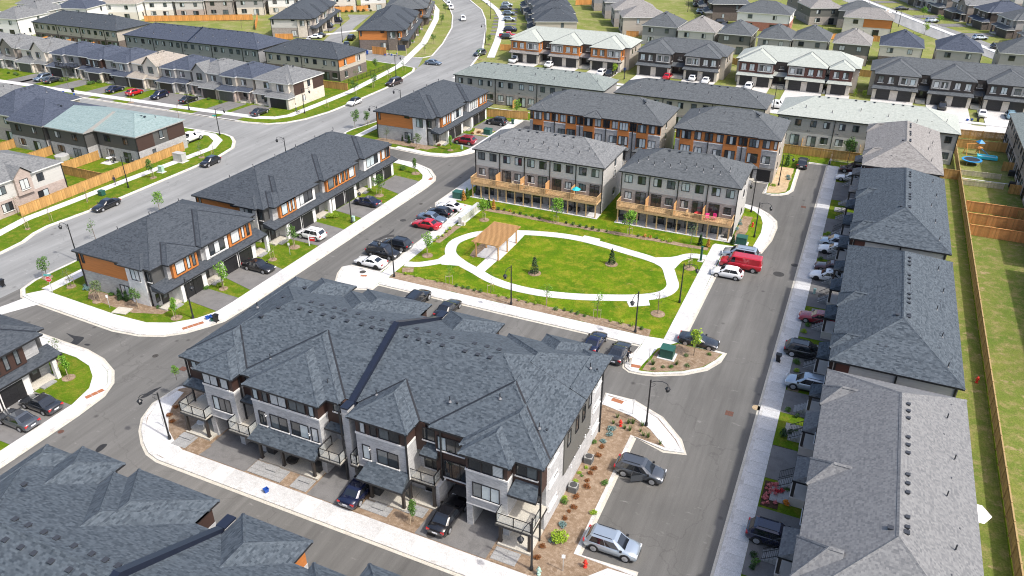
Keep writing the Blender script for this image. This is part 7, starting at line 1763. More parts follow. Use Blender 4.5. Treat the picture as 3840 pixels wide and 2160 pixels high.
T = [ # park
 ((-50.56, 100.81), 'maple', 'leaf_bright', 'young tree with mulch ring beside the mailbox wall', 1.0, 2, .8), ((-39.79, 104.43), 'maple', 'leaf_bright', 'full young tree in front of the longer deck', 1.15, 2, .5),
 ((-27.86, 104.66), 'maple', 'leaf_bright', 'full young tree in front of the shorter deck', 1.15, 2, .4), ((-52.45, 86.06), 'maple', 'leaf_bright', 'young tree with mulch ring between sidewalk and park path', .95, 2, .85),
 ((-45.48, 79.80), 'sparse', 'leaf_bright', 'faint young tree at the west end of the mulch bed', .8, 2, 0), ((-39.34, 79.94), 'bare', 'leaf_grey', 'nearly bare staked sapling left of the park lamp', .9, 2, 0),
 ((-31.38, 79.88), 'sparse', 'leaf_bright', 'thin young tree in the mulch bed right of the park lamp', .95, 2, 0), ((-24.47, 79.56), 'sparse', 'leaf_bright', 'thin young tree in the mulch bed near the bench pad', 1.0, 2, 0),
 ((-17.83, 83.74), 'bare', 'leaf_grey', 'bare sapling in a round mulch ring at the park corner', 1.15, 0, .95), ((-17.70, 83.59), 'bare', 'leaf_grey', '', 0, 0, 0),
 ((-17.08, 97.77), 'bare', 'leaf_grey', 'pale bare sapling with mulch ring by the white path', 1.1, 2, .8), ((-18.73, 105.72), 'sparse', 'leaf_grey', 'thin grey green sapling in the north mulch bed', .9, 0, 0),
 ((-11.61, 76.27), 'maple', 'leaf_lime', 'bright green tree in the planted corner bed', .95, 0, 0), ((-27.85, 40.80), 'column', 'leaf_mid', 'narrow green tree before the nearest block', .8, 1, 0),
 # left blocks
 ((-96.47, 58.74), 'maple', 'leaf_mid', 'young tree behind the STOP sign', .85, 2, .7), ((-91.21, 58.24), 'sparse', 'leaf_grey', 'thin sapling between the white sidewalks at the left corner', .8, 2, .6), ((-84.72, 56.96), 'maple', 'leaf_grey', 'grey green young tree below the orange end siding', .8, 2, .7),
 ((-78.57, 57.81), 'maple', 'leaf_mid', 'bushy young tree at the white brick corner', .75, 2, .4), ((-72.26, 66.23), 'maple', 'leaf_bright', 'bright young tree between two driveways of the orange ended row', 1.0, 2, .6), ((-72.25, 57.99), 'column', 'leaf_bright', 'narrow bright tree beside the lamp at the orange ended row', .9, 1, .7),
 ((-71.95, 75.80), 'sparse', 'leaf_bright', 'leaning sapling on the lawn left of the realty sign', .8, 2, .6), ((-71.72, 80.37), 'maple', 'leaf_mid', 'young tree before the white crossover', .9, 2, .8), ((-71.39, 102.60), 'maple', 'leaf_mid', 'young tree with mulch ring beside the navy sedan', 1.0, 2, .8), ((-71.18, 114.40), 'column', 'leaf_mid', 'slim dark tree at the curved sidewalk tip', .9, 1, .8),
 ((-78.09, 126.60), 'maple', 'leaf_grey', 'grey green tree on the lawn of the orange corner house', .85, 2, .6), ((-71.59, 128.40), 'column', 'leaf_bright', 'narrow tree beside the red SUV', .9, 1, .6), ((-97.00, 132.79), 'maple', 'leaf_mid', 'leafy tree on the verge behind the long charcoal row', 1.05, 0, 0), ((-95.34, 135.09), 'maple', 'leaf_mid', 'smaller tree on the verge behind the long charcoal row', .9, 2, 0), ((-86.22, 128.37), 'sparse', 'leaf_grey', 'thin tree behind the lamp at the orange corner house', .8, 0, 0),
 ((-113.07, 93.02), 'maple', 'leaf_mid', 'young tree on the verge before the cedar fence', .95, 2, .6), ((-113.16, 104.96), 'sparse', 'leaf_grey', 'thin sapling on the verge near the junction', .9, 2, .6), ((-112.81, 71.98), 'bare', 'leaf_grey', 'bare sapling on the verge near the rose brick house', .9, 1, 0), ((-113.46, 68.50), 'bare', 'leaf_grey', 'bare staked sapling on the lower verge', .9, 2, .4), ((-114.18, 80.06), 'bare', 'leaf_grey', 'bare staked sapling above the black sedan on the main road', .9, 2, 0), ((-119.74, 71.63), 'bare', 'leaf_grey', 'bare tree before the rose brick house', 1.1, 0, 0), ((-112.53, 107.46), 'bare', 'leaf_grey', 'bare sapling near the junction corner', .9, 1, 0),
 ((-99.97, 81.92), 'maple', 'leaf_bright', 'tree top showing above the gap between the charcoal rows', .95, 0, 0), ((-100.74, 70.21), 'sparse', 'leaf_mid', 'tree top showing above the orange ended roof', .9, 0, 0),
 ((-73.38, 43.41), 'column', 'leaf_bright', 'narrow tree on the round lawn at the left edge', .9, 2, .7), ((-77.14, 45.06), 'sparse', 'leaf_grey', 'wispy sapling at the left corner sidewalk', .9, 2, .6),
 # upper left verge
 ((-112.29, 155.13), 'maple', 'leaf_mid', 'leafy tree by the brown fence', .95, 2, 0), ((-112.14, 162.96), 'maple', 'leaf_mid', 'tree on the verge before the iron fence', .9, 2, 0), ((-113.13, 171.96), 'sparse', 'leaf_mid', 'thin tree near the lamp on the verge', .9, 2, 0), ((-114.57, 181.50), 'sparse', 'leaf_mid', 'thin tree at the tip of the verge', .9, 2, 0), ((-112.03, 143.35), 'bare', 'leaf_grey', 'bare staked sapling on the verge by the white hatchback', .9, 2, 0), ((-119.33, 166.29), 'sparse', 'leaf_mid', 'sapling beside the brown brick row', .9, 0, 0), ((-121.15, 177.90), 'maple', 'leaf_mid', 'tree on the lawn by the iron fence', .9, 0, 0),
 ((-119.97, 202.13), 'sparse', 'leaf_mid', 'lowest thin tree on the verge of the bend', .9, 2, 0), ((-124.56, 215.62), 'maple', 'leaf_mid', 'dark young tree on the verge of the bend', .8, 2, 0), ((-138.12, 245.25), 'maple', 'leaf_mid', 'tree higher on the verge of the bend', .9, 2, 0), ((-147.63, 265.13), 'maple', 'leaf_mid', 'tree near the top of the verge of the bend', .9, 0, 0), ((-154.12, 264.56), 'maple', 'leaf_bright', 'tree by the white porches', 1.0, 0, 0), ((-138.12, 229.59), 'maple', 'leaf_bright', 'bushy tree before the white porches', .8, 0, 0), ((-102.04, 202.37), 'sparse', 'leaf_bright', 'yellow green tree by the layby', .9, 0, .6), ((-108.57, 222.05), 'maple', 'leaf_mid', 'tree on the verge right of the layby', .8, 0, .5),
 ((-60.61, 199.29), 'maple', 'leaf_lime', 'olive tree beside the white and dark cars', .9, 0, 0), ((-87.74, 206.09), 'maple', 'leaf_lime', 'small tree before the open garage of the orange row', .6, 0, 0), ((-1.48, 204.89), 'tall', 'leaf_lime', 'left of two lime shrubs in the shaded gap', 1, 0, 0), ((0.65, 204.87), 'tall', 'leaf_lime', 'right of two lime shrubs in the shaded gap', 1, 0, 0),
 ((25.24, 204.27), 'bare', 'leaf_dry', 'bare bush between the garages at the right', 1.1, 0, 0), ((14.79, 293.46), 'maple', 'leaf_lime', 'tall tree on the far right street', 1.1, 0, 0), ((14.84, 328.53), 'maple', 'leaf_bright', 'round tree before the dark gabled houses', 1.1, 0, 0), ((19.52, 313.71), 'maple', 'leaf_bright', 'tree beside the silver SUV on the far right', 1.0, 0, 0), ((36.89, 274.03), 'maple', 'leaf_mid', 'tree by the dark SUV at the right edge', 1.0, 0, 0),
 ((0.18, 153.30), 'maple', 'leaf_mid', 'leafy tree rising behind the cedar fence', 1.3, 0, 0), ((-69.28, 155.03), 'maple', 'leaf_bright', 'bright tree behind the fence of the orange fronted block', 1.0, 0, 0),
 ((-156.71, 127.69), 'bare', 'leaf_dry', 'bare tree in the side street boulevard', .9, 0, .7), ((-137.28, 123.20), 'bare', 'leaf_dry', 'bare tree behind the teal roof', 1.0, 0, 0), ((-182.53, 131.57), 'bare', 'leaf_grey', 'bare sapling by the blue boxes of the side street', .9, 0, 0), ((-196.55, 210.73), 'bare', 'leaf_grey', 'bare tree on the playground lawn', 1.1, 0, 0),
 ((-58.93, 45.50), 'maple', 'leaf_bright', 'small green tree in a red pot on the corner balcony', .45, 0, 0)]
for pos, kind, leaf, lab, sc, stk, ring in T:
    if not lab: continue
    plant(pos, kind, leaf, lab, 'tree' if kind != 'tall' else 'shrub', SAP if stk else None, sc, stk, ring, z=0.10 if 'balcony' not in lab else 2.72)
plant((-36.24, 87.43), 'spruce', 'leaf_spruce', 'left spruce on the park lawn in a bark ring', ring=.9, group='two spruces on the park lawn')
plant((-27.40, 94.43), 'spruce', 'leaf_spruce', 'right spruce on the park lawn in a bark ring', ring=.9, group='two spruces on the park lawn', scale=.92)
# shrub rows
ORD = 'first second third fourth fifth sixth seventh eighth ninth tenth eleventh twelfth thirteenth fourteenth fifteenth sixteenth seventeenth eighteenth nineteenth twentieth twenty-first twenty-second twenty-third twenty-fourth twenty-fifth twenty-sixth'.split()
def row_of(pts, kind, leaf, label, group, cat='shrub', sc=(.8, 1.15), z=0.12, jit=.12):
    pts = sorted(pts, key=lambda p: p[0] * .911 + p[1] * .413)
    for i, p in enumerate(pts):
        plant((p[0] + random.uniform(-jit, jit), p[1] + random.uniform(-jit, jit)), kind, random.choice(leaf) if isinstance(leaf, list) else leaf, '%s, %s from the left' % (label, ORD[i]), cat, group, random.uniform(*sc), z=z)
row_of([(-52.13, 79.58), (-50.55, 79.66), (-48.90, 79.69), (-47.11, 79.63), (-37.83, 79.49), (-36.40, 79.49), (-35.07, 79.48), (-33.83, 79.41), (-32.73, 79.46), (-22.63, 79.46), (-21.34, 79.53), (-20.06, 79.50)], 'globe', 'leaf_lime', 'small lime shrub in the long mulch bed by the parking bay', 'lime shrubs in the long mulch bed')
row_of([(-44.20, 79.48), (-43.25, 79.51), (-42.38, 79.51), (-41.43, 79.50), (-40.47, 79.46), (-29.75, 79.31), (-28.70, 79.53), (-27.83, 79.45), (-26.97, 79.42), (-25.97, 79.34), (-18.60, 79.36)], 'globe', 'leaf_mid', 'small dark shrub in the long mulch bed by the bay', 'dark green shrubs in the long mulch bed')
row_of([(-50.14, 105.29), (-49.12, 105.39), (-47.16, 105.17), (-46.19, 105.17), (-45.00, 105.05), (-43.95, 105.01), (-42.74, 105.00), (-38.30, 104.69), (-37.07, 104.75), (-35.92, 104.53), (-34.87, 104.59), (-33.85, 104.45), (-32.62, 104.40), (-31.39, 104.56), (-26.57, 104.78), (-23.79, 105.07)], 'globe', ['leaf_mid', 'leaf_dark'], 'small green shrub in the thin bed before the decks', 'green shrubs in the thin bed')
row_of([(-48.14, 105.39), (-25.56, 105.04), (-24.71, 105.04)], 'globe', 'leaf_gold', 'small rust coloured shrub in the thin bed before the decks', 'rust shrubs in the thin bed')
row_of([(-22.65, 105.09), (-21.75, 105.12)], 'mound', 'leaf_lime', 'lime mound at the east end of the thin bed', 'lime mounds in the thin bed')
for p, lf, lab in [((-52.02, 105.43), 'leaf_dark', 'dark pointed cedar at the west end of the thin bed'), ((-51.10, 105.40), 'leaf_gold', 'browned pointed cedar next to the dark one'), ((-16.15, 105.65), 'leaf_gold', 'orange brown pointed cedar near the red van'), ((-17.37, 105.83), 'leaf_dark', 'dark pointed cedar in the east end of the thin bed'),
                   ((-13.02, 108.05), 'leaf_dark', 'dark cedar at the corner of the shorter deck'), ((-57.31, 106.76), 'leaf_gold', 'browned cedar beside the green utility box'), ((-57.18, 107.78), 'leaf_mid', 'green cedar beside the green utility box'), ((-82.29, 58.37), 'leaf_dark', 'left small cedar under the white brick wall'), ((-81.31, 58.51), 'leaf_dark', 'right small cedar under the white brick wall'), ((-83.13, 129.49), 'leaf_dark', 'left small cedar under the orange corner house'), ((-81.23, 128.78), 'leaf_dark', 'right small cedar under the orange corner house')]:
    plant(p, 'cedar', lf, lab, 'shrub', None, random.uniform(.75, 1.0))
row_of([(-53.69, 91.70), (-53.57, 92.73), (-53.76, 94.02), (-53.72, 95.23), (-53.65, 90.58)], 'globe', 'leaf_lime', 'small lime shrub beside the parked cars', 'lime shrubs beside the parked cars')
row_of([(-16.02, 59.67), (-16.06, 58.64), (-16.14, 57.51), (-15.88, 45.65), (-16.10, 43.76)], 'mound', 'leaf_blue', 'blue green juniper mound on the mulch strip', 'blue junipers on the mulch strip', sc=(.7, .95))
plant((-15.70, 44.11), 'bush', 'leaf_lime', 'big bright green bush at the corner of the mulch strip', 'shrub', None, 1.0, z=.12)
row_of([(-16.00, 53.57), (-15.93, 52.62), (-15.97, 51.64), (-15.76, 50.70), (-16.21, 49.31), (-15.92, 48.19), (-16.14, 47.30), (-16.16, 46.53), (-16.09, 55.36), (-16.22, 56.55), (-16.79, 42.67), (-16.61, 41.68)], 'mound', 'leaf_rust', 'rust brown low shrub along the east wall', 'rust shrubs along the east wall', sc=(.4, .8), jit=.25)
row_of([(-16.64, 54.08), (-16.45, 53.17), (-16.74, 52.16), (-16.88, 48.91), (-16.57, 48.25), (-17.06, 52.30), (-16.86, 51.24), (-16.85, 56.80), (-14.34, 51.91), (-14.24, 48.17)], 'mound', ['leaf_mid', 'leaf_lime'], 'green low shrub along the east wall', 'green shrubs along the east wall', sc=(.35, .8), jit=.25)
row_of([(-16.25, 61.69), (-16.26, 60.63), (-15.01, 60.40), (-14.37, 60.12), (-14.95, 61.35), (-14.37, 61.49), (-13.46, 61.45), (-13.38, 60.46), (-12.94, 59.88), (-12.49, 59.97), (-11.04, 59.54)], 'tuft', 'leaf_mid', 'green grass tuft by the hydrant', 'grass tufts by the hydrant', 'grass', sc=(.8, 1.3))
row_of([(-58.65, 44.39), (-58.06, 43.08), (-57.24, 42.28)], 'mound', 'leaf_rust', 'rust coloured mound beside the corner patio', 'rust mounds beside the corner patio', sc=(.6, .9))
row_of([(-15.46, 72.46), (-15.20, 74.64), (-14.92, 75.67), (-13.00, 73.58)], 'tuft', 'leaf_mid', 'green tuft in the planted corner bed', 'tufts in the planted corner bed', 'grass', sc=(1.2, 1.9))
row_of([(-15.15, 71.61), (-14.13, 72.35), (-13.49, 72.79), (-9.97, 77.01), (-12.41, 75.61), (-11.70, 73.88)], 'mound', ['leaf_grey', 'leaf_mid'], 'grey green mound in the planted corner bed', 'mounds in the planted corner bed', sc=(.5, .8))
row_of([(-13.54, 117.09), (-13.35, 115.78), (-13.42, 113.57)], 'mound', 'leaf_blue', 'blue juniper beside the deck house', 'blue junipers beside the deck house', sc=(.9, 1.1))
row_of([(-9.09, 140.46), (-8.84, 139.21)], 'mound', 'leaf_blue', 'blue juniper on the sandy strip', 'blue junipers on the sandy strip', sc=(.9, 1.1))
plant((-10.02, 146.58), 'cedar', 'leaf_mid', 'green upright cedar at the top of the sandy strip', 'shrub', None, 1.2); plant((-10.82, 134.87), 'mound', 'leaf_lime', 'lime mound at the bottom of the sandy strip', 'shrub', None, 1.0)
row_of([(-74.13, 115.17), (-73.92, 103.69), (-73.56, 91.49), (-72.95, 91.98)], 'bush', ['leaf_mid', 'leaf_lime'], 'leafy bush beside a porch of the long row', 'bushes beside the porches of the long row', sc=(.6, .9))
row_of([(-76.08, 59.02), (-84.41, 58.94), (-73.11, 66.45), (-74.24, 65.33), (-74.14, 59.10)], 'mound', ['leaf_mid', 'leaf_lime'], 'low bush near the orange ended row', 'low bushes near the orange ended row', sc=(.8, 1.2))
row_of([(-89.12, 58.99), (-88.66, 58.39)], 'mound', 'leaf_blue', 'blue juniper under the orange end siding', 'junipers under the orange end siding', sc=(.9, 1.1))
row_of([(-71.26, 140.44), (-72.32, 139.47), (-74.86, 129.85)], 'mound', 'leaf_rust', 'dry mound near the orange corner house', 'dry mounds near the orange corner house', sc=(.8, 1.1))
row_of([(-179.83, 135.51), (-179.33, 136.28), (-178.79, 137.64), (-188.73, 134.81), (-188.46, 136.06), (-206.84, 134.75), (-205.11, 134.34), (-141.60, 136.92), (-136.95, 136.19), (-209.55, 134.72)], 'bush', ['leaf_mid', 'leaf_grey'], 'front garden bush along the side street', 'front garden bushes of the side street', sc=(.6, .9))
row_of([(-59.27, 140.60), (-137.82, 229.73), (-144.91, 246.33), (-131.93, 214.75), (-147.37, 253.83)], 'bush', ['leaf_bright'], 'leafy bush before the white porches', 'bushes in the gardens of the white porches', sc=(.8, 1.1))
row_of([(-184.76, 250.66), (-182.80, 252.03), (-181.07, 253.29), (-179.46, 254.98), (-178.07, 256.58), (-175.60, 257.22)], 'bush', 'leaf_dark', 'dark round bush before the orange fence', 'dark bushes before the orange fence', sc=(.8, 1.0))
# right side front gardens
row_of([(-0.43, 88.33), (-0.51, 86.57), (-0.56, 79.51), (-0.40, 77.59), (-0.53, 117.55), (-0.52, 108.22)], 'bush', ['leaf_lime', 'leaf_mid'], 'small bush in a right hand front garden', 'bushes in the right hand front gardens', sc=(.42, .6))
row_of([(-0.34, 66.27), (0.22, 66.36), (0.78, 66.44), (-0.44, 65.62), (-0.36, 48.97), (-0.34, 48.38), (-0.33, 47.79), (-0.30, 70.12), (0.71, 69.34)], 'globe', ['leaf_dark', 'leaf_mid'], 'round dark shrub in the near right gardens', 'round shrubs in the nearest right hand gardens', sc=(.9, 1.2))
fl = []
for k in range(26): fl.append((random.uniform(-0.75, 0.35) + 0, random.uniform(55.4, 58.4)))
row_of(fl, 'flower', 'flower_pink', 'pink hydrangea in the dark soil bed', 'pink hydrangeas in the soil bed', 'flower', sc=(.7, 1.1), z=.13, jit=.02)
row_of([(0.23, 57.40), (0.56, 57.46), (1.41, 71.93)], 'flower', 'flower_red', 'red flowering plant by a right hand porch', 'red flowers by the right hand porches', 'flower', sc=(1.0, 1.6))
plant((1.42, 59.11), 'flower', 'flower_white', 'white flowering plant beside the flower bed', 'flower', None, 1.6); plant((1.18, 56.21), 'flower', 'flower_orange', 'orange flowering plant beside the flower bed', 'flower', None, 1.7); plant((1.08, 57.97), 'bush', 'leaf_mid', 'leafy bush beside the flower bed', 'shrub', None, .45)
g = MB(); g.box(-.95, .55, 55.2, 58.6, .1, .13); struct('planting_bed', g, 'soil', label='dark soil flower bed')
g = MB(); g.box(-.95, .9, 62.6, 64.6 - .6, .1, .125); struct('planting_bed', g, 'soil', label='small soil bed')
g = MB(); g.box(-.95, 1.4, 42.2, 46.4, .1, .122); struct('planting_bed', g, 'mulch', label='mulch front garden')
for y in (73.9, 82.0, 90.2, 102.0, 115.0): g = MB(); g.box(-.95, 0.2, y, y + 2.1, .1, .122); struct('planting_bed', g, 'mulch', label='mulch front garden strip')

# ================================================================== STREET FURNITURE AND SMALL THINGS
def lamp_meshes():
    H = 5.6
    s = MB(); s.lathe([(.16, 0), (.16, .35), (.10, .5), (.085, 2.5), (.065, H - .2), (.075, H - .15), (.075, H), (.02, H + .12)], 10)
    a = MB(); a.tube([(0, 0, H - .25), (.5, 0, H + .02), (1.1, 0, H + .10), (1.55, 0, H - .02), (1.7, 0, H - .25), (1.7, 0, H - .4)], .035, 6)
    a.tube([(.06, 0, H - .75), (.3, 0, H - .62), (.52, 0, H - .38), (.42, 0, H - .22), (.28, 0, H - .34), (.34, 0, H - .46)], .02, 5)
    h = MB(); h.lathe([(.05, H - .38), (.12, H - .42), (.27, H - .58), (.29, H - .62), (.10, H - .63)], 8, 0, (1.7, 0, 0)); h.lathe([(.20, H - .64), (.13, H - .98), (.05, H - 1.02)], 6, 1, (1.7, 0, 0))
    for k in range(6):
        an = k * math.pi / 3; h.bar((1.7 + .215 * math.cos(an), .215 * math.sin(an), H - .62), (1.7 + .145 * math.cos(an), .145 * math.sin(an), H - .99), .025)
    return s.mesh('post', 'black_metal'), a.mesh('arm', 'black_metal'), h.mesh('lantern', ['black_metal', 'pane_dark'])
LM = lamp_meshes()
def lamp(pos, ang, where, z=.1):
    o = thing('street_lamp', 'black lantern street lamp ' + where, 'street lamp', (pos[0], pos[1], z), R(ang), 'black lantern street lamps')
    link('post', LM[0], o); link('arm', LM[1], o); link('lantern', LM[2], o)
    return o
for pos, ang, wh in [((-35.60, 78.23), 268, 'in the mulch bed at the middle of the park'), ((-19.17, 78.33), 262, 'in the mulch bed near the bench pad'), ((-53.34, 78.52), 200, 'beside the white sedan at the park corner'), ((-13.12, 61.71), 5, 'by the curved sidewalk above the grey SUV'),
                     ((-16.53, 40.23), 262, 'before the last balcony of the nearest block'), ((-55.32, 40.28), 218, 'at the rounded mulch corner on the left'), ((-70.25, 58.73), 340, 'by the blue recycling boxes'), ((-97.04, 64.11), 180, 'on the verge behind the orange ended row'),
                     ((-10.49, 111.99), 5, 'on the lawn beside the shorter deck house'), ((-12.52, 121.55), 255, 'between the deck house and the sandy strip'), ((-10.09, 135.56), 5, 'on the sandy strip at the street end'), ((-69.11, 91.21), 20, 'beside the pale green box of the long row'),
                     ((-93.09, 145.31), 180, 'behind the orange corner roof on the main road'), ((-94.51, 107.42), 180, 'behind the long charcoal roof on the main road'), ((-90.43, 131.87), 190, 'at the side of the orange corner house'), ((-113.01, 174.93), 0, 'on the verge near the dark minivan'), ((-119.82, 117.07), 40, 'at the junction by the teal corner house'),
                     ((-139.55, 128.63), 150, 'in the side street boulevard'), ((-113.24, 87.63), 40, 'before the cedar fence on the verge'), ((-113.72, 137.28), 20, 'near the dog walker'), ((-166.03, 217.87), 200, 'beside the beige arched row'), ((-152.24, 206.38), 130, 'in the cul-de-sac'), ((-110.21, 222.95), 160, 'right of the layby on the bend'), ((-128.89, 196.62), 100, 'before the brown brick row'),
                     ((-57.30, 197.28), 200, 'at the end of the sage green roof'), ((-66.15, 306.86), 200, 'on the narrow far street'), ((6.87, 306.97), 200, 'on the far right street'), ((32.53, 260.65), 200, 'at the right edge of the far street'), ((-17.80, 184.30), 30, 'beside the white truck'), ((-127.72, 262.75), 160, 'on the striped driveways'), ((-16.03, 87.67), 5, 'on the park lawn beside the east sidewalk')]:
    lamp(pos, ang, wh)

# ------------------------------------------------------------------ fences
_FP = {}
def fence(p0, p1, label, mat='fence_cedar', h=1.8, bay=2.4, z=.1, board=.145, gap=.012, caprail=True, name='fence', picket=False):
    a = Vector((p0[0], p0[1])); b = Vector((p1[0], p1[1])); L = (b - a).length; d = (b - a) / L; ang = math.atan2(d.y, d.x)
    root = thing(name, label, 'fence', (a.x, a.y, z), ang)
    n = max(1, round(L / bay)); st = L / n
    key = (round(st, 2), h, mat, board, picket)
    if key not in _FP:
        s = MB(); m = max(2, int((st - .1) / board)); bw = (st - .1) / m
        for i in range(m):
            x = .05 + i * bw; o = .012 * (i % 2)
            s.box(x + gap / 2, x + bw - gap / 2, -.012 + o, .012 + o, .04, h - .06 - (.05 * (i % 2) if picket else 0))
        for zz in (.3, h - .35): s.box(.03, st - .03, .026, .07, zz, zz + .09)
        if caprail: s.box(0.0, st, -.05, .08, h - .06, h - .02)
        q = MB(); q.box(-.055, .055, -.03, .08, 0, h + .02); q.box(-.065, .065, -.045, .095, h + .02, h + .05)
        _FP[key] = (s.mesh('fence_panel', mat), q.mesh('fence_post', mat))
    pm, qm = _FP[key]
    for i in range(n):
        link('fence_panel', pm, root, (i * st, 0, 0)); link('fence_post', qm, root, (i * st, 0, 0))
    link('fence_post', qm, root, (L, 0, 0))
    return root
fence((18.75, 36), (18.75, 178), 'long olive brown fence along the right hand back lawns', 'fence_shaded')
for y, w in ((136.5, 'upper'), (131.2, 'middle'), (126.3, 'lower')): fence((19.0, y), (27.4, y), '%s of three red stained yard dividers at the right' % w, 'fence_stain')
fence((19.0, 154.6), (25.6, 154.9), 'upper bleached picket fence in the right hand yards', 'fence_bleached', 1.0, 2.2, picket=True, gap=.05); fence((19.0, 149.2), (25.6, 149.6), 'lower bleached picket fence in the right hand yards', 'fence_bleached', 1.0, 2.2, picket=True, gap=.05)
fence((19.0, 171.6), (27.8, 172.0), 'cedar fence behind the play frame'); fence((19.6, 178.6), (28.6, 179.3), 'cedar fence along the white street')
fence((14.2, 151.5), (18.6, 151.5), 'short cedar fence beside the warm grey roof'); fence((-11.6, 153.9), (2.0, 154.2), 'cedar fence across the end of the right street'); fence((14.0, 98.0), (15.0, 98.0), 'short cedar gate between the dark roofs', bay=1.0); fence((14.0, 67.9), (15.2, 67.9), 'short cedar gate behind the speckled roof', bay=1.0)
fence((-74.90, 151.92), (-65.99, 153.75), 'cedar fence behind the orange fronted block')
fence((-118.6, 71.4), (-119.0, 106.5), 'long cedar fence beside the main road sidewalk'); fence((-130.2, 87.6), (-118.9, 87.6), 'cedar fence across the corner garden'); fence((-130.3, 87.7), (-130.0, 96.0), 'cedar fence between the two teal roofed gardens'); fence((-140.6, 87.6), (-140.6, 94.2), 'cedar fence left of the hot tub garden'); fence((-140.5, 87.6), (-130.4, 87.6), 'cedar fence below the hot tub garden'); fence((-151.2, 87.6), (-151.2, 94.2), 'cedar fence at the left edge garden'); fence((-165, 87.6), (-140.8, 87.6), 'cedar fence behind the rose brick house')
fence((-123.53, 157.80), (-116.38, 157.87), 'short cedar fence behind the brown sided corner house'); fence((-134.02, 195.76), (-129.32, 195.69), 'orange timber enclosure before the brown brick row', 'fence_bright', 2.2)
fence((-188.33, 249.04), (-174.52, 261.37), 'orange fence at the end of the cul-de-sac', 'fence_bright', 2.0); fence((-236.89, 206.72), (-204.00, 224.86), 'long orange fence below the white houses', 'fence_bright', 2.0); fence((-191.00, 211.31), (-203.02, 226.40), 'orange fence piece beside the arched row', 'fence_bright', 2.0); fence((-173.96, 200.78), (-168.90, 203.08), 'orange fence piece behind the brown brick row', 'fence_bright', 1.8)
fence((-110.00, 303.40), (-102.55, 309.44), 'orange fence at the head of the long lawn', 'fence_bright', 2.0); fence((-73.37, 251.67), (-69.61, 252.49), 'orange fence piece left of the slate walled house', 'fence_bright', 1.8); fence((-34.73, 226.09), (-33.01, 224.90), 'cedar fence piece before the olive walled house', 'fence_cedar', 1.8); fence((-1.80, 225.97), (1.51, 225.70), 'cedar fence in the shaded gap between rows'); fence((-12.76, 273.90), (-10.60, 274.88), 'orange fence piece between two taupe houses', 'fence_bright', 1.8); fence((-0.20, 276.19), (1.69, 276.21), 'orange fence piece below the cream house', 'fence_bright', 1.8); fence((-36.68, 327.64), (-31.01, 326.47), 'orange fence behind the red brick house', 'fence_bright', 1.8)
fence((-101.66, 215.70), (-98.60, 216.58), 'cedar fence beside the sage and mint rows', 'fence_bright', 1.8)
# black iron fence before the brown brick row
a = Vector((-119.72, 161.14)); b = Vector((-119.70, 184.92)); L = (b - a).length; ir = thing('iron_fence', 'black iron fence along the sidewalk of the brown brick row', 'fence', (a.x, a.y, .1), math.atan2((b - a).y, (b - a).x))
for i in range(int(L / 2)):
    s = MB(); s.bar((0, 0, 1.15), (2, 0, 1.15), .04); s.bar((0, 0, .2), (2, 0, .2), .04); s.box(-.04, .04, -.04, .04, 0, 1.3)
    for k in range(10): s.box(k * .2 - .01, k * .2 + .01, -.01, .01, .1, 1.2)
    if i == 0: imesh = s.mesh('fence_panel', 'black_metal')
    link('fence_panel', imesh, ir, (i * 2, 0, 0))

# ------------------------------------------------------------------ pergola
pg = thing('pergola', 'timber pergola with slatted roof over the white pad in the park', 'pergola', (-44.1, 91.8, .1))
PX = lambda x: x + 44.1
PY = lambda y: y - 91.8
for x, y in [(-45.85, 88.6), (-45.85, 91.9), (-45.85, 95.1), (-42.45, 88.8), (-42.45, 91.9), (-42.45, 95.1)]:
    s = MB(); s.box(-.08, .08, -.08, .08, 0, 2.42); s.box(-.11, .11, -.11, .11, 0, .18); s.build('post', 'pergola_wood', pg, (PX(x), PY(y), 0))
for x in (-45.85, -42.45):
    s = MB(); s.box(PX(x) - .05, PX(x) + .05, PY(88.1), PY(95.6), 2.3, 2.52); s.build('beam', 'pergola_wood', pg)
for y in (88.7, 91.9, 95.1):
    s = MB(); s.box(PX(-46.3), PX(-41.95), PY(y) - .04, PY(y) + .04, 2.3, 2.5) if False else s.box(PX(-45.8), PX(-42.5), PY(y) - .04, PY(y) + .04, 2.24, 2.30 - .003); s.build('cross_beam', 'pergola_wood', pg)
s = MB(); s.box(-2.2, 2.2, -.065, .065, 0, .15); slat = s.mesh('slat', 'pergola_wood')
for i in range(24): link('slat', slat, pg, (PX(-44.12), PY(88.2 + i * .318), 2.525))
# ------------------------------------------------------------------ mailbox wall
mb_ = thing('mailbox_wall', 'long grey community mailbox wall beside the parked cars', 'mailbox', (-53.15, 100.7, .1))
for i in range(8):
    s = MB(); y = -3.2 + i * .82; s.box(-.28, .28, y, y + .78, .1, 1.25); s.box(-.33, .33, y - .01, y + .79, 1.25, 1.33); s.build('mailbox_unit', 'mailbox_steel', mb_)
    for r_ in range(4):
        for c_ in range(2):
            s = MB(); s.box(-.295, -.281, y + .05 + c_ * .36, y + .36 + c_ * .36, .2 + r_ * .26, .43 + r_ * .26); s.build('mailbox_door', 'grey_box', mb_)
s = MB(); s.box(-.4, .4, -3.4, 3.5, 0, .1); s.build('base', 'concrete', mb_)
tag(MB().box(-.3, .3, -.25, .25, 0, .5).box(-.22, .22, -.18, .18, .5, .62).build('stone_block', 'stone_block', None, (*(-52.72, 97.73), .1)), 'pale stone block at the end of the mailbox wall', 'stone')
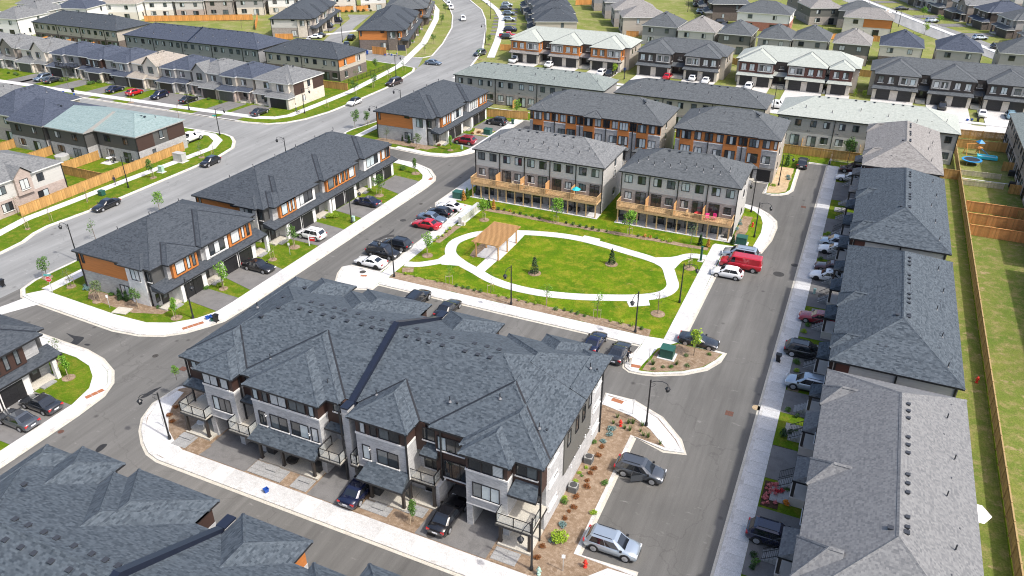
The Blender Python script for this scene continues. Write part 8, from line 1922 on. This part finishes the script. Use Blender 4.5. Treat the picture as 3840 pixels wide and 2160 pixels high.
# ------------------------------------------------------------------ utility boxes, hydrants, bins
def ubox(pos, w, d, h, mat, label, name='utility_box', rot=0, pad=True, z=.1):
    o = thing(name, label, 'utility box', (pos[0], pos[1], z), rot)
    s = MB(); s.box(-w / 2, w / 2, -d / 2, d / 2, .08, h - .1); s.box(-w / 2 - .03, w / 2 + .03, -d / 2 - .03, d / 2 + .03, h - .1, h); s.box(-.015, .015, -d / 2 - .012, -d / 2, .15, h - .15); s.build('cabinet', mat, o)
    if pad: MB().box(-w / 2 - .25, w / 2 + .25, -d / 2 - .25, d / 2 + .25, 0, .08).build('pad', 'concrete', o)
ubox((-58.63, 107.22), 1.5, 1.3, 1.25, 'box_green', 'dark green transformer box above the white coupe'); ubox((-14.36, 74.87), 1.5, 1.3, 1.25, 'box_green', 'dark green transformer box in the planted corner'); ubox((-11.89, 108.82), 1.5, 1.3, 1.25, 'box_green', 'dark green transformer box behind the grey minivan'); ubox((-69.26, 140.56), 1.5, 1.3, 1.25, 'box_green', 'dark green transformer box on the bare dirt')
ubox((-69.19, 91.77), .5, .4, .9, 'box_pale_green', 'pale green pedestal beside the long row lamp', pad=False); ubox((-113.95, 95.79), .9, .6, 1.2, 'box_pale_green', 'pale green cabinet on the main road verge'); ubox((-115.24, 101.67), 2.2, 1.2, 1.7, 'grey_box', 'large grey cabinet beside the cedar fence'); ubox((-69.75, 129.79), .35, .3, .9, 'box_pale_green', 'pale green pedestal by the red SUV', pad=False); ubox((-114.48, 83.20), .9, .8, .9, 'box_green', 'small dark green box on the lower verge', pad=False)
ubox((-0.45, 97.23), .3, .3, .8, 'box_pale_green', 'pale green post on a right hand lawn', pad=False); ubox((-16.14, 100.67), .28, .28, 2.3, 'box_green', 'tall green park post by the white path'); ubox((-79.75, 56.37), 2.0, 1.4, .14, 'patio_concrete', 'flat concrete vault lid on the corner lawn', 'vault_lid', .2, False); ubox((-52.65, 80.98), 1.5, 1.3, .1, 'mulch', 'flat brown vault lid on the park lawn', 'vault_lid', .5, False)
def hydrant(pos, mat, label):
    o = thing('fire_hydrant', label, 'hydrant', (pos[0], pos[1], .12))
    MB().lathe([(.17, 0), (.17, .08), (.11, .1), (.11, .55), (.15, .57), (.15, .62), (.12, .72), (.05, .8), (.04, .86)], 10).build('barrel', mat, o)
    MB().tube([(-.22, 0, .45), (.22, 0, .45)], .06, 8).build('outlet', mat, o); MB().tube([(0, -.22, .42), (0, 0, .42)], .075, 8).build('pumper_outlet', mat, o)
hydrant((-15.46, 60.54), 'hydrant_red', 'red hydrant among grass tufts at the curved sidewalk'); hydrant((-12.69, 42.27), 'hydrant_red', 'red hydrant on the mulch near the silver SUV'); hydrant((-15.82, 40.05), 'box_pale_green', 'pale green standpipe on the mulch at the bottom'); hydrant((-11.36, 115.69), 'hydrant_red', 'red hydrant on the lawn beside the shorter deck'); hydrant((17.73, 83.76), 'hydrant_red', 'red marker post on the lawn behind the row houses')
def binn(pos, mat, label, h=1.0, box=False, z=.135, rot=0.0):
    o = thing('recycling_box' if box else 'wheeled_bin', label, 'bin', (pos[0], pos[1], z), rot)
    s = MB()
    if box:
        for a_, b_ in ((0, 1),): s.lathe([(.22, 0), (.29, .34), (.31, .34), (.31, .38), (.26, .38), (.20, .06)], 4)
        s.build('tub', mat, o)
    else:
        s.lathe([(.26, .06), (.36, h - .12), (.38, h - .1)], 4); s.build('body', mat, o, rot=math.pi / 4); MB().box(-.29, .31, -.30, .30, h - .1, h).box(.26, .36, -.2, .2, h - .16, h - .08).build('lid', mat, o)
        for sy in (-.2, .2): MB().tube([(.2, sy - .03, .1), (.2, sy + .03, .1)], .1, 8).build('wheel', 'tyre', o)
binn((-2.63, 79.01), 'bin_black', 'black wheeled bin beside the right hand kerb'); binn((-67.05, 59.31), 'bin_black', 'black wheeled bin at the tactile ramp'); binn((-68.51, 59.34), 'bin_blue', 'left blue box at the tactile ramp', box=True, rot=.3); binn((-68.26, 59.70), 'bin_blue', 'right blue box at the tactile ramp', box=True, rot=.9); binn((-67.61, 59.23), 'box_green', 'green box at the tactile ramp', box=True); binn((-41.78, 38.40), 'bin_blue', 'tipped blue box alone on the front sidewalk', box=True, rot=.4)
binn((-178.83, 127.17), 'bin_blue', 'left blue box on the side street', box=True); binn((-174.67, 126.83), 'bin_blue', 'right blue box on the side street', box=True); binn((-176.89, 128.36), 'bin_black', 'black bin on the side street'); binn((-169.85, 139.49), 'bin_blue', 'blue bin beside the beige gabled house'); binn((-135.12, 194.53), 'bin_blue', 'blue bin before the brown brick row, leftmost'); binn((-129.59, 195.57), 'bin_blue', 'blue box left of the board sign', box=True); binn((-127.72, 196.13), 'bin_blue', 'blue box beside the board sign', box=True); binn((-126.97, 197.93), 'bin_blue', 'blue box right of the board sign', box=True); binn((-59.63, 205.18), 'bin_blue', 'blue bin beside the orange panel row'); binn((22.34, 193.13), 'bin_blue', 'left blue box on the white street', box=True, z=.03); binn((23.25, 193.79), 'bin_blue', 'right blue box on the white street', box=True, z=.03); binn((24.34, 193.23), 'bin_black', 'black bin on the white street', z=.03); binn((-67.56, 149.27), 'box_green', 'green bin near the upper driveway'); binn((-99.66, 54.53), 'bin_black', 'black bin at the left edge crossing')
for y, w in ((54.2, 'upper'), (50.0, 'lower')):
    o = ac_unit(None, -16.6, y, .13); tag(o, '%s grey air conditioner on the mulch strip by the east wall' % w, 'air conditioner', 'air conditioners by the east wall')
# ------------------------------------------------------------------ signs
def text_mesh(txt, size, mat):
    cu = bpy.data.curves.new('lettering', 'FONT'); cu.body = txt; cu.size = size; cu.align_x = 'CENTER'; cu.align_y = 'CENTER'; cu.extrude = .002
    o = bpy.data.objects.new('lettering', cu); COL.objects.link(o); dg = bpy.context.evaluated_depsgraph_get(); me = bpy.data.meshes.new_from_object(o.evaluated_get(dg)); bpy.data.objects.remove(o)
    me.materials.clear(); me.materials.append(MATS[mat]); return me
def letter(par, txt, size, mat, loc):
    o = link('lettering', text_mesh(txt, size, mat), par, loc); o.rotation_euler = (R(90), 0, 0); return o
st = thing('stop_sign', 'red octagonal STOP sign at the left corner', 'sign', (*(-91.90, 56.01), .1), R(28))
MB().box(-.03, .03, -.03, .03, 0, 2.6).build('post', 'grey_box', st)
oc = MB(); pts = [(.38 * math.cos(R(22.5 + 45 * k)), .38 * math.sin(R(22.5 + 45 * k))) for k in range(8)]
oc.face([(p[0], -.05, 2.1 + p[1]) for p in pts], 0); oc.face([(p[0], -.035, 2.1 + p[1]) for p in pts][::-1], 0); pl = oc.build('sign_plate', 'sign_red', st)
oc = MB(); pts2 = [(.41 * math.cos(R(22.5 + 45 * k)), .41 * math.sin(R(22.5 + 45 * k))) for k in range(8)]; oc.face([(p[0], -.045, 2.1 + p[1]) for p in pts2], 0); oc.build('sign_border', 'white_paint', pl); letter(pl, 'STOP', .26, 'white_paint', (0, -.06, 2.1))
MB().box(-.45, .45, -.02, .02, 2.62, 2.8).build('street_name_plate', 'sign_teal', st)
rs = thing('realty_sign', 'red realty sign on a white post before the white crossover', 'sign', (*(-70.00, 81.70), .1), R(15))
MB().box(-.06, .06, -.06, .06, 0, 1.7).build('post', 'white_paint', rs); MB().box(-.1, 1.0, -.03, .03, 1.5, 1.58).build('arm', 'white_paint', rs); p_ = MB().box(.12, .92, -.02, .02, .8, 1.46).build('panel', 'sign_red', rs); MB().box(.2, .84, -.026, -.02, 1.2, 1.34).build('name_strip', 'white_paint', p_)
def small_sign(pos, label, h=1.9, w=.3, hh=.4):
    o = thing('sign_post', label, 'sign', (pos[0], pos[1], .1), R(20)); MB().box(-.025, .025, -.025, .025, 0, h).build('post', 'grey_box', o); MB().box(-w / 2, w / 2, -.035, -.025, h - hh, h).build('sign_plate', 'white_paint', o)
small_sign((-81.85, 56.33), 'thin white sign on the corner lawn'); small_sign((-70.71, 78.12), 'thin white sign left of the realty sign'); small_sign((-14.90, 62.90), 'thin sign near the grass tufts'); small_sign((-14.18, 41.15), 'thin white sign on the mulch at the bottom'); small_sign((-15.95, 72.82), 'thin sign at the park ramp'); small_sign((-57.25, 41.47), 'white notice on the left lamp post', 1.6, .5, .25)
bs = thing('board_sign', 'dark development board on two posts before the brown brick row', 'sign', (*(-124.38, 196.49), .1), R(20))
for x in (-1.3, 1.3): MB().box(x - .07, x + .07, -.07, .07, 0, 3.2).build('post', 'stake_wood', bs)
MB().box(-1.2, 1.2, -.05, .05, 1.6, 3.2).build('panel', 'navy_board', bs)
ss = thing('street_name_sign', 'teal street name sign at the junction lamp', 'sign', (*(-124.12, 120.74), 2.6), R(20)); MB().box(-.45, .45, -.02, .02, 0, .25).build('plate', 'sign_teal', ss); MB().box(-.03, .03, .02, .06, -.4, .4).build('bracket', 'black_metal', ss)
# ------------------------------------------------------------------ garden things
um = thing('garden_umbrella', 'open white garden umbrella behind the speckled roof', 'umbrella', (*(15.66, 59.57), .1))
MB().tube([(0, 0, 0), (0, 0, 2.4)], .03, 6).build('pole', 'grey_box', um); MB().lathe([(1.3, 2.0), (1.32, 1.98), (.05, 2.5)], 6).build('canopy', 'canvas_white', um)
tr = thing('trampoline', 'round blue edged trampoline in the right hand yard', 'trampoline', (*(21.38, 162.32), .1))
MB().lathe([(1.35, .78), (1.35, .8)], 24).build('mat', 'mat_black', tr)
s = MB(); n = 28
for k in range(n):
    a0, a1 = 2 * math.pi * k / n, 2 * math.pi * (k + 1) / n; s.face([(1.36 * math.cos(a0), 1.36 * math.sin(a0), .82), (1.75 * math.cos(a0), 1.75 * math.sin(a0), .80), (1.75 * math.cos(a1), 1.75 * math.sin(a1), .80), (1.36 * math.cos(a1), 1.36 * math.sin(a1), .82)])
    s.face([(1.75 * math.cos(a0), 1.75 * math.sin(a0), .80), (1.75 * math.cos(a0), 1.75 * math.sin(a0), .72), (1.75 * math.cos(a1), 1.75 * math.sin(a1), .72), (1.75 * math.cos(a1), 1.75 * math.sin(a1), .80)])
s.build('edge_pad', 'trampoline_blue', tr)
for k in range(6): MB().tube([(1.65 * math.cos(k * 1.047), 1.65 * math.sin(k * 1.047), 0), (1.65 * math.cos(k * 1.047), 1.65 * math.sin(k * 1.047), .76)], .03, 5).build('leg', 'grey_box', tr)
po = thing('paddling_pool', 'long blue paddling pool beside the trampoline', 'pool', (*(24.33, 166.70), .1)); s = MB(); s.box(-1.7, 1.7, -.8, -.6, 0, .5); s.box(-1.7, 1.7, .6, .8, 0, .5); s.box(-1.7, -1.5, -.6, .6, 0, .5); s.box(1.5, 1.7, -.6, .6, 0, .5); s.build('wall', 'pool_blue', po); MB().box(-1.5, 1.5, -.6, .6, 0, .3).build('water', 'pane_sky', po)
sw = thing('swing_set', 'timber play frame with a blue slide', 'play frame', (*(21.69, 168.02), .1), .4)
for x in (-1.2, 1.2):
    for y in (-.7, .7): MB().bar((x, y, 0), (x, 0, 2.2), .09).build('leg', 'fence_bright', sw)
MB().bar((-1.4, 0, 2.2), (1.4, 0, 2.2), .1).build('beam', 'fence_bright', sw); MB().bar((1.2, .2, 1.5), (3.0, -.4, .2), .5, .08).build('slide', 'trampoline_blue', sw); MB().box(.7, 1.7, -.6, .6, 1.4, 1.5).build('platform', 'fence_bright', sw); s = MB(); s.face([(.6, -.7, 2.4), (1.8, -.7, 2.4), (1.2, 0, 3.0)]); s.face([(1.8, -.7, 2.4), (1.8, .7, 2.4), (1.2, 0, 3.0)]); s.face([(1.8, .7, 2.4), (.6, .7, 2.4), (1.2, 0, 3.0)]); s.face([(.6, .7, 2.4), (.6, -.7, 2.4), (1.2, 0, 3.0)]); s.build('play_roof', 'trampoline_blue', sw)
def bbq(pos, mat, label, z=.1):
    o = thing('barbecue', label, 'barbecue', (pos[0], pos[1], z)); MB().box(-.5, .5, -.25, .25, .1, .85).build('cart', mat, o); MB().tube([(-.48, 0, .86), (.48, 0, .86)], .3, 8).build('hood', mat, o)
bbq((27.04, 151.27), 'mat_black', 'black covered barbecue below the picket fences'); bbq((26.93, 138.16), 'mat_black', 'black covered barbecue between the red stained dividers'); bbq((27.52, 157.62), 'mat_black', 'black barbecue by the right edge house')
ht = thing('hot_tub', 'grey covered hot tub in the left garden', 'hot tub', (*(-136.52, 93.12), .1)); MB().lathe([(1.25, 0), (1.3, .75), (1.32, .76), (1.3, .9), (1.1, .95)], 8).build('shell', 'grey_box', ht)
def table_set(pos, label, mat='white_paint', z=.1, chairs=2, cm=None):
    o = thing('garden_table', label, 'table', (pos[0], pos[1], z)); MB().lathe([(.55, .7), (.56, .74), (.2, .75)], 12).build('table_top', mat, o); MB().tube([(0, 0, 0), (0, 0, .7)], .05, 6).build('leg', mat, o)
    return o
def chair(pos, mat, label, z=.1, rot=0.0):
    o = thing('garden_chair', label, 'chair', (pos[0], pos[1], z), rot); MB().box(-.28, .28, -.28, .28, .38, .43).build('seat', mat, o); MB().box(-.28, .28, .25, .30, .43, .95).build('backrest', mat, o)
    for x in (-.25, .25):
        for y in (-.25, .25): MB().box(x - .03, x + .03, y - .03, y + .03, 0, .38).build('leg', mat, o)
DZ = 2.77
table_set((-18.9, 109.6), 'red table on the shorter deck', 'cushion_red', DZ); chair((-17.4, 109.4), 'toy_pink', 'left pink chair on the shorter deck', DZ, .3); chair((-16.5, 109.7), 'toy_pink', 'right pink chair on the shorter deck', DZ, -.3); chair((-20.3, 109.6), 'deck_wood', 'wooden chair left of the red table', DZ, 1.2); table_set((-48.2, 109.6), 'pale round table on the longer deck', 'stake_wood', DZ); chair((-49.3, 109.5), 'stake_wood', 'pale chair left of the round table on the longer deck', DZ, 1.5); chair((-47.0, 109.6), 'stake_wood', 'pale chair right of the round table on the longer deck', DZ, -1.5)
tu = thing('garden_umbrella', 'teal umbrella on the longer deck', 'umbrella', (-38.4, 109.4, DZ)); MB().tube([(0, 0, 0), (0, 0, 1.9)], .025, 6).build('pole', 'grey_box', tu); MB().lathe([(.75, 1.45), (.76, 1.43), (.03, 1.9)], 8).build('canopy', 'toy_teal', tu)
table_set((-127.41, 96.03), 'white table on the corner garden patio'); chair((-125.96, 95.78), 'mat_black', 'dark chair on the corner garden patio'); g = MB(); g.prism([(-128.12, 94.50), (-128.36, 96.51), (-125.55, 96.57), (-125.78, 94.49)], .05, .13); struct('patio', g, 'concrete')
chair((-123.79, 83.10), 'mat_black', 'left dark chair by the rose brick house'); chair((-124.80, 84.21), 'mat_black', 'right dark chair by the rose brick house')
table_set((-53.4, 42.9), 'white small table on the corner patio', 'white_paint', .31); tag(MB().lathe([(.45, .0), (.62, .3), (.5, .32), (.3, .1)], 10).build('fire_bowl', 'dark_iron', None, (-42.0, 42.5, .31)), 'dark round fire bowl under the long porch roof', 'fire bowl'); tag(MB().box(-.9, .9, -.55, .55, 0, .012).build('doormat', 'tactile', None, (-27.9, 45.0, .305)), 'brown rug on the patio below the middle balcony', 'mat')
# ------------------------------------------------------------------ people
def m_person(name, bands):
    m, nt, b = _new(name); tc = nt.nodes.new('ShaderNodeTexCoord'); sp = nt.nodes.new('ShaderNodeSeparateXYZ'); mr = nt.nodes.new('ShaderNodeMath'); mr.operation = 'DIVIDE'; mr.inputs[1].default_value = 2.0
    _link(nt, tc.outputs['Object'], sp.inputs[0]); _link(nt, sp.outputs['Z'], mr.inputs[0]); _link(nt, _ramp(nt, mr.outputs[0], bands, 'CONSTANT'), b.inputs['Base Color']); b.inputs['Roughness'].default_value = .8
SKIN = (.42, .25, .17)
def bands(shoe, leg, top): return [(0.0, shoe), (.045, leg), (.47, top), (.735, SKIN)]
m_person('person_a', bands((.03, .03, .03), (.42, .38, .30), (.72, .72, .70))); m_person('person_b', bands((.03, .03, .03), (.03, .04, .07), (.02, .02, .03))); m_person('person_c', bands((.3, .3, .3), (.10, .09, .09), (.03, .03, .05))); m_person('person_d', bands((.03, .03, .03), (.05, .05, .06), (.70, .70, .68)))
m_plain('hair_dark', (.015, .012, .010), .7, vary=0)
def person(pos, rot, mat, label, stride=.25, arm=.15, z=.13):
    o = thing('person', label, 'person', (pos[0], pos[1], z), rot)
    V = [(0, 0, .93), (0, .02, 1.12), (0, .03, 1.34), (0, .02, 1.46), (0, -.01, 1.52), (0, -.02, 1.60), (0, -.02, 1.70), (.10, 0, .90), (.11, -stride * .5, .50), (.11, -stride * .75, .09), (.11, -stride * .75 - .14, .04), (-.10, 0, .90), (-.11, stride * .35, .50), (-.11, stride, .10), (-.11, stride - .13, .04),
         (.19, .02, 1.40), (.24, .06 + arm * .2, 1.14), (.25, -arm * .6, .92), (.25, -arm * .8, .84), (-.19, .02, 1.40), (-.24, .05, 1.14), (-.25, -arm, .94), (-.25, -arm * 1.2, .86)]
    E = [(0, 1), (1, 2), (2, 3), (3, 4), (4, 5), (5, 6), (0, 7), (7, 8), (8, 9), (9, 10), (0, 11), (11, 12), (12, 13), (13, 14), (2, 15), (15, 16), (16, 17), (17, 18), (2, 19), (19, 20), (20, 21), (21, 22)]
    rad = [.15, .135, .15, .075, .06, .10, .075, .095, .065, .05, .04, .095, .065, .05, .04, .07, .05, .038, .035, .07, .05, .038, .035]
    me = bpy.data.meshes.new('body'); me.from_pydata(V, E, []); me.materials.append(MATS[mat]); b = link('body', me, o)
    sk = b.modifiers.new('Skin', 'SKIN'); sk.use_smooth_shade = True
    for i, r_ in enumerate(rad):
        d = me.skin_vertices[0].data[i]; d.radius = (r_, r_ * .85); d.use_root = i == 0
    ss_ = b.modifiers.new('Subdivision', 'SUBSURF'); ss_.levels = ss_.render_levels = 1
    MB().lathe([(.10, 1.62), (.108, 1.68), (.085, 1.76), (.02, 1.79)], 10).build('hair', 'hair_dark', o)
    return o
person((-17.77, 71.49), R(60), 'person_a', 'person in a white shirt and beige trousers beside the dark sedan', .05); person((-18.13, 71.76), R(240), 'person_b', 'person in dark clothes beside the one in the white shirt', .05); person((-116.26, 87.56), R(200), 'person_c', 'person in a dark jacket walking along the cedar fence', .3); person((-116.43, 137.79), R(130), 'person_d', 'person in a white top walking a dog', .25)
dg_ = thing('dog', 'small black dog on the sidewalk beside its walker', 'dog', (*(-114.90, 136.49), .13), R(130))
V = [(0, -.25, .38), (0, 0, .37), (0, .25, .40), (0, .34, .52), (0, .46, .54), (0, -.36, .48), (.08, -.22, .20), (.08, -.24, .02), (-.08, -.22, .2), (-.08, -.2, .02), (.08, .22, .2), (.08, .24, .02), (-.08, .22, .2), (-.08, .2, .02)]
me = bpy.data.meshes.new('body'); me.from_pydata(V, [(0, 1), (1, 2), (2, 3), (3, 4), (0, 5), (0, 6), (6, 7), (0, 8), (8, 9), (2, 10), (10, 11), (2, 12), (12, 13)], []); me.materials.append(MATS['dog_black']); b = link('body', me, dg_); sk = b.modifiers.new('Skin', 'SKIN')
for i, r_ in enumerate([.11, .10, .12, .08, .05, .025, .05, .03, .05, .03, .05, .03, .05, .03]): me.skin_vertices[0].data[i].radius = (r_, r_)
me.skin_vertices[0].data[1].use_root = True
b.modifiers.new('Subdivision', 'SUBSURF').levels = 1
